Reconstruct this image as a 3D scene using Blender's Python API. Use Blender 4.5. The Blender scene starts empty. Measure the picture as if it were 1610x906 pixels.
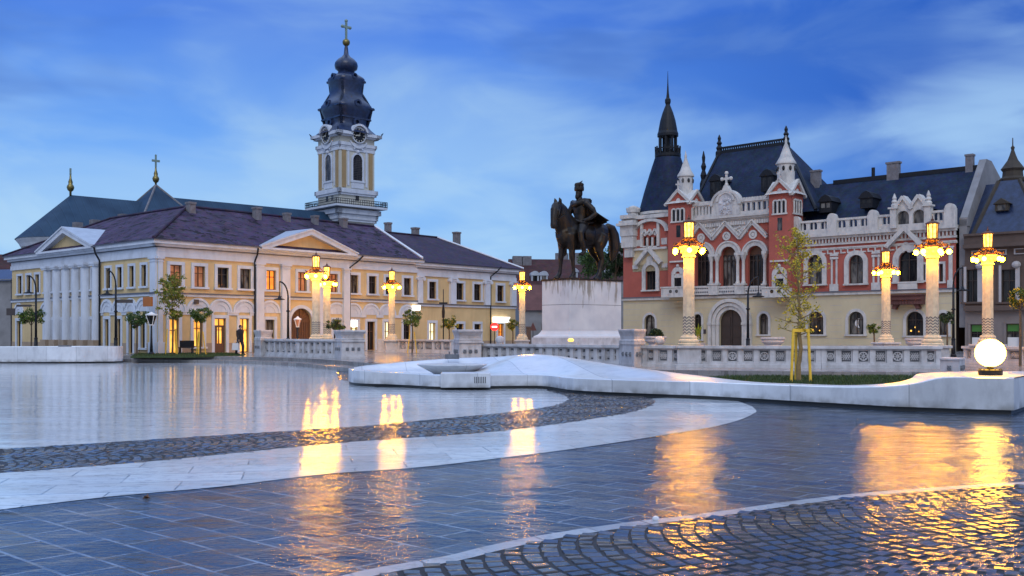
import bpy, bmesh, math, random
from mathutils import Vector, Matrix
random.seed(7)
R = math.radians
PI = math.pi
scene = bpy.context.scene
COL = scene.collection

# ------------------------------------------------------------------ camera
FPX, HX, HY, CZ = 1550.0, 805.0, 524.0, 1.6      # focal length and horizon in photo pixels, eye height
cd = bpy.data.cameras.new('camera')
cam = bpy.data.objects.new('camera', cd)
COL.objects.link(cam)
cam.location = (0, 0, CZ)
cam.rotation_euler = (R(90), 0, 0)
cd.sensor_width = 36.0
cd.lens = 36.0 * FPX / 1610.0
cd.shift_y = (HY - 453.0) / 1610.0
cd.clip_start = 0.1
cd.clip_end = 3000
scene.camera = cam

# ------------------------------------------------------------------ view, sun, sky
scene.view_settings.view_transform = 'Standard'
scene.view_settings.look = 'None'
scene.view_settings.exposure = 0.0
scene.view_settings.gamma = 1.0
scene.view_settings.use_curve_mapping = False
scene.cycles.use_denoising = True
scene.cycles.max_bounces = 6
scene.cycles.sample_clamp_indirect = 8.0

SUN_EL, SUN_AZ = 40.0, 178.0                       # soft glow of the cloudy dusk sky behind the viewer
sd = bpy.data.lights.new('sun', 'SUN')
sd.energy = 0.85
sd.angle = R(28)
sd.color = (1.0, 0.93, 0.84)
sun = bpy.data.objects.new('sun', sd)
COL.objects.link(sun)
sun.rotation_euler = (R(90 - SUN_EL), 0, R(180 - SUN_AZ))

world = bpy.data.worlds.new('World')
scene.world = world
world.use_nodes = True
wt = world.node_tree
for n in list(wt.nodes):
    wt.nodes.remove(n)


class NT:
    """small helper to write node trees"""
    def __init__(self, tree):
        self.t = tree

    def n(self, typ, **kw):
        nd = self.t.nodes.new(typ)
        for k, v in kw.items():
            if k.startswith('i_'):
                key = k[2:]
                nd.inputs[int(key) if key.isdigit() else key.replace('_', ' ')].default_value = v
            else:
                setattr(nd, k, v)
        return nd

    def l(self, a, b):
        self.t.links.new(a, b)

    def math(self, op, a, b=None, clamp=False):
        nd = self.t.nodes.new('ShaderNodeMath')
        nd.operation = op
        nd.use_clamp = clamp
        for i, x in enumerate((a, b)):
            if x is None:
                continue
            if isinstance(x, (int, float)):
                nd.inputs[i].default_value = x
            else:
                self.l(x, nd.inputs[i])
        return nd.outputs[0]

    def mix(self, fac, a, b, mode='MIX'):
        nd = self.t.nodes.new('ShaderNodeMix')
        nd.data_type = 'RGBA'
        nd.blend_type = mode
        for sock, x in ((nd.inputs[0], fac), (nd.inputs[6], a), (nd.inputs[7], b)):
            if isinstance(x, (int, float)):
                sock.default_value = x
            elif isinstance(x, (tuple, list)):
                sock.default_value = (*x[:3], 1.0)
            else:
                self.l(x, sock)
        return nd.outputs[2]

    def ramp(self, fac, stops, interp='LINEAR'):
        nd = self.t.nodes.new('ShaderNodeValToRGB')
        nd.color_ramp.interpolation = interp
        e = nd.color_ramp.elements
        while len(e) < len(stops):
            e.new(0.5)
        for el, (p, c) in zip(e, stops):
            el.position = p
            el.color = (*c, 1.0) if not isinstance(c, (int, float)) else (c, c, c, 1.0)
        self.l(fac, nd.inputs[0])
        return nd.outputs[0]


q = NT(wt)
tc = q.n('ShaderNodeTexCoord')
sep = q.n('ShaderNodeSeparateXYZ')
q.l(tc.outputs['Generated'], sep.inputs[0])
X, Y, Z = sep.outputs
sky = q.n('ShaderNodeTexSky', sky_type='NISHITA', sun_disc=False, sun_elevation=R(SUN_EL), sun_rotation=R(SUN_AZ))
# dusk gradient: pale cyan at the horizon, deep blue higher up
grad = q.ramp(Z, [(0.0, (0.36, 0.64, 0.97)), (0.06, (0.28, 0.56, 0.96)), (0.16, (0.17, 0.43, 0.97)),
                  (0.30, (0.075, 0.225, 0.80)), (0.6, (0.05, 0.17, 0.62)), (1.0, (0.04, 0.14, 0.5))])
# deeper blue towards the right of the view
rt = q.math('MULTIPLY', X, q.math('MULTIPLY', Z, 4.5, True), False)
rt = q.math('MULTIPLY', q.math('ADD', rt, 0.05), 2.4, True)
grad = q.mix(rt, grad, (0.018, 0.115, 0.56))
# lumpy, drawn-out cloud layer
def sky_noise(scl, rot, loc, scale, detail, dist):
    mp = q.n('ShaderNodeMapping')
    mp.inputs['Rotation'].default_value = (0, R(rot), 0)
    mp.inputs['Scale'].default_value = scl
    mp.inputs['Location'].default_value = loc
    q.l(tc.outputs['Generated'], mp.inputs[0])
    nn = q.n('ShaderNodeTexNoise', i_Scale=scale, i_Detail=detail, i_Roughness=0.52, i_Distortion=dist)
    q.l(mp.outputs[0], nn.inputs['Vector'])
    return nn


n1 = sky_noise((1.0, 1.0, 3.6), 10, (0.35, 0.2, 0.1), 2.6, 4.0, 0.5)
n2 = sky_noise((1.0, 1.0, 2.6), 14, (4.0, 1.0, 2.0), 6.0, 8.0, 0.5)


def patch(px, py, tight):
    """a brighter break in the cloud towards one direction"""
    v = Vector(((px - HX) / FPX, 1.0, (HY - py) / FPX)).normalized()
    d = q.n('ShaderNodeVectorMath', operation='DOT_PRODUCT')
    q.l(tc.outputs['Generated'], d.inputs[0])
    d.inputs[1].default_value = v
    return q.ramp(d.outputs['Value'], [(1 - tight, 0.0), (1.0, 1.0)], 'EASE')


bright = q.math('ADD', q.math('ADD', q.math('MULTIPLY', patch(690, 330, 0.022), 0.20), q.math('MULTIPLY', patch(470, 90, 0.010), 0.16)),
                q.math('ADD', q.math('MULTIPLY', patch(1580, 150, 0.006), 0.24), q.math('MULTIPLY', patch(120, 300, 0.030), 0.12)))
nb = q.math('ADD', n1.outputs[0], bright)
c1 = q.ramp(nb, [(0.44, 0.0), (0.78, 1.0)], 'EASE')
c2 = q.ramp(q.math('ADD', n2.outputs[0], q.math('MULTIPLY', bright, 0.5)), [(0.46, 0.0), (0.72, 1.0)], 'EASE')
cloudfac = q.math('ADD', q.math('MULTIPLY', c1, 0.62), q.math('MULTIPLY', c2, 0.42), True)
cloudfac = q.math('MULTIPLY', cloudfac, q.ramp(Z, [(0.16, 1.0), (0.32, 0.62)]))
cloudcol = q.ramp(Z, [(0.0, (0.52, 0.79, 1.0)), (0.12, (0.40, 0.65, 0.95)), (0.30, (0.29, 0.49, 0.84))])
front = q.mix(cloudfac, grad, cloudcol)
dark = q.ramp(q.math('SUBTRACT', nb, q.math('MULTIPLY', q.math('SUBTRACT', n2.outputs[0], 0.5), 0.35)), [(0.34, 1.0), (0.52, 0.0)], 'EASE')
front = q.mix(q.math('MULTIPLY', dark, 0.62), front, (0.055, 0.17, 0.60))
# a paler, whiter overcast behind the viewer, added to light the facades
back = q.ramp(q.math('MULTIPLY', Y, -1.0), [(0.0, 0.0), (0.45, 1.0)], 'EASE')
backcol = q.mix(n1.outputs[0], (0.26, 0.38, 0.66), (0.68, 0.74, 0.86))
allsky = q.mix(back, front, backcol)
# bright overhead cloud, unseen above the frame, added to light upward faces
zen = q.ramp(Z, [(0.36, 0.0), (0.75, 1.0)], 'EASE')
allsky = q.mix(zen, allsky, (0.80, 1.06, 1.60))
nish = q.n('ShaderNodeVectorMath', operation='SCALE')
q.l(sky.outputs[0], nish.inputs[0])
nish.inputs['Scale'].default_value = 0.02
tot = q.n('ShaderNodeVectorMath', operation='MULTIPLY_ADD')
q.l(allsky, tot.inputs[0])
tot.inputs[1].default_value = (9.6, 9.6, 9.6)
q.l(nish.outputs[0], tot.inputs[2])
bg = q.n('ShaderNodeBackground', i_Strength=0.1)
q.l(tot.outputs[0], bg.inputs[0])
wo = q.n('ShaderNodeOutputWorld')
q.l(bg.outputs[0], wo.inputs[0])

# ------------------------------------------------------------------ materials
MATS = {}


def new_mat(name):
    m = bpy.data.materials.new(name)
    m.use_nodes = True
    MATS[name] = m
    nt = NT(m.node_tree)
    b = m.node_tree.nodes['Principled BSDF']
    return m, nt, b


def mat(name, c, rough=0.8, var=0.18, scale=1.5, bump=0.0, bscale=25.0, metal=0.0, stain=None, stain_amt=0.0, streak=1.0, spec=0.5):
    """surface with two scales of mottling, optional stains running down and a fine bump"""
    m, nt, b = new_mat(name)
    tcn = nt.n('ShaderNodeTexCoord')
    nz = nt.n('ShaderNodeTexNoise', i_Scale=scale, i_Detail=6.0, i_Roughness=0.6)
    nt.l(tcn.outputs['Object'], nz.inputs['Vector'])
    lo = tuple(x * (1 - var) for x in c)
    hi = tuple(min(1, x * (1 + var)) for x in c)
    col = nt.ramp(nz.outputs[0], [(0.3, lo), (0.7, hi)])
    if stain:
        mpn = nt.n('ShaderNodeMapping')
        mpn.inputs['Scale'].default_value = (1.0, 1.0, 1.0 / streak)
        nt.l(tcn.outputs['Object'], mpn.inputs[0])
        nz2 = nt.n('ShaderNodeTexNoise', i_Scale=scale * 1.7, i_Detail=5.0, i_Roughness=0.65)
        nt.l(mpn.outputs[0], nz2.inputs['Vector'])
        f = nt.ramp(nz2.outputs[0], [(0.48, 0.0), (0.7, stain_amt)])
        col = nt.mix(f, col, stain)
    nt.l(col, b.inputs['Base Color'])
    b.inputs['Roughness'].default_value = rough
    b.inputs['Metallic'].default_value = metal
    b.inputs['Specular IOR Level'].default_value = spec
    if bump:
        nb = nt.n('ShaderNodeTexNoise', i_Scale=bscale, i_Detail=4.0)
        nt.l(tcn.outputs['Object'], nb.inputs['Vector'])
        bp = nt.n('ShaderNodeBump', i_Strength=bump, i_Distance=0.02)
        nt.l(nb.outputs[0], bp.inputs['Height'])
        nt.l(bp.outputs[0], b.inputs['Normal'])
    return m


def emit(name, c, strength, noise=0.0, scale=3.0, dark=(0.05, 0.02, 0.01)):
    m, nt, b = new_mat(name)
    b.inputs['Base Color'].default_value = (*[min(1, x) for x in c], 1)
    b.inputs['Roughness'].default_value = 0.4
    b.inputs['Emission Strength'].default_value = strength
    b.inputs['Emission Color'].default_value = (*c, 1)
    if noise:
        tcn = nt.n('ShaderNodeTexCoord')
        nz = nt.n('ShaderNodeTexNoise', i_Scale=scale, i_Detail=3.0)
        nt.l(tcn.outputs['Object'], nz.inputs['Vector'])
        f = nt.ramp(nz.outputs[0], [(0.36, dark), (0.6, c)])
        nt.l(nt.mix(noise, c, f), b.inputs['Emission Color'])
    return m


mat('cream', (0.58, 0.44, 0.23), 0.9, 0.13, 0.6, 0.15, 30, stain=(0.40, 0.29, 0.15), stain_amt=0.5, streak=5)
mat('trim', (0.54, 0.585, 0.66), 0.8, 0.08, 1.0, 0.1, 30, stain=(0.36, 0.38, 0.42), stain_amt=0.45, streak=3)
mat('plinth_brown', (0.33, 0.25, 0.18), 0.9, 0.15, 2.0, 0.2)
mat('dark_band', (0.10, 0.11, 0.14), 0.6, 0.1)
mat('palace_red', (0.37, 0.094, 0.068), 0.85, 0.14, 0.8, 0.2, 40, stain=(0.30, 0.08, 0.065), stain_amt=0.5, streak=3)
mat('palace_cream', (0.54, 0.47, 0.31), 0.9, 0.08, 0.6, 0.12, 30, stain=(0.44, 0.37, 0.25), stain_amt=0.4, streak=4)
mat('palace_white', (0.54, 0.525, 0.50), 0.8, 0.09, 1.6, 0.15, 30, stain=(0.22, 0.225, 0.245), stain_amt=0.6, streak=2)
mat('tower_white', (0.50, 0.49, 0.42), 0.85, 0.08, 0.6, 0.1, stain=(0.38, 0.40, 0.42), stain_amt=0.5, streak=4)
mat('tower_ochre', (0.33, 0.23, 0.115), 0.9, 0.1, 1.0)
mat('sash_dark', (0.035, 0.025, 0.022), 0.5, 0.1)
mat('sash_brown', (0.10, 0.045, 0.025), 0.5, 0.15)
mat('iron', (0.010, 0.012, 0.017), 0.5, 0.2, 8, spec=0.25)
mat('rust_iron', (0.12, 0.05, 0.03), 0.6, 0.3, 12, metal=0.4)
mat('bronze', (0.026, 0.023, 0.022), 0.42, 0.4, 1.5, 0.35, 9, metal=0.7, stain=(0.085, 0.058, 0.026), stain_amt=0.7, streak=3)
mat('gold', (0.20, 0.16, 0.06), 0.35, 0.15, 4, metal=0.9)
mat('copper_patina', (0.20, 0.28, 0.25), 0.6, 0.2, 4, metal=0.3)
mat('lamp_stone', (0.62, 0.53, 0.37), 0.8, 0.16, 5, 0.35, 45, stain=(0.40, 0.35, 0.29), stain_amt=0.4, streak=2)
mat('lamp_groove', (0.13, 0.12, 0.13), 0.85, 0.2)
mat('rail_stone', (0.50, 0.50, 0.52), 0.8, 0.22, 1.6, 0.3, 30, stain=(0.22, 0.205, 0.20), stain_amt=0.55, streak=2.5)
mat('rail_panel', (0.17, 0.185, 0.21), 0.85, 0.25, 3, 0.3, 30, stain=(0.15, 0.14, 0.14), stain_amt=0.7, streak=2)
mat('rail_dark', (0.12, 0.125, 0.14), 0.85, 0.3, 4)
mat('fountain_marble', (0.74, 0.77, 0.79), 0.22, 0.06, 1.2, 0.06, 6, stain=(0.52, 0.56, 0.60), stain_amt=0.55, streak=1)
mat('fountain_side', (0.60, 0.63, 0.67), 0.45, 0.10, 1.4, 0.12, 14, stain=(0.36, 0.38, 0.42), stain_amt=0.6, streak=3)
for nm, axis in (('fountain_marble', 0.9), ('fountain_side', 1.0)):
    m = MATS[nm]; nt = NT(m.node_tree); b = m.node_tree.nodes['Principled BSDF']
    src = b.inputs['Base Color'].links[0].from_socket
    tcn = nt.n('ShaderNodeTexCoord'); sp = nt.n('ShaderNodeSeparateXYZ'); nt.l(tcn.outputs['Object'], sp.inputs[0])
    u = nt.math('ADD', sp.outputs[0], nt.math('MULTIPLY', sp.outputs[1], 0.18))
    fr_ = nt.math('FRACT', nt.math('DIVIDE', u, 1.55))
    jn = nt.ramp(fr_, [(0.0, 1.0), (0.010, 1.0), (0.014, 0.0)])
    cell = nt.n('ShaderNodeTexWhiteNoise', noise_dimensions='1D'); nt.l(nt.math('FLOOR', nt.math('DIVIDE', u, 1.55)), cell.inputs['W'])
    tone = nt.ramp(cell.outputs['Value'], [(0.0, 0.86), (1.0, 1.06)])
    low = nt.ramp(sp.outputs[2], [(0.08, 0.72), (0.20, 1.0)])
    src = nt.mix(1.0, src, tone, 'MULTIPLY')
    src = nt.mix(nt.math('MULTIPLY', jn, 0.55), src, (0.16, 0.18, 0.21))
    if nm == 'fountain_side':
        nz = nt.n('ShaderNodeTexNoise', i_Scale=3.0, i_Detail=5.0); nt.l(tcn.outputs['Object'], nz.inputs['Vector'])
        dirt = nt.math('MULTIPLY', nt.ramp(sp.outputs[2], [(0.09, 1.0), (0.26, 0.0)]), nt.ramp(nz.outputs[0], [(0.38, 0.0), (0.62, 0.8)]))
        src = nt.mix(dirt, src, (0.20, 0.20, 0.19))
    nt.l(src, b.inputs['Base Color'])
mat('water_dark', (0.16, 0.18, 0.20), 0.08, 0.1)
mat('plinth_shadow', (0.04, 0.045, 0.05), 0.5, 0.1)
mat('bark', (0.10, 0.075, 0.05), 0.9, 0.3, 12, 0.5, 40)
mat('pale_bark', (0.24, 0.17, 0.075), 0.8, 0.25, 14, 0.4, 40)
mat('stake_wood', (0.78, 0.50, 0.05), 0.75, 0.15, 8)
mat('skin', (0.40, 0.25, 0.18), 0.6, 0.05)
mat('cloth_black', (0.014, 0.015, 0.022), 0.9, 0.2, 6, 0.3)
mat('cloth_navy', (0.018, 0.022, 0.04), 0.9, 0.2, 6, 0.3)
mat('bag_white', (0.6, 0.62, 0.66), 0.7, 0.1)
mat('brown_wall', (0.105, 0.075, 0.062), 0.85, 0.18, 1.2, 0.2, stain=(0.08, 0.06, 0.05), stain_amt=0.6, streak=3)
mat('roof_brown', (0.045, 0.036, 0.026), 0.8, 0.2, 2)
mat('brown_light', (0.42, 0.40, 0.40), 0.85, 0.12, 1.5)
mat('shop_grey', (0.20, 0.175, 0.165), 0.8, 0.12, 1.5)
mat('house_grey', (0.22, 0.22, 0.23), 0.9, 0.2, 0.8)
mat('house_red', (0.12, 0.05, 0.045), 0.9, 0.25, 0.8)
mat('sign_red', (0.55, 0.02, 0.02), 0.4, 0.05)
mat('sign_white', (0.75, 0.75, 0.75), 0.5, 0.03)
mat('sign_orange', (0.42, 0.13, 0.02), 0.6, 0.1)
mat('sign_dark', (0.05, 0.04, 0.04), 0.6, 0.1)
mat('leaf_litter', (0.12, 0.06, 0.03), 0.8, 0.3, 20)
mat('pebble', (0.6, 0.62, 0.66), 0.7, 0.1, 10)
mat('chimney_brick', (0.17, 0.165, 0.18), 0.9, 0.25, 3, 0.3, stain=(0.1, 0.09, 0.09), stain_amt=0.6)
mat('zinc', (0.40, 0.44, 0.50), 0.45, 0.15, 1.5, metal=0.3)
mat('slate_dark', (0.014, 0.026, 0.070), 0.34, 0.5, 2.5, 0.5, 5, spec=0.5)
mat('pedestal', (0.60, 0.60, 0.62), 0.75, 0.08, 0.7, 0.12, 20)

m, nt, b = new_mat('glass_dark')                       # window glass: dim rooms, here and there a pale curtain
tcn = nt.n('ShaderNodeTexCoord')
oi = nt.n('ShaderNodeObjectInfo')
mpn = nt.n('ShaderNodeMapping'); mpn.inputs['Scale'].default_value = (2.2, 2.2, 0.6); nt.l(tcn.outputs['Object'], mpn.inputs[0])
nz = nt.n('ShaderNodeTexNoise', i_Scale=1.6, i_Detail=3.0); nt.l(mpn.outputs[0], nz.inputs['Vector'])
dim = nt.ramp(nz.outputs[0], [(0.42, (0.006, 0.007, 0.010)), (0.66, (0.035, 0.033, 0.032))])
cur = nt.ramp(nz.outputs[0], [(0.40, (0.03, 0.03, 0.034)), (0.60, (0.20, 0.19, 0.175))])
nt.l(nt.mix(nt.ramp(oi.outputs['Random'], [(0.55, 0.0), (0.62, 0.85)]), dim, cur), b.inputs['Base Color'])
b.inputs['Roughness'].default_value = 0.10
b.inputs['Specular IOR Level'].default_value = 0.3

emit('lit_yellow', (1.0, 0.56, 0.10), 1.35, 0.9, 1.6, (0.50, 0.17, 0.015))
emit('lit_orange', (1.0, 0.30, 0.035), 0.95, 0.7, 2.5, (0.25, 0.05, 0.01))
emit('lit_pale', (1.0, 0.90, 0.55), 1.5, 0.5, 2.0, (0.6, 0.5, 0.2))
emit('lit_dim', (0.42, 0.17, 0.08), 0.5, 0.9, 2.2, (0.02, 0.015, 0.015))
emit('lit_sign', (1.0, 0.97, 0.9), 2.2)
emit('lit_red', (1.0, 0.03, 0.03), 1.2)
emit('lit_green', (0.04, 0.15, 0.025), 0.12, 0.5, 3.0, (0.02, 0.2, 0.02))
emit('globe_glow', (1.0, 0.41, 0.004), 300.0)
emit('lantern_glow', (1.0, 0.58, 0.10), 4.5, 0.8, 7.0, (0.42, 0.13, 0.005))
emit('ball_glow', (1.0, 0.50, 0.05), 26.0)
emit('flood_glow', (1.0, 0.62, 0.12), 1.6)

# tiled roofs: courses across the slope, patchy colour
def tiles(name, c, c2, course=0.33, patch=None, rough=0.55):
    m, nt, b = new_mat(name)
    tcn = nt.n('ShaderNodeTexCoord')
    sp = nt.n('ShaderNodeSeparateXYZ')
    nt.l(tcn.outputs['Object'], sp.inputs[0])
    saw = nt.math('FRACT', nt.math('DIVIDE', sp.outputs[2], course * 0.55))
    nz = nt.n('ShaderNodeTexNoise', i_Scale=0.8, i_Detail=7.0, i_Roughness=0.65)
    nt.l(tcn.outputs['Object'], nz.inputs['Vector'])
    vor = nt.n('ShaderNodeTexVoronoi', i_Scale=4.5)
    nt.l(tcn.outputs['Object'], vor.inputs['Vector'])
    col = nt.ramp(nz.outputs[0], [(0.32, c), (0.68, c2)])
    col = nt.mix(0.35, col, vor.outputs['Color'], 'MULTIPLY')
    if patch:
        nz3 = nt.n('ShaderNodeTexNoise', i_Scale=1.1, i_Detail=6.0, i_Roughness=0.75)
        mp3 = nt.n('ShaderNodeMapping')
        mp3.inputs['Scale'].default_value = (1, 1, 2.6)
        mp3.inputs['Location'].default_value = (4, 2, 9)
        nt.l(tcn.outputs['Object'], mp3.inputs[0])
        nt.l(mp3.outputs[0], nz3.inputs['Vector'])
        pf = nt.ramp(nz3.outputs[0], [(0.54, 0.0), (0.565, 0.95)])
        col = nt.mix(pf, col, patch)
    edge = nt.ramp(saw, [(0.0, 0.55), (0.18, 1.0), (1.0, 1.0)])
    col = nt.mix(0.8, col, edge, 'MULTIPLY')
    nt.l(col, b.inputs['Base Color'])
    b.inputs['Roughness'].default_value = rough
    b.inputs['Specular IOR Level'].default_value = 0.16
    bp = nt.n('ShaderNodeBump', i_Strength=0.6, i_Distance=0.05)
    nt.l(nt.math('ADD', saw, nt.math('MULTIPLY', nz.outputs[0], 0.8)), bp.inputs['Height'])
    nt.l(bp.outputs[0], b.inputs['Normal'])


tiles('roof_purple', (0.038, 0.026, 0.052), (0.10, 0.066, 0.128), 0.33, patch=(0.009, 0.007, 0.010), rough=0.7)
tiles('roof_plain', (0.040, 0.030, 0.056), (0.066, 0.050, 0.088), 0.33, rough=0.7)
tiles('roof_slate', (0.009, 0.018, 0.045), (0.024, 0.042, 0.092), 0.35, rough=0.6)
tiles('roof_red', (0.055, 0.024, 0.026), (0.095, 0.045, 0.045), 0.4, rough=0.8)

# standing-seam metal roof
m, nt, b = new_mat('roof_metal')
tcn = nt.n('ShaderNodeTexCoord')
sp = nt.n('ShaderNodeSeparateXYZ'); nt.l(tcn.outputs['Object'], sp.inputs[0])
along = nt.math('ADD', nt.math('MULTIPLY', sp.outputs[0], 0.743), nt.math('MULTIPLY', sp.outputs[1], 0.669))
seam = nt.math('FRACT', nt.math('MULTIPLY', along, 1.5))
nz = nt.n('ShaderNodeTexNoise', i_Scale=0.5, i_Detail=5.0); nt.l(tcn.outputs['Object'], nz.inputs['Vector'])
col = nt.ramp(nz.outputs[0], [(0.3, (0.011, 0.032, 0.066)), (0.7, (0.026, 0.062, 0.112))])
col = nt.mix(1.0, col, nt.ramp(seam, [(0.0, 0.45), (0.10, 1.15), (0.2, 0.95), (1.0, 0.95)]), 'MULTIPLY')
nt.l(col, b.inputs['Base Color']); b.inputs['Roughness'].default_value = 0.55; b.inputs['Metallic'].default_value = 0.0; b.inputs['Specular IOR Level'].default_value = 0.15

# leaves
def leaf(name, a, bb, trans=0.25):
    m, nt, b = new_mat(name)
    g = nt.n('ShaderNodeNewGeometry')
    nt.l(nt.ramp(g.outputs['Random Per Island'], [(0.0, a), (1.0, bb)]), b.inputs['Base Color'])
    b.inputs['Roughness'].default_value = 0.55
    tr = nt.n('ShaderNodeBsdfTranslucent')
    nt.l(nt.ramp(g.outputs['Random Per Island'], [(0.0, a), (1.0, bb)]), tr.inputs['Color'])
    mx = nt.n('ShaderNodeMixShader', i_0=trans)
    nt.l(b.outputs[0], mx.inputs[1]); nt.l(tr.outputs[0], mx.inputs[2])
    nt.l(mx.outputs[0], m.node_tree.nodes['Material Output'].inputs[0])


leaf('leaf_green', (0.025, 0.055, 0.012), (0.085, 0.15, 0.025))
leaf('leaf_dark', (0.012, 0.028, 0.012), (0.04, 0.075, 0.025))
leaf('leaf_yellow_lit', (0.42, 0.34, 0.015), (0.85, 0.62, 0.04))  # yellow leaves, with lamplit brightness put into the colour
leaf('leaf_olive', (0.10, 0.13, 0.02), (0.34, 0.30, 0.04))
leaf('leaf_lime', (0.10, 0.17, 0.015), (0.30, 0.36, 0.03))
leaf('grass_blade', (0.02, 0.045, 0.01), (0.06, 0.10, 0.02), 0.1)
mat('soil_grass', (0.03, 0.055, 0.015), 0.9, 0.35, 6, 0.4)

# wet paving -----------------------------------------------------------------
def paving(name, ca, cb, joint, ang, bw, bh, rough=(0.10, 0.30), bump=0.25, grain=60.0, ripple=0.0, jw=0.012, joint_bump=0.5, offset=0.5, tilt=0.0, rip=(0.9, 3.0)):
    m, nt, b = new_mat(name)
    tcn = nt.n('ShaderNodeTexCoord')
    mpn = nt.n('ShaderNodeMapping')
    mpn.inputs['Rotation'].default_value = (0, 0, R(ang))
    nt.l(tcn.outputs['Object'], mpn.inputs[0])
    br = nt.n('ShaderNodeTexBrick', offset=offset, squash=1.0)
    br.inputs['Color1'].default_value = (0, 0, 0, 1)
    br.inputs['Color2'].default_value = (1, 1, 1, 1)
    br.inputs['Mortar'].default_value = (0.5, 0.5, 0.5, 1)
    br.inputs['Scale'].default_value = 1.0
    br.inputs['Mortar Size'].default_value = jw
    br.inputs['Mortar Smooth'].default_value = 0.3
    br.inputs['Bias'].default_value = 0.0
    br.inputs['Brick Width'].default_value = bw
    br.inputs['Row Height'].default_value = bh
    wz = nt.n('ShaderNodeTexNoise', i_Scale=0.9, i_Detail=2.0)
    nt.l(tcn.outputs['Object'], wz.inputs['Vector'])
    wv = nt.n('ShaderNodeVectorMath', operation='MULTIPLY_ADD')
    nt.l(wz.outputs['Color'], wv.inputs[0]); wv.inputs[1].default_value = (0.05, 0.05, 0); nt.l(mpn.outputs[0], wv.inputs[2])
    nt.l(wv.outputs[0], br.inputs['Vector'])
    nz = nt.n('ShaderNodeTexNoise', i_Scale=1.3, i_Detail=7.0, i_Roughness=0.65)
    nt.l(tcn.outputs['Object'], nz.inputs['Vector'])
    t = nt.math('ADD', nt.math('MULTIPLY', br.outputs['Color'], 0.55), nt.math('MULTIPLY', nz.outputs[0], 0.45))
    col = nt.ramp(t, [(0.15, ca), (0.85, cb)])
    jz = nt.n('ShaderNodeTexNoise', i_Scale=2.3, i_Detail=4.0)
    nt.l(tcn.outputs['Object'], jz.inputs['Vector'])
    jf = nt.math('MULTIPLY', br.outputs['Fac'], nt.ramp(jz.outputs[0], [(0.38, 0.28), (0.58, 1.0)]))
    col = nt.mix(jf, col, joint)
    spot = nt.n('ShaderNodeTexNoise', i_Scale=5.5, i_Detail=6.0, i_Roughness=0.7)
    nt.l(tcn.outputs['Object'], spot.inputs['Vector'])
    col = nt.mix(nt.ramp(spot.outputs[0], [(0.30, 0.55), (0.50, 0.0)]), col, tuple(x * 0.35 for x in ca))
    nt.l(col, b.inputs['Base Color'])
    # puddles: patches of thin water
    pz = nt.n('ShaderNodeTexNoise', i_Scale=0.42, i_Detail=5.0, i_Roughness=0.6)
    nt.l(tcn.outputs['Object'], pz.inputs['Vector'])
    wet = nt.ramp(pz.outputs[0], [(0.38, rough[1]), (0.62, rough[0])])
    nt.l(wet, b.inputs['Roughness'])
    b.inputs['Specular IOR Level'].default_value = 0.6
    gz = nt.n('ShaderNodeTexNoise', i_Scale=grain, i_Detail=6.0, i_Roughness=0.65)
    nt.l(tcn.outputs['Object'], gz.inputs['Vector'])
    h = nt.math('MULTIPLY', gz.outputs[0], nt.ramp(pz.outputs[0], [(0.40, 1.0), (0.62, 0.35)]))
    h = nt.math('SUBTRACT', h, nt.math('MULTIPLY', br.outputs['Fac'], joint_bump))
    h = nt.math('ADD', h, nt.math('MULTIPLY', br.outputs['Color'], 0.12))
    wn = nt.n('ShaderNodeTexWhiteNoise', noise_dimensions='1D')
    nt.l(nt.math('MULTIPLY', br.outputs['Color'], 97.0), wn.inputs['W'])
    tl = nt.n('ShaderNodeVectorMath', operation='SUBTRACT'); nt.l(wn.outputs['Color'], tl.inputs[0]); tl.inputs[1].default_value = (0.5, 0.5, 0.5)
    ts_ = nt.n('ShaderNodeVectorMath', operation='MULTIPLY'); nt.l(tl.outputs[0], ts_.inputs[0]); ts_.inputs[1].default_value = (tilt, tilt, 0)
    ge = nt.n('ShaderNodeNewGeometry')
    ta = nt.n('ShaderNodeVectorMath', operation='ADD'); nt.l(ge.outputs['Normal'], ta.inputs[0]); nt.l(ts_.outputs[0], ta.inputs[1])
    tn = nt.n('ShaderNodeVectorMath', operation='NORMALIZE'); nt.l(ta.outputs[0], tn.inputs[0])
    b1 = nt.n('ShaderNodeBump', i_Strength=bump, i_Distance=0.012)
    nt.l(tn.outputs[0], b1.inputs['Normal'])
    nt.l(h, b1.inputs['Height'])
    last = b1
    if ripple:
        mp2 = nt.n('ShaderNodeMapping')
        mp2.inputs['Scale'].default_value = (rip[0], rip[1], 1)
        mp2.inputs['Rotation'].default_value = (0, 0, R(-4))
        nt.l(tcn.outputs['Object'], mp2.inputs[0])
        rz = nt.n('ShaderNodeTexNoise', i_Scale=1.0, i_Detail=5.0, i_Roughness=0.62)
        nt.l(mp2.outputs[0], rz.inputs['Vector'])
        b2 = nt.n('ShaderNodeBump', i_Strength=ripple, i_Distance=0.05)
        nt.l(rz.outputs[0], b2.inputs['Height'])
        nt.l(b1.outputs[0], b2.inputs['Normal'])
        last = b2
    nt.l(last.outputs[0], b.inputs['Normal'])


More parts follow.
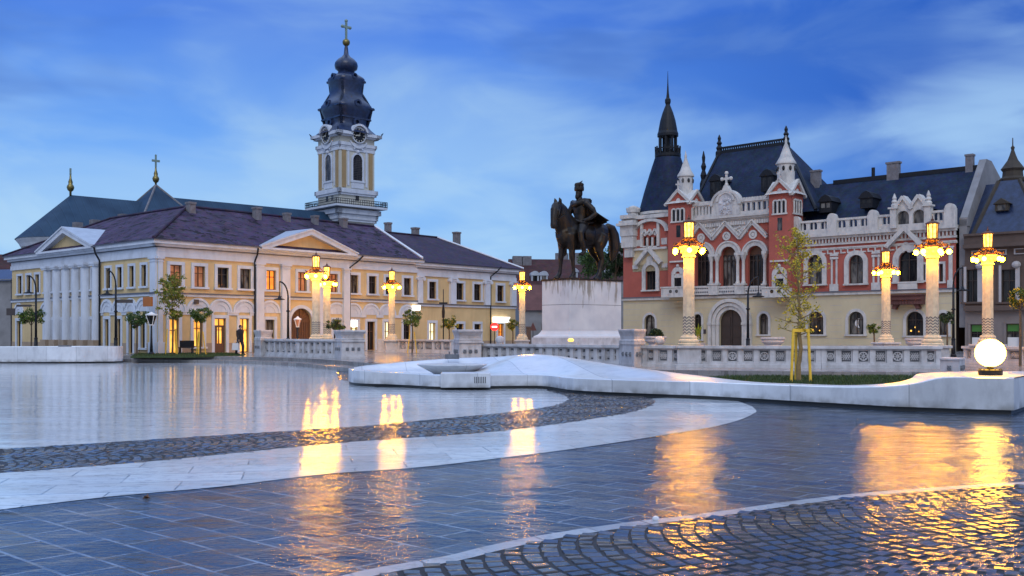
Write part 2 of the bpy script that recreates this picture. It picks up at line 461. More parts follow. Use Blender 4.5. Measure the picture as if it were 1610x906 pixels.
paving('granite_slabs', (0.010, 0.016, 0.032), (0.054, 0.078, 0.122), (0.20, 0.25, 0.33), 42, 0.62, 0.36, (0.04, 0.13), 0.42, 14, ripple=0.75, jw=0.016, tilt=0.05, rip=(1.3, 2.6))
paving('white_slabs', (0.48, 0.52, 0.57), (0.70, 0.74, 0.78), (0.22, 0.26, 0.31), -12, 1.25, 0.62, (0.05, 0.13), 0.10, 50, ripple=0.20, tilt=0.012, rip=(0.6, 2.4), jw=0.012)
paving('film_slabs', (0.56, 0.60, 0.65), (0.70, 0.73, 0.77), (0.40, 0.44, 0.49), 3, 1.6, 0.55, (0.03, 0.08), 0.06, 30, ripple=0.30, tilt=0.010, rip=(0.35, 1.5), jw=0.016)
paving('far_slabs', (0.17, 0.165, 0.17), (0.27, 0.265, 0.265), (0.13, 0.13, 0.13), 10, 0.8, 0.5, (0.10, 0.25), 0.15, 25, ripple=0.04)
paving('road_wet', (0.035, 0.036, 0.042), (0.06, 0.06, 0.068), (0.05, 0.05, 0.055), 0, 3, 3, (0.12, 0.3), 0.25, 60)
paving('strip_stone', (0.32, 0.34, 0.37), (0.46, 0.48, 0.50), (0.16, 0.17, 0.19), -26, 0.55, 3.0, (0.12, 0.3), 0.3, 60)
paving('cobble_bed', (0.006, 0.007, 0.009), (0.016, 0.016, 0.018), (0.01, 0.01, 0.01), 0, 1, 1, (0.6, 0.8), 0.4, 60)
m, nt, b = new_mat('cobble')
g = nt.n('ShaderNodeNewGeometry')
tcn = nt.n('ShaderNodeTexCoord')
nz = nt.n('ShaderNodeTexNoise', i_Scale=7.0, i_Detail=5.0); nt.l(tcn.outputs['Object'], nz.inputs['Vector'])
col = nt.ramp(g.outputs['Random Per Island'], [(0.0, (0.04, 0.047, 0.068)), (0.55, (0.075, 0.083, 0.108)), (1.0, (0.125, 0.112, 0.112))])
nt.l(nt.mix(0.45, col, nz.outputs[0], 'MULTIPLY'), b.inputs['Base Color'])
nt.l(nt.ramp(nz.outputs[0], [(0.3, 0.07), (0.7, 0.24)]), b.inputs['Roughness'])
gz = nt.n('ShaderNodeTexNoise', i_Scale=13.0, i_Detail=5.0); nt.l(tcn.outputs['Object'], gz.inputs['Vector'])
bp = nt.n('ShaderNodeBump', i_Strength=0.45, i_Distance=0.012)
nt.l(gz.outputs[0], bp.inputs['Height']); nt.l(bp.outputs[0], b.inputs['Normal'])

# ------------------------------------------------------------------ geometry helpers
class Fr:
    """a vertical working plane: s runs left to right along it, y goes behind it, z is up"""
    def __init__(self, ox, oy, deg, dy=0.0):
        a = R(deg)
        self.u = (math.cos(a), math.sin(a))
        self.v = (-math.sin(a), math.cos(a))
        self.deg = deg
        self.o = (ox + self.v[0] * dy, oy + self.v[1] * dy)

    def p(self, s, y, z):
        return Vector((self.o[0] + s * self.u[0] + y * self.v[0], self.o[1] + s * self.u[1] + y * self.v[1], z))

    def s(self, px, y=0.0):
        k = (px - HX) / FPX
        ox = self.o[0] + y * self.v[0]
        oy = self.o[1] + y * self.v[1]
        return (k * oy - ox) / (self.u[0] - k * self.u[1])

    def d(self, px, y=0.0):
        return self.p(self.s(px, y), y, 0)[1]

    def z(self, px, py, y=0.0):
        return CZ + (HY - py) / FPX * self.d(px, y)


WF = Fr(0, 0, 0)


def gnd(px, py, z=0.0):
    """where a photo pixel meets level ground at height z"""
    d = (CZ - z) * FPX / (py - HY)
    return ((px - HX) / FPX * d, d)


def at(px, d):
    return ((px - HX) / FPX * d, d)


def zat(py, d):
    return CZ + (HY - py) / FPX * d


OFF = {}


def tag(o, label=None, cat=None, group=None, kind=None):
    if label: o['label'] = label
    if cat: o['category'] = cat
    if group: o['group'] = group
    if kind: o['kind'] = kind
    return o


def thing(name, label, cat, loc=(0, 0, 0), group=None, kind=None):
    o = bpy.data.objects.new(name, None)
    COL.objects.link(o)
    o.location = loc
    o.empty_display_size = 0.3
    OFF[o.name] = Vector(loc)
    return tag(o, label, cat, group, kind)


def copy_tree(o, parent=None):
    c = o.copy()
    COL.objects.link(c)
    if parent is not None:
        c.parent = parent
    for ch in list(o.children):
        copy_tree(ch, c)
    return c


class MB:
    """collects faces in world space; build() links them as one mesh object"""
    def __init__(self):
        self.v = []
        self.f = []

    def add(self, pts, faces):
        n = len(self.v)
        self.v += [Vector(p) for p in pts]
        self.f += [tuple(i + n for i in f) for f in faces]
        return self

    def box(self, fr, s0, s1, y0, y1, z0, z1):
        P = [fr.p(s, y, z) for z in (z0, z1) for s, y in ((s0, y0), (s1, y0), (s1, y1), (s0, y1))]
        return self.add(P, [(3, 2, 1, 0), (4, 5, 6, 7), (0, 1, 5, 4), (1, 2, 6, 5), (2, 3, 7, 6), (3, 0, 4, 7)])

    def quad(self, *pts):
        return self.add(pts, [tuple(range(len(pts)))])

    def prism(self, fr, poly, y0, y1):
        n = len(poly)
        P = [fr.p(s, y0, z) for s, z in poly] + [fr.p(s, y1, z) for s, z in poly]
        return self.add(P, [tuple(range(n)), tuple(range(2 * n - 1, n - 1, -1))] + [(i, (i + 1) % n, n + (i + 1) % n, n + i) for i in range(n)])

    def slab(self, poly, z0, z1):
        n = len(poly)
        P = [(x, y, z0) for x, y in poly] + [(x, y, z1) for x, y in poly]
        return self.add(P, [tuple(range(n)), tuple(range(2 * n - 1, n - 1, -1))] + [(i, (i + 1) % n, n + (i + 1) % n, n + i) for i in range(n)])

    def rev(self, c, prof, n=16, rot=0.0, sq=None, cap=True):
        """lathe about a vertical axis at c=(x,y); prof = [(r, z)...] from bottom to top"""
        P = []
        for r, z in prof:
            for i in range(n):
                a = rot + 2 * PI * i / n
                P.append((c[0] + r * math.cos(a), c[1] + r * math.sin(a), z))
        F = []
        for j in range(len(prof) - 1):
            for i in range(n):
                F.append((j * n + i, j * n + (i + 1) % n, (j + 1) * n + (i + 1) % n, (j + 1) * n + i))
        if cap:
            F.append(tuple(range(n - 1, -1, -1)))
            F.append(tuple((len(prof) - 1) * n + i for i in range(n)))
        return self.add(P, F)

    def tube(self, pts, rad, n=8, flat=1.0, cap=True):
        """tube through points; rad a number, a list, or list of (r_side, r_up)"""
        pts = [Vector(p) for p in pts]
        if not isinstance(rad, (list, tuple)):
            rad = [rad] * len(pts)
        P = []
        prev = None
        for i, p in enumerate(pts):
            t = (pts[min(i + 1, len(pts) - 1)] - pts[max(i - 1, 0)]).normalized()
            ref = Vector((0, 1, 0)) if prev is None else prev
            if prev is None and abs(t.dot(ref)) > 0.9:
                ref = Vector((1, 0, 0))
            a = (ref - t * ref.dot(t)).normalized()
            prev = a
            bb = t.cross(a).normalized()
            r = rad[i]
            ra, rb = r if isinstance(r, (tuple, list)) else (r, r * flat)
            for k in range(n):
                th = 2 * PI * k / n
                P.append(p + a * ra * math.cos(th) + bb * rb * math.sin(th))
        F = []
        m_ = len(pts)
        for j in range(m_ - 1):
            for k in range(n):
                F.append((j * n + k, j * n + (k + 1) % n, (j + 1) * n + (k + 1) % n, (j + 1) * n + k))
        if cap:
            F.append(tuple(range(n - 1, -1, -1)))
            F.append(tuple((m_ - 1) * n + k for k in range(n)))
        return self.add(P, F)

    def ball(self, c, r, nu=14, nv=9):
        rx, ry, rz = r if isinstance(r, (tuple, list)) else (r, r, r)
        prof = []
        P = []
        for j in range(nv + 1):
            ph = PI * j / nv
            for i in range(nu):
                th = 2 * PI * i / nu
                P.append((c[0] + rx * math.sin(ph) * math.cos(th), c[1] + ry * math.sin(ph) * math.sin(th), c[2] - rz * math.cos(ph)))
        F = []
        for j in range(nv):
            for i in range(nu):
                F.append((j * nu + i, j * nu + (i + 1) % nu, (j + 1) * nu + (i + 1) % nu, (j + 1) * nu + i))
        return self.add(P, F)

    def arc(self, fr, sc, zc, r0, r1, y0, y1, a0=0.0, a1=PI, n=18, ez=1.0):
        """flat ring sector standing in the plane: an arch moulding"""
        P = []
        for i in range(n + 1):
            a = a0 + (a1 - a0) * i / n
            for r, y in ((r0, y0), (r1, y0), (r1, y1), (r0, y1)):
                P.append(fr.p(sc + r * math.cos(a), y, zc + r * ez * math.sin(a)))
        F = []
        for i in range(n):
            for k in range(4):
                F.append((i * 4 + k, i * 4 + (k + 1) % 4, i * 4 + 4 + (k + 1) % 4, i * 4 + 4 + k))
        F += [(0, 1, 2, 3), tuple(n * 4 + k for k in (3, 2, 1, 0))]
        return self.add(P, F)

    def beam(self, fr, a, b_, w, y0, y1):
        """a straight bar in the plane from (s,z) a to b_, w wide"""
        (s0, z0), (s1, z1) = a, b_
        L = math.hypot(s1 - s0, z1 - z0)
        nx, nz = -(z1 - z0) / L * w / 2, (s1 - s0) / L * w / 2
        return self.prism(fr, [(s0 - nx, z0 - nz), (s1 - nx, z1 - nz), (s1 + nx, z1 + nz), (s0 + nx, z0 + nz)], y0, y1)

    def wall(self, fr, s0, s1, z0, z1, ops=(), depth=0.25, y=0.0):
        """wall face with openings (a, b, z0, z1, arched) and their reveals"""
        ops = [(max(a, s0), min(b_, s1), max(c, z0), min(d, z1), arch) for a, b_, c, d, arch in ops]
        ss = sorted({s0, s1, *[o[0] for o in ops], *[o[1] for o in ops]})
        zs = sorted({z0, z1, *[o[2] for o in ops], *[o[3] for o in ops]})
        for i in range(len(ss) - 1):
            j = 0
            while j < len(zs) - 1:
                def hole(jj):
                    cs, cz = (ss[i] + ss[i + 1]) / 2, (zs[jj] + zs[jj + 1]) / 2
                    return any(o[0] < cs < o[1] and o[2] < cz < o[3] for o in ops)
                if hole(j):
                    j += 1
                    continue
                j1 = j + 1
                while j1 < len(zs) - 1 and not hole(j1):
                    j1 += 1
                self.quad(fr.p(ss[i], y, zs[j]), fr.p(ss[i + 1], y, zs[j]), fr.p(ss[i + 1], y, zs[j1]), fr.p(ss[i], y, zs[j1]))
                j = j1
        for a, b_, c, d, arch in ops:
            r = (b_ - a) / 2
            top = d - r if arch else d
            e = y + depth
            self.quad(fr.p(a, y, c), fr.p(a, e, c), fr.p(a, e, top), fr.p(a, y, top))
            self.quad(fr.p(b_, y, top), fr.p(b_, e, top), fr.p(b_, e, c), fr.p(b_, y, c))
            self.quad(fr.p(a, y, c), fr.p(b_, y, c), fr.p(b_, e, c), fr.p(a, e, c))
            if not arch:
                self.quad(fr.p(a, y, d), fr.p(a, e, d), fr.p(b_, e, d), fr.p(b_, y, d))
            else:
                n = 16
                m_ = (a + b_) / 2
                pts = [(m_ - r * math.cos(PI * k / n), top + r * math.sin(PI * k / n)) for k in range(n + 1)]
                for k in range(n):
                    c0 = (a, d) if k < n // 2 else (b_, d)
                    self.quad(fr.p(pts[k][0], y, pts[k][1]), fr.p(pts[k + 1][0], y, pts[k + 1][1]), fr.p(c0[0], y, c0[1]))
                    self.quad(fr.p(pts[k][0], y, pts[k][1]), fr.p(pts[k][0], e, pts[k][1]), fr.p(pts[k + 1][0], e, pts[k + 1][1]), fr.p(pts[k + 1][0], y, pts[k + 1][1]))
        return self

    def leaves(self, pts, size, rnd, flat=0.3):
        for p in pts:
            n = Vector((rnd.gauss(0, 1), rnd.gauss(0, 1), rnd.gauss(0, 1) + flat)).normalized()
            a = n.orthogonal().normalized()
            a = (Matrix.Rotation(rnd.uniform(0, 2 * PI), 3, n) @ a)
            bb = n.cross(a)
            s = size * rnd.uniform(0.6, 1.35)
            p = Vector(p)
            self.quad(p - a * s, p - bb * s * 0.45 + n * s * 0.1, p + a * s, p + bb * s * 0.45 + n * s * 0.1)
        return self

    def build(self, name, mname, parent=None, smooth=False, loc=None, bevel=0.0, mods=None, recalc=True):
        if parent is not None:
            off = OFF[parent.name]
        elif loc is not None:
            off = Vector(loc)
        else:
            xs = [p.x for p in self.v]; ys = [p.y for p in self.v]; zs = [p.z for p in self.v]
            off = Vector(((min(xs) + max(xs)) / 2, (min(ys) + max(ys)) / 2, min(zs)))
        me = bpy.data.meshes.new(name)
        me.from_pydata([tuple(p - off) for p in self.v], [], self.f)
        if recalc:
            bm = bmesh.new()
            bm.from_mesh(me)
            bmesh.ops.recalc_face_normals(bm, faces=bm.faces)
            bm.to_mesh(me)
            bm.free()
        me.materials.append(MATS[mname])
        if smooth:
            for p in me.polygons:
                p.use_smooth = True
        o = bpy.data.objects.new(name, me)
        COL.objects.link(o)
        if parent is not None:
            o.parent = parent
        else:
            o.location = off
        OFF[o.name] = off
        if bevel:
            bv = o.modifiers.new('bevel', 'BEVEL')
            bv.width = bevel
            bv.segments = 2
            bv.limit_method = 'ANGLE'
        return o


def smooth_by_angle(o, deg=40):
    me = o.data
    for p in me.polygons:
        p.use_smooth = True
    bm = bmesh.new(); bm.from_mesh(me)
    for e in bm.edges:
        if len(e.link_faces) == 2 and e.calc_face_angle(0) > R(deg):
            e.smooth = False
    bm.to_mesh(me); bm.free()
    return o


def window(fr, a, b_, z0, z1, root, arch=False, glass='glass_dark', sur=0.13, depth=0.22, y=0.0, sash='sash_dark', sur_mat='trim',
           sill=True, name='window', bars=(1, 1), proud=0.06, keystone=False):
    """surround (the part) > sash and pane (its pieces), set in an opening of the wall"""
    m_ = MB()
    r = (b_ - a) / 2
    cs = (a + b_) / 2
    top = z1 - r if arch else z1
    if sur > 0:
        m_.box(fr, a - sur, a, y - proud, y + 0.03, z0, top)
        m_.box(fr, b_, b_ + sur, y - proud, y + 0.03, z0, top)
        if arch:
            m_.arc(fr, cs, top, r, r + sur, y - proud, y + 0.03)
        else:
            m_.box(fr, a - sur, b_ + sur, y - proud - 0.01, y + 0.03, z1, z1 + sur)
    if sill or sur <= 0:
        m_.box(fr, a - sur - 0.05, b_ + sur + 0.05, y - proud - 0.08, y + 0.04, z0 - 0.12, z0)
    w = m_.build(name, sur_mat, root)
    t = 0.05
    s_ = MB()
    y0, y1 = y + depth - 0.09, y + depth - 0.03
    s_.box(fr, a, a + t, y0, y1, z0, top)
    s_.box(fr, b_ - t, b_, y0, y1, z0, top)
    s_.box(fr, a + t, b_ - t, y0, y1, z0, z0 + t)
    if arch:
        s_.arc(fr, cs, top, r - t, r, y0, y1)
        s_.box(fr, a + t, b_ - t, y0, y1, top - t / 2, top + t / 2)
    else:
        s_.box(fr, a + t, b_ - t, y0, y1, z1 - t, z1)
        if bars[1]:
            zt = z0 + (z1 - z0) * 0.66
            s_.box(fr, a + t, b_ - t, y0 + 0.003, y1 - 0.003, zt - 0.025, zt + 0.025)
    for k in range(bars[0]):
        c = a + (b_ - a) * (k + 1) / (bars[0] + 1)
        s_.box(fr, c - 0.025, c + 0.025, y0 - 0.004, y1 + 0.004, z0 + t, z1 - t * 0.5 if arch else z1 - t)
    s_.build('sash', sash, w)
    g_ = MB()
    yp = y + depth - 0.015
    if arch:
        n = 16
        pts = [(cs + r * math.cos(PI * k / n), top + r * math.sin(PI * k / n)) for k in range(n + 1)]
        g_.prism(fr, [(a, z0), (b_, z0)] + pts, yp, yp + 0.012)
    else:
        g_.prism(fr, [(a, z0), (b_, z0), (b_, z1), (a, z1)], yp, yp + 0.012)
    g_.build('pane', glass, w)
    return w


def in_poly(x, y, poly):
    c = False
    n = len(poly)
    for i in range(n):
        x0, y0 = poly[i]; x1, y1 = poly[i - 1]
        if (y0 > y) != (y1 > y) and x < (x1 - x0) * (y - y0) / (y1 - y0) + x0:
            c = not c
    return c


def smooth_line(pts, n=6):
    """Catmull-Rom through points of any dimension"""
    out = []
    P = [pts[0]] + list(pts) + [pts[-1]]
    for i in range(1, len(P) - 2):
        for k in range(n):
            t = k / n
            out.append(tuple(0.5 * (2 * b1 + (c1 - a1) * t + (2 * a1 - 5 * b1 + 4 * c1 - d1) * t * t + (3 * b1 - a1 - 3 * c1 + d1) * t ** 3)
                             for a1, b1, c1, d1 in zip(P[i - 1], P[i], P[i + 1], P[i + 2])))
    out.append(tuple(pts[-1]))
    return out


# ------------------------------------------------------------------ ground
ZG = 0.34                                          # the upper pavement, two steps above the plaza


def sheet(name, poly, z, mname, kind='structure'):
    o = MB().quad(*[(x, y, z) for x, y in poly]).build(name, mname, loc=(0, 0, 0))
    o['kind'] = kind
    return o


# whole ground: dark granite slabs, wide enough to reach the horizon
sheet('ground', [(-900, -60), (900, -60), (900, 1500), (-900, 1500)], -0.012, 'far_slabs')
sheet('granite_plaza', [(-45, -20), (45, -20), (45, 62), (-45, 62)], 0.0, 'granite_slabs')

lower = [gnd(*p) for p in [(0, 802), (172, 781.5), (344, 766), (466, 751), (535, 744), (656, 735.6), (792, 720), (917, 704), (1060, 682), (1120, 672), (1165, 660), (1186, 650), (1189, 646), (1182, 639)]]
lower = smooth_line(lower, 5)
k0 = (lower[0][0] - 9.0 * 0.9, lower[0][1] - 9.0 * 0.13)
inner_lo = smooth_line([gnd(*p) for p in [(0, 744.5), (237, 726), (466, 703), (570, 698 - 4), (743, 682), (848, 671), (952, 655.6), (1004, 645), (1029, 634), (1024, 627)]], 5)
inner_hi = smooth_line([gnd(*p) for p in [(0, 707), (267, 690), (558, 671.5), (639, 664), (796, 649), (865, 639.5), (891, 632), (894, 627), (884, 621), (860, 615)]], 5)


def ext(line, dx=14.0):
    (x0, y0), (x1, y1) = line[0], line[3]
    t = (y1 - y0) / (x1 - x0)
    return [(x0 - dx, y0 - dx * t * 1.0)] + line


lower, inner_lo, inner_hi = ext(lower), ext(inner_lo), ext(inner_hi)
white = lower + [(5.5, 24.6), (3.0, 27.0), (-5, 27), (-10, 46), (-45, 52), (-45, lower[0][1])]
sheet('pale_paving_band', lower + [(5.4, 25.5)] + list(reversed(inner_lo)) + [(inner_lo[0][0], lower[0][1])], 0.004, 'white_slabs')
film = inner_hi + [(1.0, 28.5), (-4, 29), (-6, 34), (-8, 45), (-14, 52), (-26, 56), (-60, 56), (-60, inner_hi[0][1])]
sheet('wet_pale_plaza', film, 0.005, 'film_slabs')
band = inner_lo + [(2.6, 27.5)] + list(reversed(inner_hi))
sheet('cobble_band_bed', band, 0.003, 'cobble_bed')

strip_c = [gnd(*p) for p in [(480, 935), (577, 903), (709, 879.5), (785, 861), (882, 842), (1015, 822.6), (1090, 814.5), (1165, 804), (1248, 792), (1346, 780), (1467, 770), (1610, 761), (1760, 753)]]
strip_c = smooth_line(strip_c, 4)
sl, sr = [], []
for i, p in enumerate(strip_c):
    a_ = strip_c[max(i - 1, 0)]; b_ = strip_c[min(i + 1, len(strip_c) - 1)]
    L = math.hypot(b_[0] - a_[0], b_[1] - a_[1])
    nx, ny = -(b_[1] - a_[1]) / L, (b_[0] - a_[0]) / L
    sl.append((p[0] + nx * 0.085, p[1] + ny * 0.085)); sr.append((p[0] - nx * 0.085, p[1] - ny * 0.085))
sheet('pale_stone_strip', sl + list(reversed(sr)), 0.006, 'strip_stone')
fan = sr + [(sr[-1][0] + 1, 3.0), (sr[0][0] - 0.6, 3.0)]
sheet('cobble_fan_bed', fan, 0.003, 'cobble_bed')


def cobbles(name, mname, poly, axis, width, radius, rows, z, rnd, pitch=0.2, gap=0.022, flip=1, phase=0.0):
    """stones laid in repeating arcs along `axis`, clipped to a polygon"""
    ax = Vector((math.cos(axis), math.sin(axis))); ay = Vector((-ax.y, ax.x))
    xs = [p[0] for p in poly]; ys = [p[1] for p in poly]
    c0 = Vector(((min(xs) + max(xs)) / 2, (min(ys) + max(ys)) / 2))
    ext_ = max(max(xs) - min(xs), max(ys) - min(ys)) * 0.75
    mb = MB()
    half = math.asin(min(0.98, width / 2 / radius))
    ncol = int(ext_ / width) + 2
    for ci in range(-ncol, ncol + 1):
        sh = rnd.uniform(0, pitch)
        nrow = int(ext_ / pitch) + 6
        for ri in range(-nrow, nrow + 1):
            na = max(3, round(2 * half * radius / rows))
            jit = rnd.uniform(-0.3, 0.3)
            for k in range(na):
                th = -half + (k + 0.5 + jit * 0.3) * 2 * half / na
                # centre of the arc row, in the band's coordinates
                u = ri * pitch + sh + flip * (radius * math.cos(th) - radius)
                v = ci * width + radius * math.sin(th) + phase
                p = c0 + ax * u + ay * v
                if not in_poly(p.x, p.y, poly):
                    continue
                d1 = ax * math.cos(th) * flip + ay * math.sin(th)
                d2 = Vector((-d1.y, d1.x))
                a_, b__ = pitch / 2 - gap / 2, radius * half / na - gap / 2
                a_ *= rnd.uniform(0.84, 1.04); b__ *= rnd.uniform(0.80, 1.04)
                cs = []
                for sa, sb in ((-1, -1), (1, -1), (1, 1), (-1, 1)):
                    cs.append(p + d1 * sa * (a_ + rnd.uniform(-.008, .008)) + d2 * sb * (b__ + rnd.uniform(-.008, .008)))
                h = z + rnd.uniform(-0.002, 0.002)
                tl = (rnd.gauss(0, .0016), rnd.gauss(0, .0016))
                low = [(q_.x, q_.y, z - 0.03) for q_ in cs]
                mid = [(p.x + (q_.x - p.x) * 0.98, p.y + (q_.y - p.y) * 0.98, h - 0.006) for q_ in cs]
                topv = [(p.x + (q_.x - p.x) * 0.93, p.y + (q_.y - p.y) * 0.93, h + tl[0] * (1 if i in (1, 2) else -1) + tl[1] * (1 if i > 1 else -1)) for i, q_ in enumerate(cs)]
                F = []
                for b0 in (0, 4):
                    for i in range(4):
                        F.append((b0 + i, b0 + (i + 1) % 4, b0 + 4 + (i + 1) % 4, b0 + 4 + i))
                F.append((8, 9, 10, 11))
                mb.add(low + mid + topv, F)
    o = mb.build(name, mname, loc=(0, 0, 0), recalc=False)
    o['kind'] = 'structure'
    return o


hm_ = MB()
prev_ = None
for k in range(121):
    a_ = 2 * PI * k / 120
    hgt_ = 16 + 9 * math.sin(a_ * 7) + 6 * math.sin(a_ * 17 + 1) + 4 * math.sin(a_ * 31)
    cur_ = ((820 * math.cos(a_), 820 * math.sin(a_) + 100, -1), (1000 * math.cos(a_), 1000 * math.sin(a_) + 100, hgt_))
    if prev_:
        hm_.quad(prev_[0], cur_[0], cur_[1], prev_[1])
    prev_ = cur_
hl_ = hm_.build('hills', 'soil_grass', loc=(0, 0, 0), smooth=True)
hl_['kind'] = 'structure'
rnd = random.Random(3)
cobbles('cobble_fan_paving', 'cobble', fan, R(22), 2.4, 1.75, 0.145, 0.012, rnd, 0.15, 0.029, flip=-1, phase=0.7)
cobbles('cobble_band_paving', 'cobble', [(x, y) for x, y in band if x > -16], R(28), 1.5, 1.0, 0.12, 0.009, rnd, 0.13, 0.026, flip=1)

# the upper pavement and its two curved steps
edge = [(-75, 70), (-40, 62), (-27, 57.8), (-20, 55.2), (-13.5, 52.2), (-9.5, 48.0), (-6.2, 42.0), (-3.2, 38.0), (0.5, 35.6), (5, 34.0), (11, 32.2), (20, 31.5), (60, 33)]
edge = smooth_line(edge, 6)


def offset(line, d):
    out = []
    for i, p in enumerate(line):
        a_ = line[max(i - 1, 0)]; b_ = line[min(i + 1, len(line) - 1)]
        L = math.hypot(b_[0] - a_[0], b_[1] - a_[1])
        out.append((p[0] + (b_[1] - a_[1]) / L * d, p[1] - (b_[0] - a_[0]) / L * d))
    return out


def step(name, line, z0, z1, mname, back):
    mb = MB()
    mb.quad(*[(x, y, z1) for x, y in line], (line[-1][0], back, z1), (line[0][0], back, z1))
    for (x0, y0), (x1, y1) in zip(line, line[1:]):
        mb.quad((x0, y0, z0), (x1, y1, z0), (x1, y1, z1), (x0, y0, z1))
    o = mb.build(name, mname, loc=(0, 0, 0))
    o['kind'] = 'structure'


low_edge = offset(edge, 1.1)
step('lower_step', low_edge, -0.01, 0.17, 'far_slabs', 75)
step('upper_pavement', edge, 0.1, ZG, 'far_slabs', 420)
# dark road strip beyond the fountain bed on the right
road = [(x, y) for x, y in low_edge if x > 3]
sheet('road', [(4.2, 26.2), (40, 22.5)] + [(p[0], p[1] - 0.05) for p in reversed(road)], 0.006, 'road_wet')

# ------------------------------------------------------------------ the long yellow building on the left
C0 = (-21.4, 59.4)
F1 = Fr(*C0, 49)
F0 = Fr(*C0, -41)
S1, S2, SL = F1.s(655.5), F1.s(812), F0.s(19)
yb = thing('corner_building', 'long two-storey yellow building with white pilasters and purple tiled roof', 'building', (C0[0], C0[1], ZG))
ZST, ZEN, ZCO = 4.02, 6.22, 7.25                    # string course, underside of entablature, eaves


def shop(fr, pa, pb, lit, **kw):
    return (fr.s(pa), fr.s(pb), lit)


up1 = [(267, 285.5, 'lit_dim'), (305, 322, 'lit_dim'), (341.5, 359, 'glass_dark'), (377, 394, 'glass_dark'), (418.5, 433.5, 'lit_orange'), (468, 482, 'lit_dim'),
       (518, 530.5, 'lit_dim'), (550, 563, 'glass_dark'), (579.5, 591.5, 'glass_dark'), (606, 617, 'glass_dark'), (634.5, 646, 'glass_dark')]
dn1 = [(266, 281, 'lit_yellow', 0.36, 2.50), (304, 319, 'lit_yellow', 0.75, 2.50), (337, 355, 'lit_yellow', 0.36, 2.55), (376.5, 391, 'lit_yellow', 0.36, 2.55),
       (416.5, 431, 'glass_dark', 0.36, 2.50), (457, 490, 'gate', 0.36, 3.30), (524, 534, 'glass_dark', 0.36, 2.5), (548, 562, 'lit_pale', 0.9, 2.45),
       (577, 589, 'door', 0.36, 2.45), (604, 613, 'lit_pale', 0.36, 2.45), (634, 645, 'glass_dark', 0.36, 2.45)]
ops1 = [(F1.s(a), F1.s(b_), 4.48, 5.78, False) for a, b_, g_ in up1]
ops1 += [(F1.s(a), F1.s(b_), z0, z1, g_ == 'gate') for a, b_, g_, z0, z1 in dn1]
up0 = [28.5, 42.5, 56, 71, 84.5, 99, 114, 129, 145]
up0w = [(c, c + 6.5) for c in up0] + [(167, 174.5), (185, 192.5), (204, 211.5), (223, 231)]
dn0 = [(27, 33.5), (70, 75), (83, 88.5), (97.5, 103), (112.5, 118), (127.5, 133), (143, 149), (165.5, 172), (184, 190.5), (202.5, 209.5), (221.5, 229)]
ops0 = [(F0.s(a), F0.s(b_), 4.48, 5.78, False) for a, b_ in up0w] + [(F0.s(a), F0.s(b_), 0.7 if i not in (0, 7, 9) else 0.36, 2.50, False) for i, (a, b_) in enumerate(dn0)]
w = MB()
w.wall(F1, 0, S1, ZG - 0.3, ZCO, ops1, 0.25)
w.wall(F0, SL, 0, ZG - 0.3, ZCO, ops0, 0.25)
up2 = [(676, 687, 'glass_dark'), (718.5, 730, 'glass_dark'), (746.5, 757.5, 'glass_dark'), (783, 793, 'glass_dark')]
dn2 = [(676, 686, 'lit_pale', 0.36, 2.40), (719, 730, 'glass_dark', 0.9, 2.35), (747, 757, 'glass_dark', 0.9, 2.35), (784, 793, 'lit_orange', 0.36, 2.40)]
ops2 = [(F1.s(a), F1.s(b_), 4.28, 5.62, False) for a, b_, g_ in up2] + [(F1.s(a), F1.s(b_), z0, z1, False) for a, b_, g_, z0, z1 in dn2]
w.wall(F1, S1, S2, ZG - 0.3, 7.05, ops2, 0.25, y=0.12)
w.quad(F1.p(S2, 0.12, 0), F1.p(S2, 10, 0), F1.p(S2, 10, 7.05), F1.p(S2, 0.12, 7.05))
w.quad(F0.p(SL, 0, 0), F0.p(SL, 10, 0), F0.p(SL, 10, ZCO), F0.p(SL, 0, ZCO))
w.build('wall', 'cream', yb)
bk = MB()
bk.box(F1, 0.6, S2 - 0.3, 4.0, 9.9, 0, 6.9)
bk.box(F1, 0.8, 9.7, 4.0, -SL - 0.4, 0, 6.85)
bk.build('rear_wall', 'sash_dark', yb)
# plinth, string course, entablature
pl = MB()
for fr, a, b_, ops, yy in ((F1, 0.0, S1, ops1, 0), (F0, SL, 0.0, ops0, 0), (F1, S1, S2, ops2, 0.12)):
    cuts = sorted((o[0] - 0.15, o[1] + 0.15) for o in ops if o[2] < 1.2)
    x = a
    for c, d in cuts + [(b_, b_)]:
        if c > x:
            pl.box(fr, x, c, yy - 0.045, yy + 0.05, ZG - 0.2, 0.98)
        x = max(x, d)
pl.build('plinth', 'plinth_brown', yb)
st = MB(); sg = MB()
for fr, a, b_, yy, dz in ((F1, 0.0, S1, 0, 0), (F0, SL, -0.0, 0, 0), (F1, S1, S2, 0.12, -0.18)):
    e0, e1 = (a - 0.1, b_ + 0.1)
    st.box(fr, a, b_, yy - 0.10, yy + 0.05, ZST - 0.16 + dz, ZST - 0.02 + dz)
    sg.box(fr, a, b_, yy - 0.15, yy + 0.05, ZST - 0.02 + dz, ZST + 0.07 + dz)
    zt = ZCO + (-0.2 if dz else 0)
    st.box(fr, a - 0.05, b_ + 0.05, yy - 0.10, yy + 0.05, zt - 1.03, zt - 0.72)
    st.box(fr, a, b_, yy - 0.06, yy + 0.05, zt - 0.715, zt - 0.46)
    sg.box(fr, a - 0.16, b_ + 0.16, yy - 0.16, yy + 0.05, zt - 0.46, zt - 0.40)
    st.box(fr, a - 0.25, b_ + 0.25, yy - 0.25, yy + 0.05, zt - 0.40, zt - 0.25)
    st.box(fr, a - 0.40, b_ + 0.40, yy - 0.42, yy + 0.05, zt - 0.25, zt - 0.06)
    sg.box(fr, a - 0.46, b_ + 0.46, yy - 0.50, yy + 0.05, zt - 0.06, zt + 0.0)
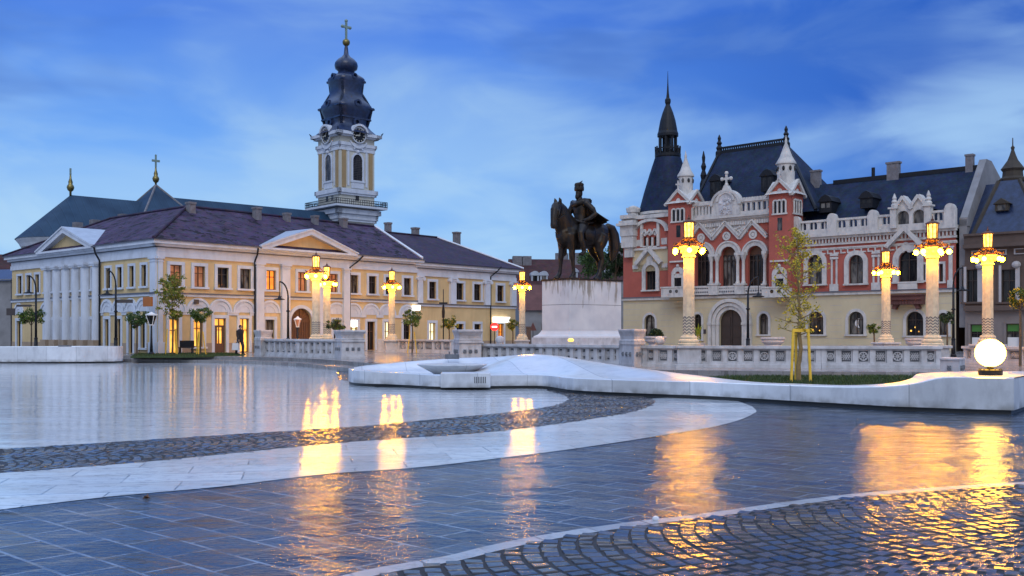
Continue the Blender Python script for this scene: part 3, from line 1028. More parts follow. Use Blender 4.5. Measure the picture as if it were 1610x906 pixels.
st.build('cornice', 'trim', yb)
sg.build('gutter', 'dark_band', yb)


def pilaster(fr, pa, pb, z0, z1, y=0.0, proud=0.22, base=True, ionic=False, half_round=False):
    m_ = MB()
    a, b_ = fr.s(pa), fr.s(pb)
    c, hw = (a + b_) / 2, (b_ - a) / 2
    if half_round:
        p = fr.p(c, y - 0.12, 0)
        m_.rev((p.x, p.y), [(hw, z0), (hw * 1.0, z0 + 1), (hw * 0.9, z1 - 0.3), (hw * 0.86, z1 - 0.25)], 16)
        m_.box(fr, a - 0.05, b_ + 0.05, y - hw - 0.16, y + 0.02, z1 - 0.25, z1 - 0.14)
        m_.box(fr, a - 0.10, b_ + 0.10, y - hw - 0.20, y + 0.02, z1 - 0.14, z1)
    else:
        m_.box(fr, a, b_, y - proud, y + 0.02, z0, z1 - 0.30)
        m_.box(fr, a - 0.05, b_ + 0.05, y - proud - 0.04, y + 0.02, z1 - 0.30, z1 - 0.24)
        m_.box(fr, a, b_, y - proud - 0.01, y + 0.02, z1 - 0.24, z1 - 0.12)
        m_.box(fr, a - 0.09, b_ + 0.09, y - proud - 0.08, y + 0.02, z1 - 0.12, z1)
    if ionic:
        for s_ in (a - 0.06, b_ + 0.06):
            m_.tube([fr.p(s_, y - proud - 0.12, z1 - 0.24), fr.p(s_, y - 0.02, z1 - 0.24)], 0.14, 12)
    o = m_.build('pilaster', 'trim', yb)
    if base:
        k = MB()
        k.box(fr, a - 0.08, b_ + 0.08, y - (hw + 0.22 if half_round else proud + 0.06), y + 0.03, ZG - 0.2, z0 - (0.0 if half_round else 0.0))
        k.build('pilaster_base', 'plinth_brown' if half_round else 'trim', o)
    return o


for pa, pb in ((400.5, 412.5), (441, 453.5), (494, 506), (538, 547.5)):
    pilaster(F1, pa, pb, 1.05, ZEN)
pilaster(F1, 248.2, 255, 1.05, ZEN, proud=0.1)
for pa, pb in ((656.5, 664), (707.5, 716.5), (762, 770), (803.5, 811)):
    pilaster(F1, pa, pb, ZST - 0.1, ZEN - 0.2, y=0.12, base=False, ionic=True)
for pa, pb in ((76, 82.5), (90, 97), (104.5, 111.5), (119.5, 126.5), (134.5, 142.5), (151, 158)):
    pilaster(F0, pa, pb, 1.15, ZEN, half_round=True)
pilaster(F0, 237.5, 246.6, 1.05, ZEN, proud=0.1)

for (a, b_, g_), yy in [(x, 0.0) for x in up1] + [(x, 0.12) for x in up2]:
    z0, z1 = (4.48, 5.78) if not yy else (4.28, 5.62)
    window(F1, F1.s(a), F1.s(b_), z0, z1, yb, glass=g_, y=yy, sur=0.2, sash='sash_brown' if 'lit' in g_ else 'sash_dark')
for a, b_ in up0w:
    window(F0, F0.s(a), F0.s(b_), 4.48, 5.78, yb, sur=0.16)


def shopfront(fr, a, b_, z0, z1, glass, y=0.0, lunette=True, kind='window', pa=None):
    if kind == 'door':
        o = window(fr, a, b_, z0 + 0.001, z1, yb, glass=glass, y=y, sur=0.2, sash='sash_brown', sill=False, name='shop_door', bars=(1, 1))
    else:
        o = window(fr, a, b_, z0, z1, yb, glass=glass, y=y, sur=0.2, sash='sash_brown' if 'lit' in glass else 'sash_dark', sill=z0 > 0.5, name='shop_window')
    if lunette:
        c = (a + b_) / 2
        r = 0.72
        m_ = MB()
        zi = 2.78
        n = 14
        m_.prism(fr, [(c - r, zi + 0.16), (c + r, zi + 0.16)] + [(c + r * math.cos(PI * k / n), zi + 0.16 + r * math.sin(PI * k / n)) for k in range(1, n)], y - 0.025, y + 0.02)
        m_.arc(fr, c, zi + 0.16, r - 0.02, r + 0.13, y - 0.09, y + 0.02)
        m_.arc(fr, c, zi + 0.16, r - 0.30, r - 0.22, y - 0.05, y + 0.015)
        m_.build('blind_arch', 'trim', yb)
    return o


for a, b_, g_, z0, z1 in dn1:
    sa, sb = F1.s(a), F1.s(b_)
    if g_ == 'gate':
        r = (sb - sa) / 2
        m_ = MB()
        m_.arc(F1, (sa + sb) / 2, z1 - r, r, r + 0.22, -0.08, 0.03)
        m_.box(F1, sa - 0.22, sa, -0.08, 0.03, ZG, z1 - r)
        m_.box(F1, sb, sb + 0.22, -0.08, 0.03, ZG, z1 - r)
        gt = m_.build('gateway', 'trim', yb)
        lv = MB()
        n = 16
        c = (sa + sb) / 2
        lv.prism(F1, [(sa, ZG), (sb, ZG)] + [(c + r * math.cos(PI * k / n), z1 - r + r * math.sin(PI * k / n)) for k in range(n + 1)], 0.20, 0.24)
        for k in range(9):
            x = sa + (sb - sa) * (k + 0.5) / 9
            lv.box(F1, x - 0.06, x + 0.06, 0.16, 0.21, ZG + 0.05, z1 - r - 0.05)
        lv.box(F1, sa, sb, 0.15, 0.215, z1 - r - 0.05, z1 - r + 0.06)
        for k in range(1, 6):
            an = PI * k / 6
            lv.beam(F1, (c, z1 - r), (c + r * 0.97 * math.cos(an), z1 - r + r * 0.97 * math.sin(an)), 0.05, 0.16, 0.21)
        lv.build('gate_leaf', 'sash_brown', gt)
        continue
    lun = a not in (266, 304)
    if g_ == 'door':
        shopfront(F1, sa, sb, z0, z1, 'glass_dark', kind='door')
    elif a == 337:
        o = shopfront(F1, sa, sb, z0, z1, g_, kind='door')
        d_ = MB()
        d_.box(F1, sa + 0.06, sa + 0.26, 0.10, 0.16, z0 + 0.02, 1.98)
        d_.box(F1, sb - 0.22, sb - 0.06, 0.10, 0.16, z0 + 0.02, 1.98)
        d_.box(F1, sa + 0.26, sb - 0.22, 0.10, 0.16, z0 + 0.02, 0.95)
        d_.box(F1, sa + 0.06, sb - 0.06, 0.10, 0.17, 1.98, 2.1)
        d_.build('door_leaf', 'sash_brown', o)
    else:
        shopfront(F1, sa, sb, z0, z1, g_, kind='door' if z0 < 0.5 and 'lit' in g_ else 'window', lunette=True)
for a, b_, g_, z0, z1 in dn2:
    shopfront(F1, F1.s(a), F1.s(b_), z0, z1, g_, y=0.12, lunette=False)
for i, (a, b_) in enumerate(dn0):
    shopfront(F0, F0.s(a), F0.s(b_), 0.7 if i not in (0, 7, 9) else 0.36, 2.5, 'glass_dark', lunette=i in (0, 1, 7, 8, 9, 10))
ib = MB()                                            # impost band between the arches
for fr, segs in ((F1, [(255.5, 264), (283, 302), (321, 335), (357, 374.5), (392.5, 399)]), (F0, [(160, 163), (174, 182), (192.5, 200), (211, 219.5), (231, 237)])):
    for a, b_ in segs:
        ib.box(fr, fr.s(a), fr.s(b_), -0.08, 0.03, 2.74, 2.94)
        ib.box(fr, fr.s(a) - 0.03, fr.s(b_) + 0.03, -0.12, 0.03, 2.90, 2.98)
for a, b_ in ((549, 575), (591, 602), (615, 632)):
    ib.box(F1, F1.s(a), F1.s(b_), -0.08, 0.03, 2.74, 2.94)
ib.build('impost_band', 'trim', yb)


def pediment(fr, pa, papex, pb, rise, y, name='pediment'):
    a, b_ = fr.s(pa), fr.s(pb)
    c = (a + b_) / 2
    zb = ZCO - 0.02
    m_ = MB()
    m_.prism(fr, [(a + 0.5, zb + 0.02), (b_ - 0.5, zb + 0.02), (c, zb + rise - 0.35)], y - 0.12, y + 2.0)
    o = m_.build(name, 'cream', yb)
    k = MB()
    L = math.hypot(c - a, rise)
    for sx in (a, b_):
        e = 0.32
        k.prism(fr, [(sx, zb), (c, zb + rise), (c, zb + rise - e), (sx + (e * (c - a) / rise * (1 if sx == a else -1)) * 0.9, zb)], y - 0.55, y + 0.1)
        k.prism(fr, [(sx, zb + 0.0), (sx, zb + 0.10), (c, zb + rise + 0.10), (c, zb + rise + 0.0)], y - 0.62, y + 0.12)
    k.box(fr, a + 0.1, b_ - 0.1, y - 0.58, y + 0.1, zb - 0.12, zb + 0.015)
    k.build('raking_cornice', 'trim', o)
    rf = MB()
    # small metal roof running back from the pediment into the main slope
    depth = 5.2
    for sx, sgn in ((a, 1), (b_, -1)):
        rf.quad(fr.p(sx, y - 0.62, zb + 0.11), fr.p(c, y - 0.62, zb + rise + 0.11), fr.p(c, y + depth * (rise / 3.0) + 0.6, zb + rise + 0.11), fr.p(sx, y + 0.0, zb + 0.11))
    rf.build('pediment_roof', 'zinc', o)
    return o


pediment(F1, 402, 483, 556, 1.42, 0.0)
pediment(F0, 68, 111.5, 157, 1.45, 0.0)

# roof: an L of two hipped wings, then the lower plain wing
ZR = 10.1
ev = 0.5
r_ = MB()
P1 = F1.p


def L3(s, y, z):
    return F1.p(s, y, z)


ze = ZCO + 0.02
yl = -SL
apex = L3(5, 5, ZR)
r_.quad(L3(-ev, -ev, ze), L3(S1 + 0.1, -ev, ze), L3(S1 + 0.1, 5, ZR), apex)
r_.quad(L3(10, 10, ze), L3(S1 + 0.1, 10, ze), L3(S1 + 0.1, 5, ZR), apex)
r_.quad(L3(-ev, -ev, ze), apex, L3(5, yl - 5, ZR), L3(-ev, yl + ev, ze))
r_.quad(L3(10, 10, ze), L3(10, yl + ev, ze), L3(5, yl - 5, ZR), apex)
r_.quad(L3(-ev, yl + ev, ze), L3(5, yl - 5, ZR), L3(10, yl + ev, ze))
rf = r_.build('roof', 'roof_purple', yb)
g_ = MB()
g_.quad(L3(S1 + 0.095, -ev, ze), L3(S1 + 0.095, 10, ze), L3(S1 + 0.095, 5, ZR))
g_.build('gable_wall', 'trim', yb)
r2 = MB()
ze2, zr2 = 7.09, 9.75
r2.quad(L3(S1, 0.12 - ev, ze2), L3(S2 + ev, 0.12 - ev, ze2), L3(S2 - 4.6, 5, zr2), L3(S1, 5, zr2))
r2.quad(L3(S1, 10, ze2), L3(S2 + ev, 10, ze2), L3(S2 - 4.6, 5, zr2), L3(S1, 5, zr2))
r2.quad(L3(S2 + ev, 0.12 - ev, ze2), L3(S2 + ev, 10, ze2), L3(S2 - 4.6, 5, zr2))
r2.build('side_roof', 'roof_plain', yb)
rd = MB()                                            # ridge and hip caps, and the white verge


def cap(p0, p1, w_):
    d = (p1 - p0).normalized()
    rd.tube([p0 + Vector((0, 0, 0.05)), p1 + Vector((0, 0, 0.05))], w_, 6)


cap(apex, L3(S1, 5, ZR), 0.1); cap(apex, L3(5, yl - 5, ZR), 0.1); cap(L3(-ev, -ev, ze), apex, 0.1)
cap(L3(-ev, yl + ev, ze), L3(5, yl - 5, ZR), 0.08); cap(L3(S1, 5, zr2), L3(S2 - 4.6, 5, zr2), 0.08)
rd.build('ridge_tiles', 'roof_plain', rf)
vg = MB()
vg.tube([L3(S1 + 0.12, -ev, ze + 0.06), L3(S1 + 0.12, 5, ZR + 0.06)], 0.12, 4)
vg.tube([L3(S2 + ev, 0.12 - ev, ze2 + 0.04), L3(S2 - 4.6, 5, zr2 + 0.04)], 0.10, 4)
vg.build('white_verge', 'trim', yb)


def chimney(px, py_top, py_bot, y, wpx, fr=F1, root=yb, mname='chimney_brick', parent=None, name='chimney', cap_=0.06):
    s_ = fr.s(px, y)
    d = fr.d(px, y)
    hw = wpx * d / FPX / 2
    zt, zb = zat(py_top, d), zat(py_bot, d)
    m_ = MB()
    m_.box(fr, s_ - hw * 0.85, s_ + hw * 0.85, y - 0.23, y + 0.23, zb - 0.9, zt - 0.14)
    m_.box(fr, s_ - hw, s_ + hw, y - 0.28, y + 0.28, zt - 0.14, zt)
    return m_.build(name, mname, parent or root)


for px, t_, b_, y, w_ in ((300, 318, 336, 4.2, 13), (404, 326, 346, 4.2, 12), (451, 335, 351, 4.4, 10), (495, 339, 356, 4.4, 9), (540, 343, 358, 4.4, 11), (610, 350, 362, 5.2, 9),
                          (653, 358, 369, 5.2, 11), (718, 365, 376, 5.2, 11)):
    chimney(px, t_, b_, y, w_, parent=rf)
for px, t_, b_ in ((122, 350, 358), (149, 346, 353), (194, 337, 344)):
    s_ = F0.s(px, 6.0)
    d = F0.d(px, 6.0)
    MB().box(F0, s_ - 0.3, s_ + 0.3, 5.7, 6.3, ZR - 1.0, zat(t_, d)).build('chimney', 'chimney_brick', rf)
# rain pipes
rp = MB()
for fr, px, yy in ((F1, 399.2, 0), (F1, 548.6, 0), (F1, 771.5, 0.12), (F0, 159.3, 0)):
    s_ = fr.s(px)
    rp.tube([fr.p(s_ + 0.9 if fr is F1 and px > 540 else s_, yy - 0.5, ZCO - 0.1), fr.p(s_ + 0.5 if fr is F1 and px > 540 else s_, yy - 0.4, ZCO - 0.5), fr.p(s_, yy - 0.12, ZCO - 0.95), fr.p(s_, yy - 0.12, ZG)], 0.06, 6)
rp.build('rain_pipe', 'iron', yb)

# ------------------------------------------------------------------ the church behind it
TC = (-18.5, 110.0)
TD = 110.0
FT = Fr(*TC, 42)                                     # its right-hand face runs along this
tz = lambda py: zat(py, TD)
church = thing('church', 'church behind the yellow building with baroque clock tower and blue-grey metal roof', 'church', (TC[0], TC[1], 0))
H = 2.24
bod = MB()
bod.box(FT, -H, H, -H, H, 0, tz(211))
bod.build('tower_wall', 'tower_white', church)
FTR = FT                                              # right face at y=-H
FTL = Fr(*TC, 42 - 90)                                # left face at y=-H of this frame
tr = MB(); oc = MB()
for fr in (FTR, FTL, Fr(*TC, 132), Fr(*TC, 222)):
    # base courses
    for zc, h_, e in ((tz(345), 0.5, 0.30), (tz(337), 0.50, 0.55), (tz(305), 0.45, 0.30), (tz(233), 0.35, 0.22), (tz(217), 0.34, 0.62)):
        for x0_, x1_ in (((-1, -0.0), (0.0, 1)) if e != 0.62 else ((-1, -0.95), (0.95, 1))):
            q0_ = -H - e if x0_ == -1 else x0_; q1_ = H + e if x1_ == 1 else x1_
            tr.box(fr, q0_, q1_, -H - e, -H + 0.05, zc - h_ / 2, zc + h_ / 2)
            tr.box(fr, q0_ * (1 if abs(q0_) < 1 else (H + e * 0.6) / (H + e)), q1_ * (1 if abs(q1_) < 1 else (H + e * 0.6) / (H + e)), -H - e * 0.6, -H + 0.05, zc - h_, zc - h_ / 2)
    # corner strips in ochre, white panel edges
    for s0, s1 in ((-H + 0.28, -H + 0.74), (H - 0.74, H - 0.28)):
        oc = MB().box(fr, s0, s1, -H - 0.09, -H + 0.03, tz(300), tz(243))
        oc.build('tower_pilaster', 'tower_ochre', church)
    for s0, s1 in ((-1.30, -1.05), (1.05, 1.30)):
        tr.box(fr, s0, s1, -H - 0.06, -H + 0.03, tz(297), tz(240))
    tr.box(fr, -H, H, -H - 0.10, -H + 0.03, tz(243), tz(238))
    # cornice wave over the clock
    tr.arc(fr, 0, tz(217), 0.90, 1.12, -H - 0.62, -H + 0.05, 0.0, PI)
    tr.arc(fr, 0, tz(222), 1.05, 1.20, -H - 0.30, -H + 0.05, PI * 1.12, PI * 1.88)
tr.build('tower_trim', 'trim', church)
attic = MB()
for fr in (FTR, FTL):
    attic.arc(fr, 0, tz(217), 0.0, 0.93, -H - 0.30, -H + 0.04, 0.0, 2 * PI, 28)
attic.build('clock_panel', 'tower_white', church)
for fr in (FTR, FTL):
    m_ = MB()
    zc = tz(218.5)
    m_.arc(fr, 0, zc, 0.0, 0.80, -H - 0.36, -H - 0.28, 0.0, 2 * PI, 32)
    ck = m_.build('clock_face', 'iron', church)
    h_ = MB()
    for k in range(12):
        a = PI / 6 * k
        h_.beam(fr, (0.56 * math.cos(a), zc + 0.56 * math.sin(a)), (0.74 * math.cos(a), zc + 0.74 * math.sin(a)), 0.10, -H - 0.39, -H - 0.35)
    h_.build('clock_numerals', 'tower_white', ck)
    h_ = MB()
    h_.beam(fr, (-0.05, zc - 0.12), (0.24, zc + 0.62), 0.10, -H - 0.42, -H - 0.38)
    h_.beam(fr, (0.12, zc + 0.03), (-0.50, zc - 0.08), 0.12, -H - 0.44, -H - 0.40)
    h_.build('clock_hands', 'tower_white', ck)
    rg = MB().arc(fr, 0, zc, 0.78, 0.88, -H - 0.40, -H - 0.28, 0.0, 2 * PI, 32)
    rg.build('clock_rim', 'trim', ck)
    m_ = MB()
    n = 12
    r = 0.60
    zs_, zb_ = tz(257), tz(288)
    m_.prism(fr, [(-r, zb_), (r, zb_)] + [(r * math.cos(PI * k / n), zs_ + r * 1.1 * math.sin(PI * k / n)) for k in range(n + 1)], -H - 0.03, -H + 0.03)
    bw = m_.build('belfry_window', 'glass_dark', church)
    fm = MB()
    fm.arc(fr, 0, zs_, r, r + 0.22, -H - 0.12, -H + 0.02, ez=1.1)
    fm.box(fr, -r - 0.22, -r, -H - 0.12, -H + 0.02, zb_, zs_); fm.box(fr, r, r + 0.22, -H - 0.12, -H + 0.02, zb_, zs_)
    fm.box(fr, -r - 0.3, r + 0.3, -H - 0.16, -H + 0.02, zb_ - 0.2, zb_)
    fm.box(fr, -r - 0.2, r + 0.2, -H - 0.09, -H + 0.02, zb_ - 0.85, zb_ - 0.2)
    fm.arc(fr, 0, zs_ + 0.62, 0.75, 0.95, -H - 0.24, -H + 0.02, 0.25 * PI, 0.75 * PI, 10)
    fm.ball(fr.p(0, -H - 0.14, zs_ + 0.95), 0.2, 8, 6)
    fm.build('window_frame', 'trim', bw)
    lo = MB()
    for k in range(12):
        z = zb_ + 0.1 + k * 0.19
        lo.box(fr, -r + 0.03, r - 0.03, -H - 0.055, -H + 0.0, z, z + 0.05)
    lo.build('louvre', 'sash_dark', bw)
for fr, ss in ((FTR, (0.0,)), (FTL, (-0.35, 0.75))):
    for s_ in ss:
        MB().box(fr, s_ - 0.22, s_ + 0.22, -H - 0.012, -H + 0.1, tz(319), tz(310)).build('small_window', 'glass_dark', church)
# balcony with iron railing
bal = MB()
E = H + 1.05
bal.box(FT, -E, E, -E, E, tz(331), tz(328))
bl = bal.build('balcony', 'trim', church)
ra = MB()
for fr in (FTR, FTL, Fr(*TC, 132), Fr(*TC, 222)):
    for zz in (tz(327), tz(323), tz(319.5)):
        ra.box(fr, -E, E, -E, -E + 0.05, zz - 0.03, zz + 0.03)
    for k in range(29):
        s_ = -E + 2 * E * k / 28
        ra.box(fr, s_ - 0.02, s_ + 0.02, -E + 0.004, -E + 0.045, tz(328), tz(319.5))
ra.build('balcony_railing', 'iron', bl)
# baroque helmet: squarish bulging roof, lantern, onion, gilded ball and cross
def sq_rev(mb, prof, pw=4.0, n=32, rot=R(42)):
    P = []
    for r, z in prof:
        for i in range(n):
            th = 2 * PI * i / n
            c, s_ = math.cos(th), math.sin(th)
            k = (abs(c) ** pw + abs(s_) ** pw) ** (-1 / pw)
            x, y = r * c * k, r * s_ * k
            P.append((TC[0] + x * math.cos(rot) - y * math.sin(rot), TC[1] + x * math.sin(rot) + y * math.cos(rot), z))
    F = [(j * n + i, j * n + (i + 1) % n, (j + 1) * n + (i + 1) % n, (j + 1) * n + i) for j in range(len(prof) - 1) for i in range(n)]
    F.append(tuple((len(prof) - 1) * n + i for i in range(n)))
    mb.add(P, F)


hm = MB()
sq_rev(hm, [(2.95, tz(214.5)), (2.72, tz(211.5)), (2.34, tz(206)), (2.02, tz(200)), (1.98, tz(196)), (2.06, tz(190)), (2.30, tz(180)), (2.45, tz(174)), (2.40, tz(169)), (2.15, tz(164)), (1.85, tz(159)),
            (1.64, tz(154)), (1.54, tz(146)), (1.58, tz(138)), (1.72, tz(132)), (1.76, tz(126)), (1.60, tz(123)), (1.22, tz(119)), (0.85, tz(116)), (0.75, tz(113))])
hm.rev(TC, [(0.80, tz(116)), (0.95, tz(112)), (1.22, tz(109)), (1.30, tz(104)), (1.22, tz(99)), (0.92, tz(94)), (0.5, tz(90)), (0.28, tz(86)), (0.22, tz(78)), (0.16, tz(72))], 20)
h_o = hm.build('tower_roof', 'slate_dark', church)
smooth_by_angle(h_o, 50)
orn = MB()                                            # ribs and scroll ornaments on the helmet
for fr in (FTR, FTL, Fr(*TC, 132), Fr(*TC, 222)):
    for zc, rr, yy in ((tz(197), 0.45, 1.95), (tz(168), 0.42, 2.2), (tz(124), 0.34, 1.5)):
        orn.arc(fr, 0, zc, rr * 0.55, rr, -yy - 0.30, -yy + 0.2, 0, 2 * PI, 14)
    for zc, e in ((tz(173), 2.30), (tz(190), 2.02), (tz(130), 1.58)):
        orn.box(fr, -e * 0.93, e * 0.93, -e - 0.07, -e + 0.2, zc - 0.09, zc + 0.09)
    for s_ in (-1, 1):
        orn.tube([fr.p(s_ * 1.65, -1.65, tz(201)), fr.p(s_ * 1.85, -1.85, tz(188)), fr.p(s_ * 2.02, -2.02, tz(174)), fr.p(s_ * 1.6, -1.6, tz(160)), fr.p(s_ * 1.22, -1.22, tz(148)), fr.p(s_ * 1.34, -1.34, tz(128))], 0.17, 6)
        orn.tube([fr.p(s_ * 2.8, -2.8, tz(214)), fr.p(s_ * 2.95, -2.95, tz(210.5))], [0.10, 0.03], 6)
orn.build('roof_ornament', 'slate_dark', h_o)
fn = MB()
fn.ball((TC[0], TC[1], tz(67)), (0.42, 0.42, 0.42), 16, 10)
fo = fn.build('gilded_ball', 'gold', church, smooth=True)
cr = MB()
cr.box(FT, -0.10, 0.10, -0.10, 0.10, tz(63), tz(33))
cr.box(FT, -0.46, 0.46, -0.09, 0.09, tz(44.5), tz(41))
for s_, z in ((-0.5, tz(42.7)), (0.5, tz(42.7)), (0, tz(33))):
    cr.ball(FT.p(s_, 0, z), 0.19, 8, 6)
cr.build('cross', 'copper_patina', church)
# nave, apse and transept roofs
NW = 4.6
s_end = -33.5
nz0, nz1 = 10.0, 14.25
nz2 = 14.9
nv = MB()
nv.box(FT, s_end + 4, -H, -NW + 0.6, NW - 0.6, 0, nz0)
ap_c = FT.p(s_end + 4, 0, 0)
nv.rev((ap_c.x, ap_c.y), [(NW - 0.6, 0), (NW - 0.6, nz0)], 28)
nv.build('nave_wall', 'tower_white', church)
co = MB()
co.rev((ap_c.x, ap_c.y), [(NW - 0.5, nz0 - 0.7), (NW - 0.35, nz0 - 0.4), (NW - 0.1, nz0 - 0.1), (NW - 0.1, nz0 + 0.02)], 28)
co.build('apse_cornice', 'trim', church)
nr = MB()
ts = FT.s(245)
for sa_, sb_, zz_ in ((s_end + 4, ts, nz1), (ts, -H, nz2)):
    nr.quad(FT.p(sa_, -NW, nz0), FT.p(sb_, -NW, nz0), FT.p(sb_, 0, zz_), FT.p(sa_, 0, zz_))
    nr.quad(FT.p(sa_, NW, nz0), FT.p(sb_, NW, nz0), FT.p(sb_, 0, zz_), FT.p(sa_, 0, zz_))
n = 16
pts = [FT.p(s_end + 4 - NW * math.sin(PI * k / n), -NW * math.cos(PI * k / n), nz0) for k in range(n + 1)]
ax_ = FT.p(s_end + 4, 0, nz1)
for k in range(n):
    nr.quad(pts[k], pts[k + 1], ax_)
nro = nr.build('nave_roof', 'roof_metal', church)
ts = FT.s(245)
tp = FT.p(ts, 0, 0)
t_ = MB()
q4 = [FT.p(ts - 3.7, -5.2, 11.2), FT.p(ts + 3.7, -5.2, 11.2), FT.p(ts + 3.7, 5.2, 11.2), FT.p(ts - 3.7, 5.2, 11.2)]
pk = FT.p(ts, 0, zat(291, tp.y))
for k in range(4):
    t_.quad(q4[k], q4[(k + 1) % 4], pk)
tro = t_.build('transept_roof', 'roof_metal', church)
t_ = MB()
for k in range(4):
    t_.tube([q4[k], pk], 0.10, 5)
t_.build('hip_cap', 'chimney_brick', tro)
for c_, zb in ((tp, zat(292, tp.y)), (ax_, zat(306, ax_.y))):
    f_ = MB()
    f_.rev((c_.x, c_.y), [(0.10, zb - 0.3), (0.10, zb + 0.25), (0.26, zb + 0.4), (0.34, zb + 0.65), (0.26, zb + 0.85), (0.18, zb + 0.95), (0.2, zb + 1.15), (0.1, zb + 1.45), (0.07, zb + 1.9)], 10)
    fo = f_.build('roof_finial', 'gold', church, smooth=True)
    f_ = MB()
    f_.box(FT, FT.s(245) - 0.07 if c_ is tp else s_end + 4 - 0.07, FT.s(245) + 0.07 if c_ is tp else s_end + 4 + 0.07, -0.07, 0.07, zb + 1.8, zb + (3.0 if c_ is tp else 2.4))
    if c_ is tp:
        f_.box(FT, FT.s(245) - 0.38, FT.s(245) + 0.38, -0.065, 0.065, zb + 2.3, zb + 2.5)
    f_.build('finial_cross', 'copper_patina', fo)

# ------------------------------------------------------------------ the red and cream palace on the right
P = Fr(9.9, 87.7, -42)
ps, pz = P.s, P.z
TY = -0.9                                            # how far the two towers stand forward
pal = thing('ornate_palace', 'red and cream palace with white arches, twin turreted towers and steep slate roofs', 'palace', (P.o[0], P.o[1], 0.2))
ZS = pz(1230, 462)                                   # ground floor top
tL0, tL1 = ps(1050.5, TY), ps(1083, TY)
tR0, tR1 = ps(1209, TY), ps(1243.5, TY)
pEnd = ps(1503)
zCe = pz(1150, 341)                                  # cornice of the middle part
zWe = pz(1300, 368)                                  # cornice of the right wing
zBe = pz(1025, 392, 0)                               # top of the left bay's main storey
zTL, zTR = P.z(1066, 318, TY), P.z(1226, 303, TY)
zGable = 0.9


def aw(pa, pb, pytop, pybot, pref=None, y=0.0, arch=True):
    """opening of the palace wall from photo columns and rows"""
    c = pref or (pa + pb) / 2
    return (ps(pa, y), ps(pb, y), pz(c, pybot, y), pz(c, pytop, y), arch)


gf = [aw(1013.5, 1030, 495, 534), aw(1091, 1103, 494, 534), (ps(1131), ps(1167), 0.2, pz(1149, 487), True), aw(1193.5, 1208, 493, 526),
      aw(1271, 1295, 490, 526), aw(1334, 1358, 490, 526), aw(1425, 1452, 490, 528), aw(1476, 1490, 492, 527)]
ff = [aw(1015.5, 1032, 417, 456)]
mid = [aw(1094, 1117, 389, 450), aw(1134, 1158, 388, 450), aw(1175.5, 1201, 386.5, 450)]
rw = [aw(1271, 1293.5, 401, 447), aw(1335, 1358, 401, 446), aw(1413.5, 1443, 394, 443), aw(1447, 1455, 416, 441, arch=False), aw(1477, 1483, 415, 443, arch=False)]
# walls
wg = MB()
wg.wall(P, 0, pEnd, -0.2, ZS, gf, 0.3)
wg.wall(P, tL0 + 0.0, tL1, ZS - 0.9, ZS, [], 0.1, y=TY + 0.55)
wg.quad(P.p(0, 0, 0), P.p(0, 12, 0), P.p(0, 12, ZS), P.p(0, 0, ZS))
wg.wall(P, ps(995), ps(1050), zBe - 1.9, zBe, [], 0.1, y=-0.02)
wg.wall(P, ps(995), ps(1050), ZS + 2.9, zBe - 1.9, [(ps(1002), ps(1043), ZS, zBe, False)], 0.02, y=-0.02)
wg.build('ground_floor_wall', 'palace_cream', pal)
wr = MB()
zBt = pz(1025, 338)
wr.wall(P, 0, tL0, ZS, zBt, [ff[0], aw(1012, 1017.5, 372, 387), aw(1020, 1025.5, 372, 387), aw(1028, 1033.5, 372, 387)], 0.3)
wr.wall(P, tL1, tR0, ZS, zCe, mid, 0.45)
wr.wall(P, tR1, pEnd, ZS, zWe, rw, 0.3)
wr.quad(P.p(0, 0, ZS), P.p(0, 12, ZS), P.p(0, 12, zBt), P.p(0, 0, zBt))
wr.build('upper_wall', 'palace_red', pal)
bk = MB()
bk.box(P, 0.3, pEnd - 0.3, 1.2, 11.5, 0, zWe - 0.4)
bk.box(P, 0.3, tR1 - 0.2, 1.2, 11, zWe - 0.5, zCe - 0.3)
bk.build('rear_wall', 'brown_wall', pal)
# string course between the floors
sc = MB()
sc.box(P, -0.08, pEnd, -0.16, 0.05, ZS - 0.22, ZS - 0.02)
sc.build('string_course', 'palace_white', pal)
sc = MB()
sc.box(P, -0.12, pEnd, -0.22, 0.05, ZS - 0.02, ZS + 0.06)
sc.build('ledge', 'dark_band', pal)
# windows of the ground floor
for i, o in enumerate(gf):
    if i == 2:
        a, b_, z0, z1, _ = o
        r = (b_ - a) / 2
        c = (a + b_) / 2
        pm = MB()
        for e, yy in ((0.0, -0.10), (0.30, -0.22), (0.62, -0.34)):
            pm.arc(P, c, z1 - r, r + e, r + e + 0.28, yy, 0.03, n=24)
            for sg_ in (-1, 1):
                x0 = c + sg_ * (r + e); x1 = c + sg_ * (r + e + 0.28)
                pm.box(P, min(x0, x1), max(x0, x1), yy, 0.03, 0.0, z1 - r - 0.15)
                pm.box(P, min(x0, x1) - 0.04, max(x0, x1) + 0.04, yy - 0.05, 0.03, z1 - r - 0.2, z1 - r)
        po = pm.build('portal', 'palace_white', pal)
        d_ = MB()
        n = 20
        d_.prism(P, [(a, 0.1), (b_, 0.1)] + [(c + r * math.cos(PI * k / n), z1 - r + r * math.sin(PI * k / n)) for k in range(n + 1)], 0.24, 0.29)
        for k in (-1, 1):
            for zz in (0.35, 1.3, 2.2):
                d_.box(P, c + k * r * 0.5 - r * 0.36, c + k * r * 0.5 + r * 0.36, 0.20, 0.25, zz, zz + 0.75)
        d_.beam(P, (c, 0.2), (c, z1 - 0.05), 0.08, 0.19, 0.25)
        d_.build('door', 'sash_dark', po)
        continue
    window(P, *o[:4], pal, arch=True, sur=0.22 if i > 3 else 0.2, depth=0.28, sur_mat='palace_white', bars=(1, 1), glass='glass_dark')
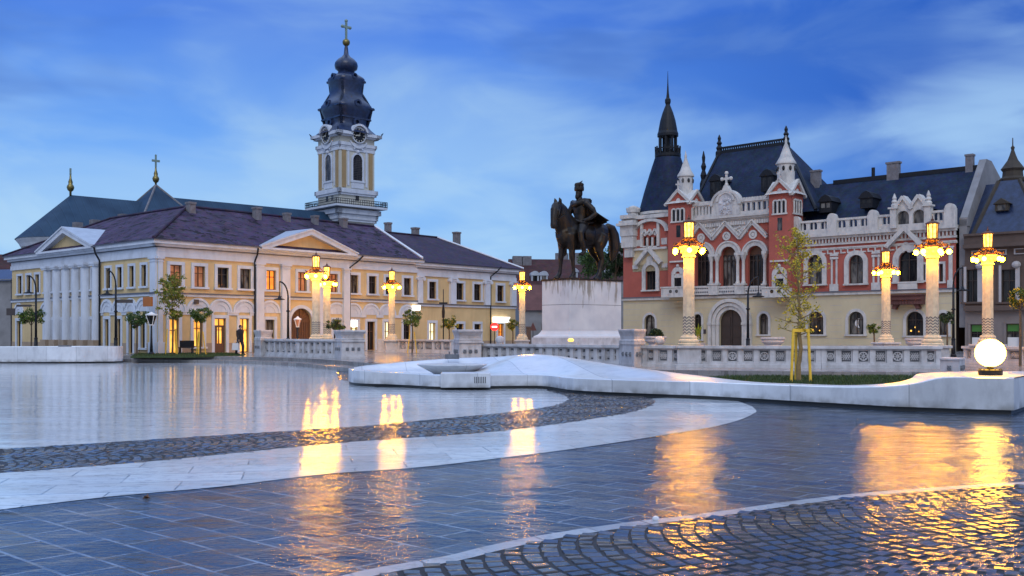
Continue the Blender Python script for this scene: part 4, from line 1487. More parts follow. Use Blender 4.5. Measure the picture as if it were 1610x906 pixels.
# crescent moon emblem in one window
a, b_, z0, z1, _ = gf[5]
cr = MB()
cx_, cz_ = (a + b_) / 2 + 0.1, z0 + 0.85
outer = [(cx_ + 0.28 * math.cos(t), cz_ + 0.34 * math.sin(t)) for t in [PI * (0.5 + k / 12) for k in range(13)]]
inner = [(cx_ + 0.12 - 0.0 + 0.26 * math.cos(t) * 0.6, cz_ + 0.34 * math.sin(t)) for t in [PI * (1.5 - k / 12) for k in range(13)]]
cr.prism(P, outer + inner[1:-1], 0.245, 0.255)
cr.build('crescent_emblem', 'sign_white', pal)
for k, o in ((4, gf[4]), (6, gf[6])):
    lt = MB()
    for dx, dz, r in ((0.25, 0.35, 0.07), (0.55, 0.6, 0.06), (0.8, 0.3, 0.05)):
        lt.ball(P.p(o[0] + dx, 0.235, o[2] + dz), r, 8, 6)
    lt.build('window_light', 'lit_yellow', pal)
# stone coursing lines of the ground floor: shallow grooves shown as thin shadow-casting fillets
# left bay ---------------------------------------------------------------
window(P, *ff[0][:4], pal, arch=True, sur=0.34, depth=0.28, sur_mat='palace_white', proud=0.14)
lb = MB()
g0, g1, ga = ps(1002), ps(1041.5), ps(1022)
zg0, zga = pz(1022, 415), pz(1022, 391)
for sx in (g0, g1):
    lb.beam(P, (sx, zg0), (ga, zga), 0.32, -0.40, 0.02)
lb.arc(P, ga, zg0 + 0.35, 0.0, 0.34, -0.10, 0.02, 0, 2 * PI, 16)
lb.box(P, ps(995), ps(1050), -0.22, 0.04, zBe - 0.05, zBe + 0.14)
lb.box(P, ps(995), ps(1003.5), -0.07, 0.03, ZS + 2.55, ZS + 2.9)
lb.box(P, ps(1041), ps(1050), -0.07, 0.03, ZS + 2.55, ZS + 2.9)
# big relieving arch with three little gables under the cone
cz0 = pz(1023, 366)
ca = ps(1024)
lb.arc(P, ca, cz0, 1.55, 1.95, -0.30, 0.04, 0.02, PI - 0.02, 24, ez=0.62)
for sx in (ps(1010), ps(1036)):
    lb.box(P, sx - 0.12, sx + 0.12, -0.2, 0.04, pz(1023, 388), pz(1023, 350))
for k, (a, b_) in enumerate(((1010.5, 1019), (1018.5, 1027), (1026.5, 1035.5))):
    s0, s1 = ps(a), ps(b_)
    c = (s0 + s1) / 2
    lb.beam(P, (s0, pz(1022, 369)), (c, pz(1022, 361)), 0.14, -0.22, 0.02)
    lb.beam(P, (s1, pz(1022, 369)), (c, pz(1022, 361)), 0.14, -0.22, 0.02)
    lb.arc(P, c, pz(1022, 368.5), 0.0, 0.14, -0.12, 0.02, 0, 2 * PI, 12)
for px in (1010.2, 1018.8, 1026.8, 1035.2):
    s_ = ps(px)
    lb.tube([P.p(s_, -0.10, pz(1022, 387)), P.p(s_, -0.10, pz(1022, 374))], 0.11, 8)
for pa, pb in ((999, 1008), (1040, 1049)):
    lb.box(P, ps(pa), ps(pb), -0.05, 0.02, pz(1022, 386), pz(1022, 376))
lb.box(P, 0.0, tL0, -0.30, 0.05, zBt - 0.3, zBt + 0.02)
lb.build('bay_trim', 'palace_white', pal)
for k, o in enumerate((aw(1012, 1017.5, 372, 387), aw(1020, 1025.5, 372, 387), aw(1028, 1033.5, 372, 387))):
    window(P, *o[:4], pal, arch=True, sur=0.0, depth=0.25, sill=True, sur_mat='palace_white', bars=(0, 0))
# corner turret at the far left
ct = MB()
c_ = P.p(ps(992), 0.35, 0)
zq = lambda py: pz(992, py)
for py0, py1, hw in ((405, 390, 0.42), (390, 372, 0.62), (372, 356, 0.70), (356, 352, 0.95), (352, 348, 0.78), (345, 339, 0.70)):
    ct.box(P, ps(992) - hw, ps(992) + hw, 0.35 - hw - 0.35, 0.35 + hw, zq(py0), zq(py1))
ct.rev((c_.x, c_.y), [(0.62, zq(348)), (0.62, zq(341)), (0.50, zq(341)), (0.46, zq(334)), (0.60, zq(334)), (0.62, zq(329)), (0.45, zq(329)), (0.40, zq(325)), (0.1, zq(323))], 16)
for k in range(8):
    a = 2 * PI * k / 8
    ct.box(WF, c_.x + 0.54 * math.cos(a) - 0.08, c_.x + 0.54 * math.cos(a) + 0.08, c_.y + 0.54 * math.sin(a) - 0.08, c_.y + 0.54 * math.sin(a) + 0.08, zq(329), zq(326.5))
ct.build('corner_turret', 'palace_white', pal)
# cone roof with open lantern and spire
cs_, cy_ = ps(1050, 3.0), 3.0
cc = P.p(cs_, cy_, 0)
cd_ = cc.y
zc = lambda py: zat(py, cd_)
rr = lambda px_: px_ * cd_ / FPX
cn = MB()
cn.rev((cc.x, cc.y), [(rr(47), zc(338)), (rr(45.5), zc(333)), (rr(38), zc(305)), (rr(29), zc(275)), (rr(20.5), zc(249))], 32)
co_ = smooth_by_angle(cn.build('cone_roof', 'roof_slate', pal), 40)
dr = MB()
dr.rev((cc.x, cc.y), [(rr(44), zc(352)), (rr(44), zc(341)), (rr(48), zc(340)), (rr(48), zc(336))], 32)
dr.build('cone_drum', 'palace_white', pal)
sp_ = MB()
sp_.rev((cc.x, cc.y), [(rr(19), zc(250)), (rr(20.5), zc(247)), (rr(20.5), zc(243)), (rr(13), zc(243)), (rr(13), zc(240))], 20)
for k in range(16):
    a = 2 * PI * k / 16
    sp_.tube([(cc.x + rr(19) * math.cos(a), cc.y + rr(19) * math.sin(a), zc(244)), (cc.x + rr(19.5) * math.cos(a), cc.y + rr(19.5) * math.sin(a), zc(231))], rr(1.3), 5)
sp_.rev((cc.x, cc.y), [(rr(20.5), zc(236)), (rr(20.5), zc(234.5)), (rr(18.5), zc(234.5)), (rr(18.5), zc(236)), (rr(20.5), zc(236))], 20, cap=False)
for k in range(8):
    a = 2 * PI * (k + 0.5) / 8
    sp_.tube([(cc.x + rr(13) * math.cos(a), cc.y + rr(13) * math.sin(a), zc(242)), (cc.x + rr(13) * math.cos(a), cc.y + rr(13) * math.sin(a), zc(207))], rr(2.0), 6)
sp_.tube([(cc.x, cc.y, zc(244)), (cc.x, cc.y, zc(205))], rr(3.5), 8)
sp_.rev((cc.x, cc.y), [(rr(16.5), zc(215)), (rr(16.5), zc(211)), (rr(15), zc(207)), (rr(14.5), zc(203)), (rr(12), zc(190)), (rr(8.5), zc(178)), (rr(5), zc(169)), (rr(3.4), zc(165)), (rr(4.6), zc(161)), (rr(4.6), zc(157)), (rr(2.6), zc(154)), (rr(1.6), zc(145)), (rr(0.8), zc(130)), (rr(0.25), zc(112))], 20)
sp_.build('cone_lantern', 'iron', co_)

# towers -------------------------------------------------------------------
def tower(a, b_, zt, z_apex_add, pref, tops):
    w_ = b_ - a
    y0, y1 = TY, TY + w_ * 1.12
    t_ = MB()
    c = (a + b_) / 2
    cy = (y0 + y1) / 2
    zb = ZS if pref > 1100 else ZS
    fr2 = Fr(*P.p(b_, y0, 0).xy, -42 + 90)            # the right-hand side face
    t_.wall(P, a, b_, ZS, zt, [], 0.2, y=y0)
    t_.quad(P.p(a, y0, ZS), P.p(a, y1, ZS), P.p(a, y1, zt), P.p(a, y0, zt))
    t_.quad(P.p(b_, y0, ZS), P.p(b_, y1, ZS), P.p(b_, y1, zt), P.p(b_, y0, zt))
    t_.quad(P.p(a, y1, ZS), P.p(b_, y1, ZS), P.p(b_, y1, zt), P.p(a, y1, zt))
    g = z_apex_add
    ap = P.p(c, cy, zt + g)
    for q4_ in ((P.p(a, y0, zt), P.p(b_, y0, zt), P.p(c, y0, zt + g)), (P.p(b_, y0, zt), P.p(b_, y1, zt), P.p(b_, cy, zt + g)), (P.p(a, y0, zt), P.p(a, y1, zt), P.p(a, cy, zt + g)), (P.p(a, y1, zt), P.p(b_, y1, zt), P.p(c, y1, zt + g))):
        t_.quad(*q4_)
    # corbel below, where the tower stands out over the ground floor
    t_.box(P, a, b_, y0, 0.1, ZS - 0.05, ZS + 0.06)
    o = t_.build('tower', 'palace_red', pal)
    cb = MB()
    for k in range(4):
        e = k * 0.22
        cb.box(P, a + 0.1 + e, b_ - 0.1 - e, y0 + 0.05 + e, 0.05, ZS - 0.32 - k * 0.28, ZS - 0.06 - k * 0.28)
    cb.build('corbel', 'palace_cream', o)
    tr_ = MB()
    hang = 0.28
    for fr, s0, s1 in ((P, a, b_), (fr2, 0, y1 - y0)):
        cm = (s0 + s1) / 2
        yy = y0 if fr is P else 0.0
        for sx, sg_ in ((s0, -1), (s1, 1)):
            tr_.beam(fr, (sx + sg_ * hang, zt - hang * g / (w_ / 2) + 0.05), (cm, zt + g + 0.05), 0.22, yy - 0.18, yy + 0.03)
        tr_.arc(fr, cm, zt + 0.12, 0.0, 0.20, yy - 0.06, yy + 0.02, 0, 2 * PI, 14)
        tr_.box(fr, s0 + 0.28, s1 - 0.28, yy - 0.12, yy + 0.02, zt - 1.72, zt - 1.60)
        for k in range(4):
            x = s0 + 0.4 + (s1 - s0 - 0.8) * k / 3
            tr_.tube([fr.p(x, yy - 0.06, zt - 1.6), fr.p(x, yy - 0.06, zt - 0.75)], 0.075, 6)
        for k in range(3):
            x = s0 + 0.4 + (s1 - s0 - 0.8) * (k + 0.5) / 3
            tr_.arc(fr, x, zt - 0.75, (s1 - s0 - 0.8) / 6 - 0.06, (s1 - s0 - 0.8) / 6 + 0.06, yy - 0.10, yy + 0.02, n=8)
    # white roof slabs of the four gables
    for sx in (a - hang, b_ + hang):
        sgn = 1 if sx > c else -1
        tr_.quad(P.p(sx, y0 - 0.2, zt - 0.1), P.p(c, y0 - 0.2, zt + g + 0.1), P.p(c, y1 + 0.1, zt + g + 0.1), P.p(sx, y1 + 0.1, zt - 0.1))
    for sy in (y0 - hang, y1 + hang):
        tr_.quad(P.p(a - 0.2, sy, zt - 0.1), P.p(a - 0.2, cy, zt + g + 0.1), P.p(b_ + 0.2, cy, zt + g + 0.1), P.p(b_ + 0.2, sy, zt - 0.1))
    tr_.build('gable_trim', 'palace_white', o)
    dk = MB()
    for fr, s0, s1 in ((P, a, b_), (fr2, 0, y1 - y0)):
        yy = y0 if fr is P else 0.0
        for k in range(3):
            x = s0 + 0.4 + (s1 - s0 - 0.8) * (k + 0.5) / 3
            r = (s1 - s0 - 0.8) / 6 - 0.07
            dk.prism(fr, [(x - r, zt - 1.6), (x + r, zt - 1.6)] + [(x + r * math.cos(PI * j / 8), zt - 0.75 + r * math.sin(PI * j / 8)) for j in range(9)], yy - 0.012, yy + 0.05)
    dk.build('arcade_opening', 'glass_dark', o)
    sl_ = MB()
    sl_.box(P, c - 0.20, c + 0.20, y0 - 0.012, y0 + 0.05, zt - 2.95, zt - 1.95)
    sl_.build('slit_window', 'glass_dark', o)
    k = P.p(c, cy, 0)
    zq_ = lambda py: P.z(pref, py, cy)
    q_ = lambda n_: n_ * P.d(pref, cy) / FPX
    r0, zz = tops
    tu = MB()
    tu.rev(k.xy, [(q_(r0 * 1.05), zt + 0.2), (q_(r0 * 1.0), zq_(zz[0])), (q_(r0 * 1.0), zq_(zz[1]))], 16)
    to = smooth_by_angle(tu.build('turret', 'palace_white', o), 50)
    tu = MB()
    tu.rev(k.xy, [(q_(r0 * 1.15), zq_(zz[1]) - 0.05), (q_(r0 * 1.15), zq_(zz[1]) + 0.06), (q_(r0 * 0.72), zq_(zz[1]) + (zq_(zz[2]) - zq_(zz[1])) * 0.33), (q_(1.6), zq_(zz[2])), (q_(2.2), zq_(zz[2]) + 0.12), (q_(1.0), zq_(zz[2]) + 0.35), (q_(0.3), zq_(zz[2]) + 0.6)], 20)
    smooth_by_angle(tu.build('turret_roof', 'palace_white', to), 35)
    tw_ = MB()
    for j in range(8):
        an = 2 * PI * (j + 0.3) / 8
        rr_ = q_(r0) * 1.0
        cx, cy2 = k.x + rr_ * math.cos(an), k.y + rr_ * math.sin(an)
        tw_.ball((cx, cy2, zq_(zz[1]) - 0.42), (0.12, 0.12, 0.20), 8, 6)
    tw_.build('turret_opening', 'glass_dark', to)
    cs = MB()
    z0_ = zt + g
    cs.box(P, c - 0.05, c + 0.05, y0 - 0.1, y0 + 0.02, z0_ + 0.1, z0_ + 0.85)
    cs.box(P, c - 0.22, c + 0.22, y0 - 0.09, y0 + 0.01, z0_ + 0.48, z0_ + 0.60)
    cs.build('gable_cross', 'palace_white', o)
    return o


tower(tL0, tL1, zTL, 0.95, 1066, (11.5, (300, 279, 250)))
tower(tR0, tR1, zTR, 0.95, 1226, (13.5, (284, 259, 226)))
# small niches with balconies on the towers' first floor
for a, b_, pm_ in ((tL0, tL1, 1066), (tR0, tR1, 1226)):
    c = (a + b_) / 2
    nb = MB()
    z0, z1 = P.z(pm_, 451, TY), P.z(pm_, 423, TY)
    nb.box(P, c - 0.62, c - 0.36, TY - 0.12, TY + 0.02, z0, z1 - 0.35)
    nb.box(P, c + 0.36, c + 0.62, TY - 0.12, TY + 0.02, z0, z1 - 0.35)
    nb.arc(P, c, z1 - 0.45, 0.24, 0.62, TY - 0.14, TY + 0.02, n=12)
    nb.box(P, c - 0.36, c + 0.36, TY - 0.06, TY + 0.02, z1 - 0.75, z1 - 0.40)
    nb.box(P, c - 0.75, c + 0.75, TY - 0.2, TY + 0.02, z1 + 0.55, z1 + 0.68)
    nb.ball(P.p(c, TY - 0.1, z1 + 0.25), 0.14, 8, 6)
    no = nb.build('niche', 'palace_white', pal)
    MB().box(P, c - 0.36, c + 0.36, TY - 0.013, TY + 0.02, z0, z1 - 0.75).build('niche_window', 'glass_dark', no)
    bb = MB()
    zb0, zb1 = P.z(pm_, 466, TY), P.z(pm_, 451.5, TY)
    bb.box(P, a - 0.22, b_ + 0.1, TY - 0.75, TY + 0.02, zb0 - 0.1, zb0 + 0.08)
    bb.box(P, a - 0.22, b_ + 0.1, TY - 0.75, TY - 0.60, zb0 + 0.08, zb1 - 0.1)
    bb.box(P, a - 0.22, a - 0.08, TY - 0.60, TY + 0.02, zb0 + 0.08, zb1 - 0.1)
    bb.box(P, b_ - 0.04, b_ + 0.1, TY - 0.60, TY + 0.02, zb0 + 0.08, zb1 - 0.1)
    bb.box(P, a - 0.27, b_ + 0.15, TY - 0.80, TY - 0.55, zb1 - 0.1, zb1 + 0.02)
    bo = bb.build('balcony', 'palace_white', pal)
    hh = MB()
    for k in range(2):
        hh.arc(P, c - 0.3 + 0.6 * k, (zb0 + zb1) / 2, 0.0, 0.15, TY - 0.765, TY - 0.70, 0, 2 * PI, 10)
    hh.build('balcony_opening', 'glass_dark', bo)

# middle: three great arches ----------------------------------------------------
for i, o in enumerate(mid):
    a, b_, z0, z1, _ = o
    r = (b_ - a) / 2
    c = (a + b_) / 2
    m_ = MB()
    m_.arc(P, c, z1 - r, r, r + 0.34, -0.16, 0.03, n=24)
    m_.arc(P, c, z1 - r, r + 0.34, r + 0.46, -0.24, 0.03, n=24)
    wo_ = m_.build('arched_window', 'palace_white', pal)
    f_ = MB()
    f_.box(P, a, b_, 0.34, 0.40, z1 - r - 0.05, z1 - r + 0.05)
    for k in range(5):
        x = a + (b_ - a) * k / 4
        f_.box(P, x - 0.035, x + 0.035, 0.335, 0.405, z0, z1 - r)
    for k in range(4):
        x = a + (b_ - a) * (k + 0.5) / 4
        f_.arc(P, x, z1 - r - 0.55, (b_ - a) / 8 - 0.06, (b_ - a) / 8, 0.33, 0.40, n=8)
    f_.build('sash', 'sash_dark', wo_)
    g_ = MB()
    n = 20
    g_.prism(P, [(a, z0 - 0.6), (b_, z0 - 0.6)] + [(c + r * math.cos(PI * k / n), z1 - r + r * math.sin(PI * k / n)) for k in range(n + 1)], 0.42, 0.44)
    g_.build('pane', 'glass_dark', wo_)
    bl_ = MB()
    bl_.arc(P, c, z1 - r, 0.0, r - 0.02, 0.37, 0.40, n=20)
    bl_.build('blind', 'sash_brown', wo_)
zcap = pz(1126, 404)
for px in (1120.5, 1129.5, 1162, 1171, 1204.5):
    s_ = ps(px)
    z0 = pz(px, 447)
    cl = MB().rev(P.p(s_, -0.22, 0).xy, [(0.19, z0), (0.19, z0 + 0.15), (0.14, z0 + 0.25), (0.13, zcap - 0.45), (0.17, zcap - 0.35), (0.24, zcap - 0.1), (0.26, zcap)], 12)
    smooth_by_angle(cl.build('column', 'palace_white', pal), 40)
for pa, pb in ((1117.5, 1133), (1158.5, 1174.5), (1201.5, 1209)):
    cl = MB().box(P, ps(pa), ps(pb), -0.46, 0.03, zcap, zcap + 0.22)
    cl.box(P, ps(pa) + 0.05, ps(pb) - 0.05, -0.44, 0.03, ZS + 0.05, pz(pa, 447.5))
    cl.box(P, ps(pa) - 0.03, ps(pb) + 0.03, -0.50, 0.03, pz(pa, 449), pz(pa, 446.5))
    cl.build('column_pier', 'palace_white', pal)
bs = MB()
for pa, pb in ((1094, 1117), (1133.5, 1158), (1175, 1201)):
    bs.box(P, ps(pa) - 0.1, ps(pb) + 0.1, -0.34, -0.16, ZS + 0.08, pz(pa, 452.5))
    bs.box(P, ps(pa) - 0.1, ps(pb) + 0.1, -0.38, -0.12, pz(pa, 453.5), pz(pa, 450.5))
bso = bs.build('balustrade_panel', 'palace_white', pal)
dt = MB()
for pa, pb in ((1094, 1117), (1133.5, 1158), (1175, 1201)):
    n = 7
    for k in range(n):
        s_ = ps(pa) + (ps(pb) - ps(pa)) * (k + 0.5) / n
        for zz in (0.3, 0.62):
            dt.arc(P, s_, ZS + zz, 0.0, 0.08, -0.352, -0.30, 0, 2 * PI, 8)
dt.build('panel_opening', 'rail_dark', bso)
ch = MB()
zk = lambda py, px: pz(px, py)
pts = [(1085, 377), (1101.5, 354), (1121.5, 377), (1142, 352), (1164, 375.5), (1184, 350), (1207, 373.5)]
for (x0, y0_), (x1, y1_) in zip(pts, pts[1:]):
    ch.beam(P, (ps(x0), zk(y0_, x0)), (ps(x1), zk(y1_, x1)), 0.24, -0.22, 0.02)
    ch.beam(P, (ps(x0), zk(y0_, x0) + 0.22), (ps(x1), zk(y1_, x1) + 0.22), 0.12, -0.30, 0.02)
for px, py in ((1103, 374), (1143, 371.5), (1184.6, 368.8)):
    ch.arc(P, ps(px), zk(py, px), 0.20, 0.36, -0.12, 0.02, 0, 2 * PI, 18)
    ch.arc(P, ps(px), zk(py, px), 0.0, 0.16, -0.10, 0.02, 0, 2 * PI, 12)
for (x0, y0_), (x1, y1_) in (((1101.5, 354), (1142, 352)), ((1142, 352), (1184, 350))):
    pm_ = (x0 + x1) / 2
    ch.prism(P, [(ps(x0), zk(y0_, x0)), (ps(pm_), zk(376, pm_)), (ps(x1), zk(y1_, x1))], -0.03, 0.01)
    for k in range(14):
        ch.ball(P.p(ps(pm_) + random.uniform(-0.9, 0.9) * 0.8, -0.05, zk(361, pm_) + random.uniform(-0.25, 0.28)), 0.11, 6, 5)
ch.build('zigzag_cornice', 'palace_white', pal)
fz = MB()
n = 34
for k in range(n):
    s_ = tL1 + (tR0 - tL1) * (k + 0.5) / n
    z = zCe - 0.55
    fz.box(P, s_ - 0.09, s_ + 0.09, -0.18, 0.02, z - 0.16, z + 0.16)
fz.box(P, tL1, tR0, -0.14, 0.02, zCe - 0.36, zCe - 0.24)
fz.box(P, tL1, tR0, -0.30, 0.03, zCe - 0.24, zCe - 0.10)
fz.box(P, tL1, tR0, -0.44, 0.5, zCe - 0.10, zCe + 0.10)
fz.build('cornice', 'palace_white', pal)
# parapet with colonnettes and the central aedicule
pp = MB()
zp0 = zCe + 0.10
zp1 = pz(1150, 315.5)
aL, aR, aC = ps(1123), ps(1167), ps(1145)
for s0, s1 in ((tL1, aL), (aR, tR0)):
    pp.box(P, s0, s1, -0.36, 0.0, zp0, zp0 + 0.22)
    pp.box(P, s0, s1, -0.40, 0.04, zp1 - 0.24, zp1)
    pp.box(P, s0, s1, -0.30, -0.06, zp1 - 0.34, zp1 - 0.24)
    n = 6
    for k in range(n + 1):
        s_ = s0 + (s1 - s0) * k / n
        pp.box(P, max(s0, s_ - 0.10), min(s1, s_ + 0.10), -0.30, -0.06, zp0 + 0.22, zp1 - 0.34)
    for k in range(12):
        s_ = s0 + (s1 - s0) * (k + 0.5) / 12
        pp.box(P, s_ - 0.09, s_ + 0.09, -0.35, -0.05, zp1, zp1 + 0.09)
pp.build('parapet', 'palace_white', pal)
ae = MB()
hw = (aR - aL) / 2
zt_ = pz(1145, 300)
ae.box(P, aL, aR, -0.45, 0.1, zp0, zt_ - hw * 0.95)
n = 18
ae.prism(P, [(aL, zt_ - hw * 0.96), (aR, zt_ - hw * 0.96)] + [(aC + hw * math.cos(PI * k / n), zt_ - hw * 0.95 + hw * 0.9 * math.sin(PI * k / n)) for k in range(1, n)], -0.45, 0.1)
ae.arc(P, aC, zt_ - hw * 0.95, hw * 0.9, hw * 1.06, -0.56, 0.12, n=20, ez=0.94)
ae.arc(P, aC, zp0 + 1.15, hw * 0.5, hw * 0.66, -0.54, 0.1, n=18)
ae.prism(P, [(aC - 0.4, zt_ - 0.15), (aC + 0.4, zt_ - 0.15), (aC + 0.12, zt_ + 0.4), (aC - 0.12, zt_ + 0.4)], -0.5, 0.05)
za = pz(1145, 273)
ae.box(P, aC - 0.07, aC + 0.07, -0.35, -0.2, zt_ + 0.3, za)
ae.box(P, aC - 0.38, aC + 0.38, -0.34, -0.21, za - 0.55, za - 0.37)
for dx, dz in ((-0.40, -0.46), (0.40, -0.46), (0, 0), (0, -0.95)):
    ae.ball(P.p(aC + dx, -0.275, za + dz), 0.16, 8, 6)
aeo = ae.build('central_gable', 'palace_white', pal)
rl = MB()
rl.prism(P, [(aC - hw * 0.5, zp0 + 0.05), (aC + hw * 0.5, zp0 + 0.05)] + [(aC + hw * 0.5 * math.cos(PI * k / 12), zp0 + 1.15 + hw * 0.5 * math.sin(PI * k / 12)) for k in range(13)], -0.47, -0.40)
for k in range(26):
    rl.ball(P.p(aC + random.uniform(-.8, .8) * hw * 0.5, -0.47, zp0 + random.uniform(0.15, 1.45)), random.uniform(0.07, 0.15), 6, 5)
rl.build('carved_relief', 'rail_stone', aeo)

# roofs ------------------------------------------------------------------
ry = 5.5
zr_ = pz(1180, 233, ry)
rs0, rs1 = ps(1131, ry), ps(1236, ry)
e0, e1 = tL0 + 0.6, ps(1283, 0.9)
mr = MB()
ye0, ye1 = 0.9, 2 * ry - 0.9
mr.quad(P.p(e0, ye0, zp0 - 0.1), P.p(e1, ye0, zp0 - 0.1), P.p(rs1, ry, zr_), P.p(rs0, ry, zr_))
mr.quad(P.p(e0, ye1, zp0 - 0.1), P.p(e1, ye1, zp0 - 0.1), P.p(rs1, ry, zr_), P.p(rs0, ry, zr_))
mr.quad(P.p(e1, ye0, zp0 - 0.1), P.p(e1, ye1, zp0 - 0.1), P.p(rs1, ry, zr_))
mr.quad(P.p(e0, ye0, zp0 - 0.1), P.p(e0, ye1, zp0 - 0.1), P.p(rs0, ry, zr_))
mro = mr.build('main_roof', 'roof_slate', pal)
rc = MB()
rc.box(P, rs0 - 0.2, rs1 + 0.2, ry - 0.12, ry + 0.12, zr_ - 0.3, zr_ + 0.12)
n = 30
for k in range(n):
    s_ = rs0 + (rs1 - rs0) * (k + 0.5) / n
    rc.arc(P, s_, zr_ + 0.2, 0.08, 0.17, ry - 0.05, ry + 0.05, 0, 2 * PI, 8)
rc.box(P, rs0, rs1, ry - 0.07, ry + 0.07, zr_ + 0.36, zr_ + 0.44)
for s_, zt2, b0 in ((rs0, pz(1131, 212, ry), zr_), (rs1, pz(1235, 198, ry), zr_), (rs0 - 1.6, pz(1117, 236, ry), zr_ - 2.6)):
    h_ = zt2 - b0
    rc.rev(P.p(s_, ry, 0).xy, [(0.34, b0 - 0.8), (0.34, b0), (0.22, b0 + h_ * 0.12), (0.3, b0 + h_ * 0.25), (0.15, b0 + h_ * 0.4), (0.25, b0 + h_ * 0.52), (0.12, b0 + h_ * 0.65), (0.16, b0 + h_ * 0.8), (0.03, b0 + h_)], 8)
for q0, q1 in ((P.p(e0, ye0, zp0), P.p(rs0, ry, zr_)), (P.p(e1, ye0, zp0), P.p(rs1, ry, zr_))):
    rc.tube([q0, q1], 0.14, 6)
rc.build('ridge_cresting', 'iron', mro)


def dormer(px, py_t, py_b, wpx, y, par):
    s_, d = ps(px, y), P.d(px, y)
    hw_ = wpx * d / FPX / 2
    zt2, zb2 = zat(py_t, d), zat(py_b, d)
    m_ = MB()
    m_.box(P, s_ - hw_, s_ + hw_, y, y + 2.6, zb2 - 0.2, zt2 - 0.55)
    m_.prism(P, [(s_ - hw_ - 0.12, zt2 - 0.56), (s_ + hw_ + 0.12, zt2 - 0.56), (s_ + hw_ * 0.6, zt2 - 0.15), (s_, zt2), (s_ - hw_ * 0.6, zt2 - 0.15)], y - 0.12, y + 2.6)
    o = m_.build('dormer', 'iron', par)
    m_ = MB()
    for k in (-1, 1):
        m_.box(P, s_ + k * hw_ * 0.42 - hw_ * 0.3, s_ + k * hw_ * 0.42 + hw_ * 0.3, y - 0.012, y + 0.05, zb2 + 0.15, zt2 - 0.68)
    m_.build('dormer_window', 'glass_dark', o)


dormer(1125, 274, 306, 20, 1.7, mro)
dormer(1206, 266, 297, 21, 1.7, mro)
wy = 4.6
zw = pz(1400, 279, wy)
w0, w1 = tR1 - 0.5, ps(1512, 0.7)
wro_m = MB()
wro_m.quad(P.p(w0, 0.7, zWe + 0.0), P.p(w1, 0.7, zWe + 0.0), P.p(w1, wy, zw), P.p(w0, wy, zw))
wro_m.quad(P.p(w0, 2 * wy, zWe), P.p(w1, 2 * wy, zWe), P.p(w1, wy, zw), P.p(w0, wy, zw))
wro = wro_m.build('wing_roof', 'roof_slate', pal)
rg = MB()
rg.box(P, w0 + 1.5, w1, wy - 0.14, wy + 0.14, zw - 0.12, zw + 0.22)
rg.tube([P.p(ps(1373, wy), wy, zw), P.p(ps(1373, wy), wy, zw + 0.9)], 0.14, 8)
rg.build('wing_ridge', 'iron', wro)
dormer(1298, 306, 330, 20, 1.5, wro)
dormer(1362, 300, 323, 20, 1.5, wro)
fw_ = MB()
fw_.prism(P, [(w1, zWe - 0.1), (w1 + 0.55, zWe - 0.1), (w1 + 0.55, zWe + 0.5), (w1, zWe + 0.5)], 0.2, 0.8)
fq = [(0.25, zWe + 0.15), (wy, zw + 0.55), (wy + 3.6, zWe + 1.6), (wy + 3.6, 2)]
fr3 = Fr(*P.p(w1, 0, 0).xy, -42 + 90)
fw_.prism(fr3, [(0.2, 2), (0.2, zWe + 0.35), (wy, zw + 0.6), (wy + 1.2, zw + 0.6), (wy + 4.5, zw - 1.2), (wy + 4.5, 2)], 0.0, 0.5) if False else None
A_, B_, C_, D_, E_ = (0.2, zWe + 0.35), (wy, zw + 0.6), (wy + 1.2, zw + 0.6), (wy + 4.5, zw - 0.9), (wy + 4.5, 2.0)
for s_ in (w1, w1 + 0.5):
    fw_.quad(P.p(s_, 0.2, 2), P.p(s_, *A_), P.p(s_, *B_), P.p(s_, *C_), P.p(s_, *D_), P.p(s_, *E_))
ring = [(0.2, 2.0), A_, B_, C_, D_, E_]
for (ya, za_), (yb_, zb_) in zip(ring, ring[1:]):
    fw_.quad(P.p(w1, ya, za_), P.p(w1 + 0.5, ya, za_), P.p(w1 + 0.5, yb_, zb_), P.p(w1, yb_, zb_))
fw_.build('fire_wall', 'house_grey', pal)
for px, t_, b_, wpx in ((1283, 268, 290, 17), (1405, 255, 276, 22), (1525, 243, 262, 13)):
    chimney(px, t_, b_, wy, wpx, fr=P, root=pal, parent=wro)
# right wing: cornice, dentils, parapet ------------------------------------------
wc = MB()
q0, q1 = tR1, ps(1505)
wc.box(P, q0, q1, -0.10, 0.02, zWe - 1.16, zWe - 1.06)
n = 46
for k in range(n):
    s_ = q0 + (q1 - q0) * (k + 0.5) / n
    wc.box(P, s_ - 0.06, s_ + 0.06, -0.16, 0.02, zWe - 0.72, zWe - 0.40)
    if k % 2 == 0:
        wc.box(P, s_ - 0.20, s_ + 0.20, -0.07, 0.02, zWe - 1.55, zWe - 1.45)
        wc.box(P, s_ - 0.20, s_ - 0.11, -0.07, 0.02, zWe - 1.45, zWe - 1.25)
    wc.box(P, s_ - 0.16, s_ + 0.16, -0.068, 0.02, zWe - 1.25, zWe - 1.16)
wc.box(P, q0, q1, -0.12, 0.02, zWe - 0.88, zWe - 0.72)
wc.box(P, q0, q1, -0.24, 0.03, zWe - 0.40, zWe - 0.22)
wc.box(P, q0, q1, -0.42, 0.5, zWe - 0.22, zWe + 0.02)
wc.build('wing_cornice', 'palace_white', pal)
wp = MB()
zb0, zb1 = zWe + 0.02, pz(1300, 346.5)
t0, t1 = ps(1407.5), ps(1464)
holes = [aw(1262, 1272, 352, 363), aw(1279, 1288, 351, 362.5), aw(1296, 1305, 350, 362), aw(1323, 1332, 349, 360), aw(1341, 1350, 348, 359.5), aw(1359, 1368, 347, 359), aw(1392, 1402, 345, 357)]
hp = []
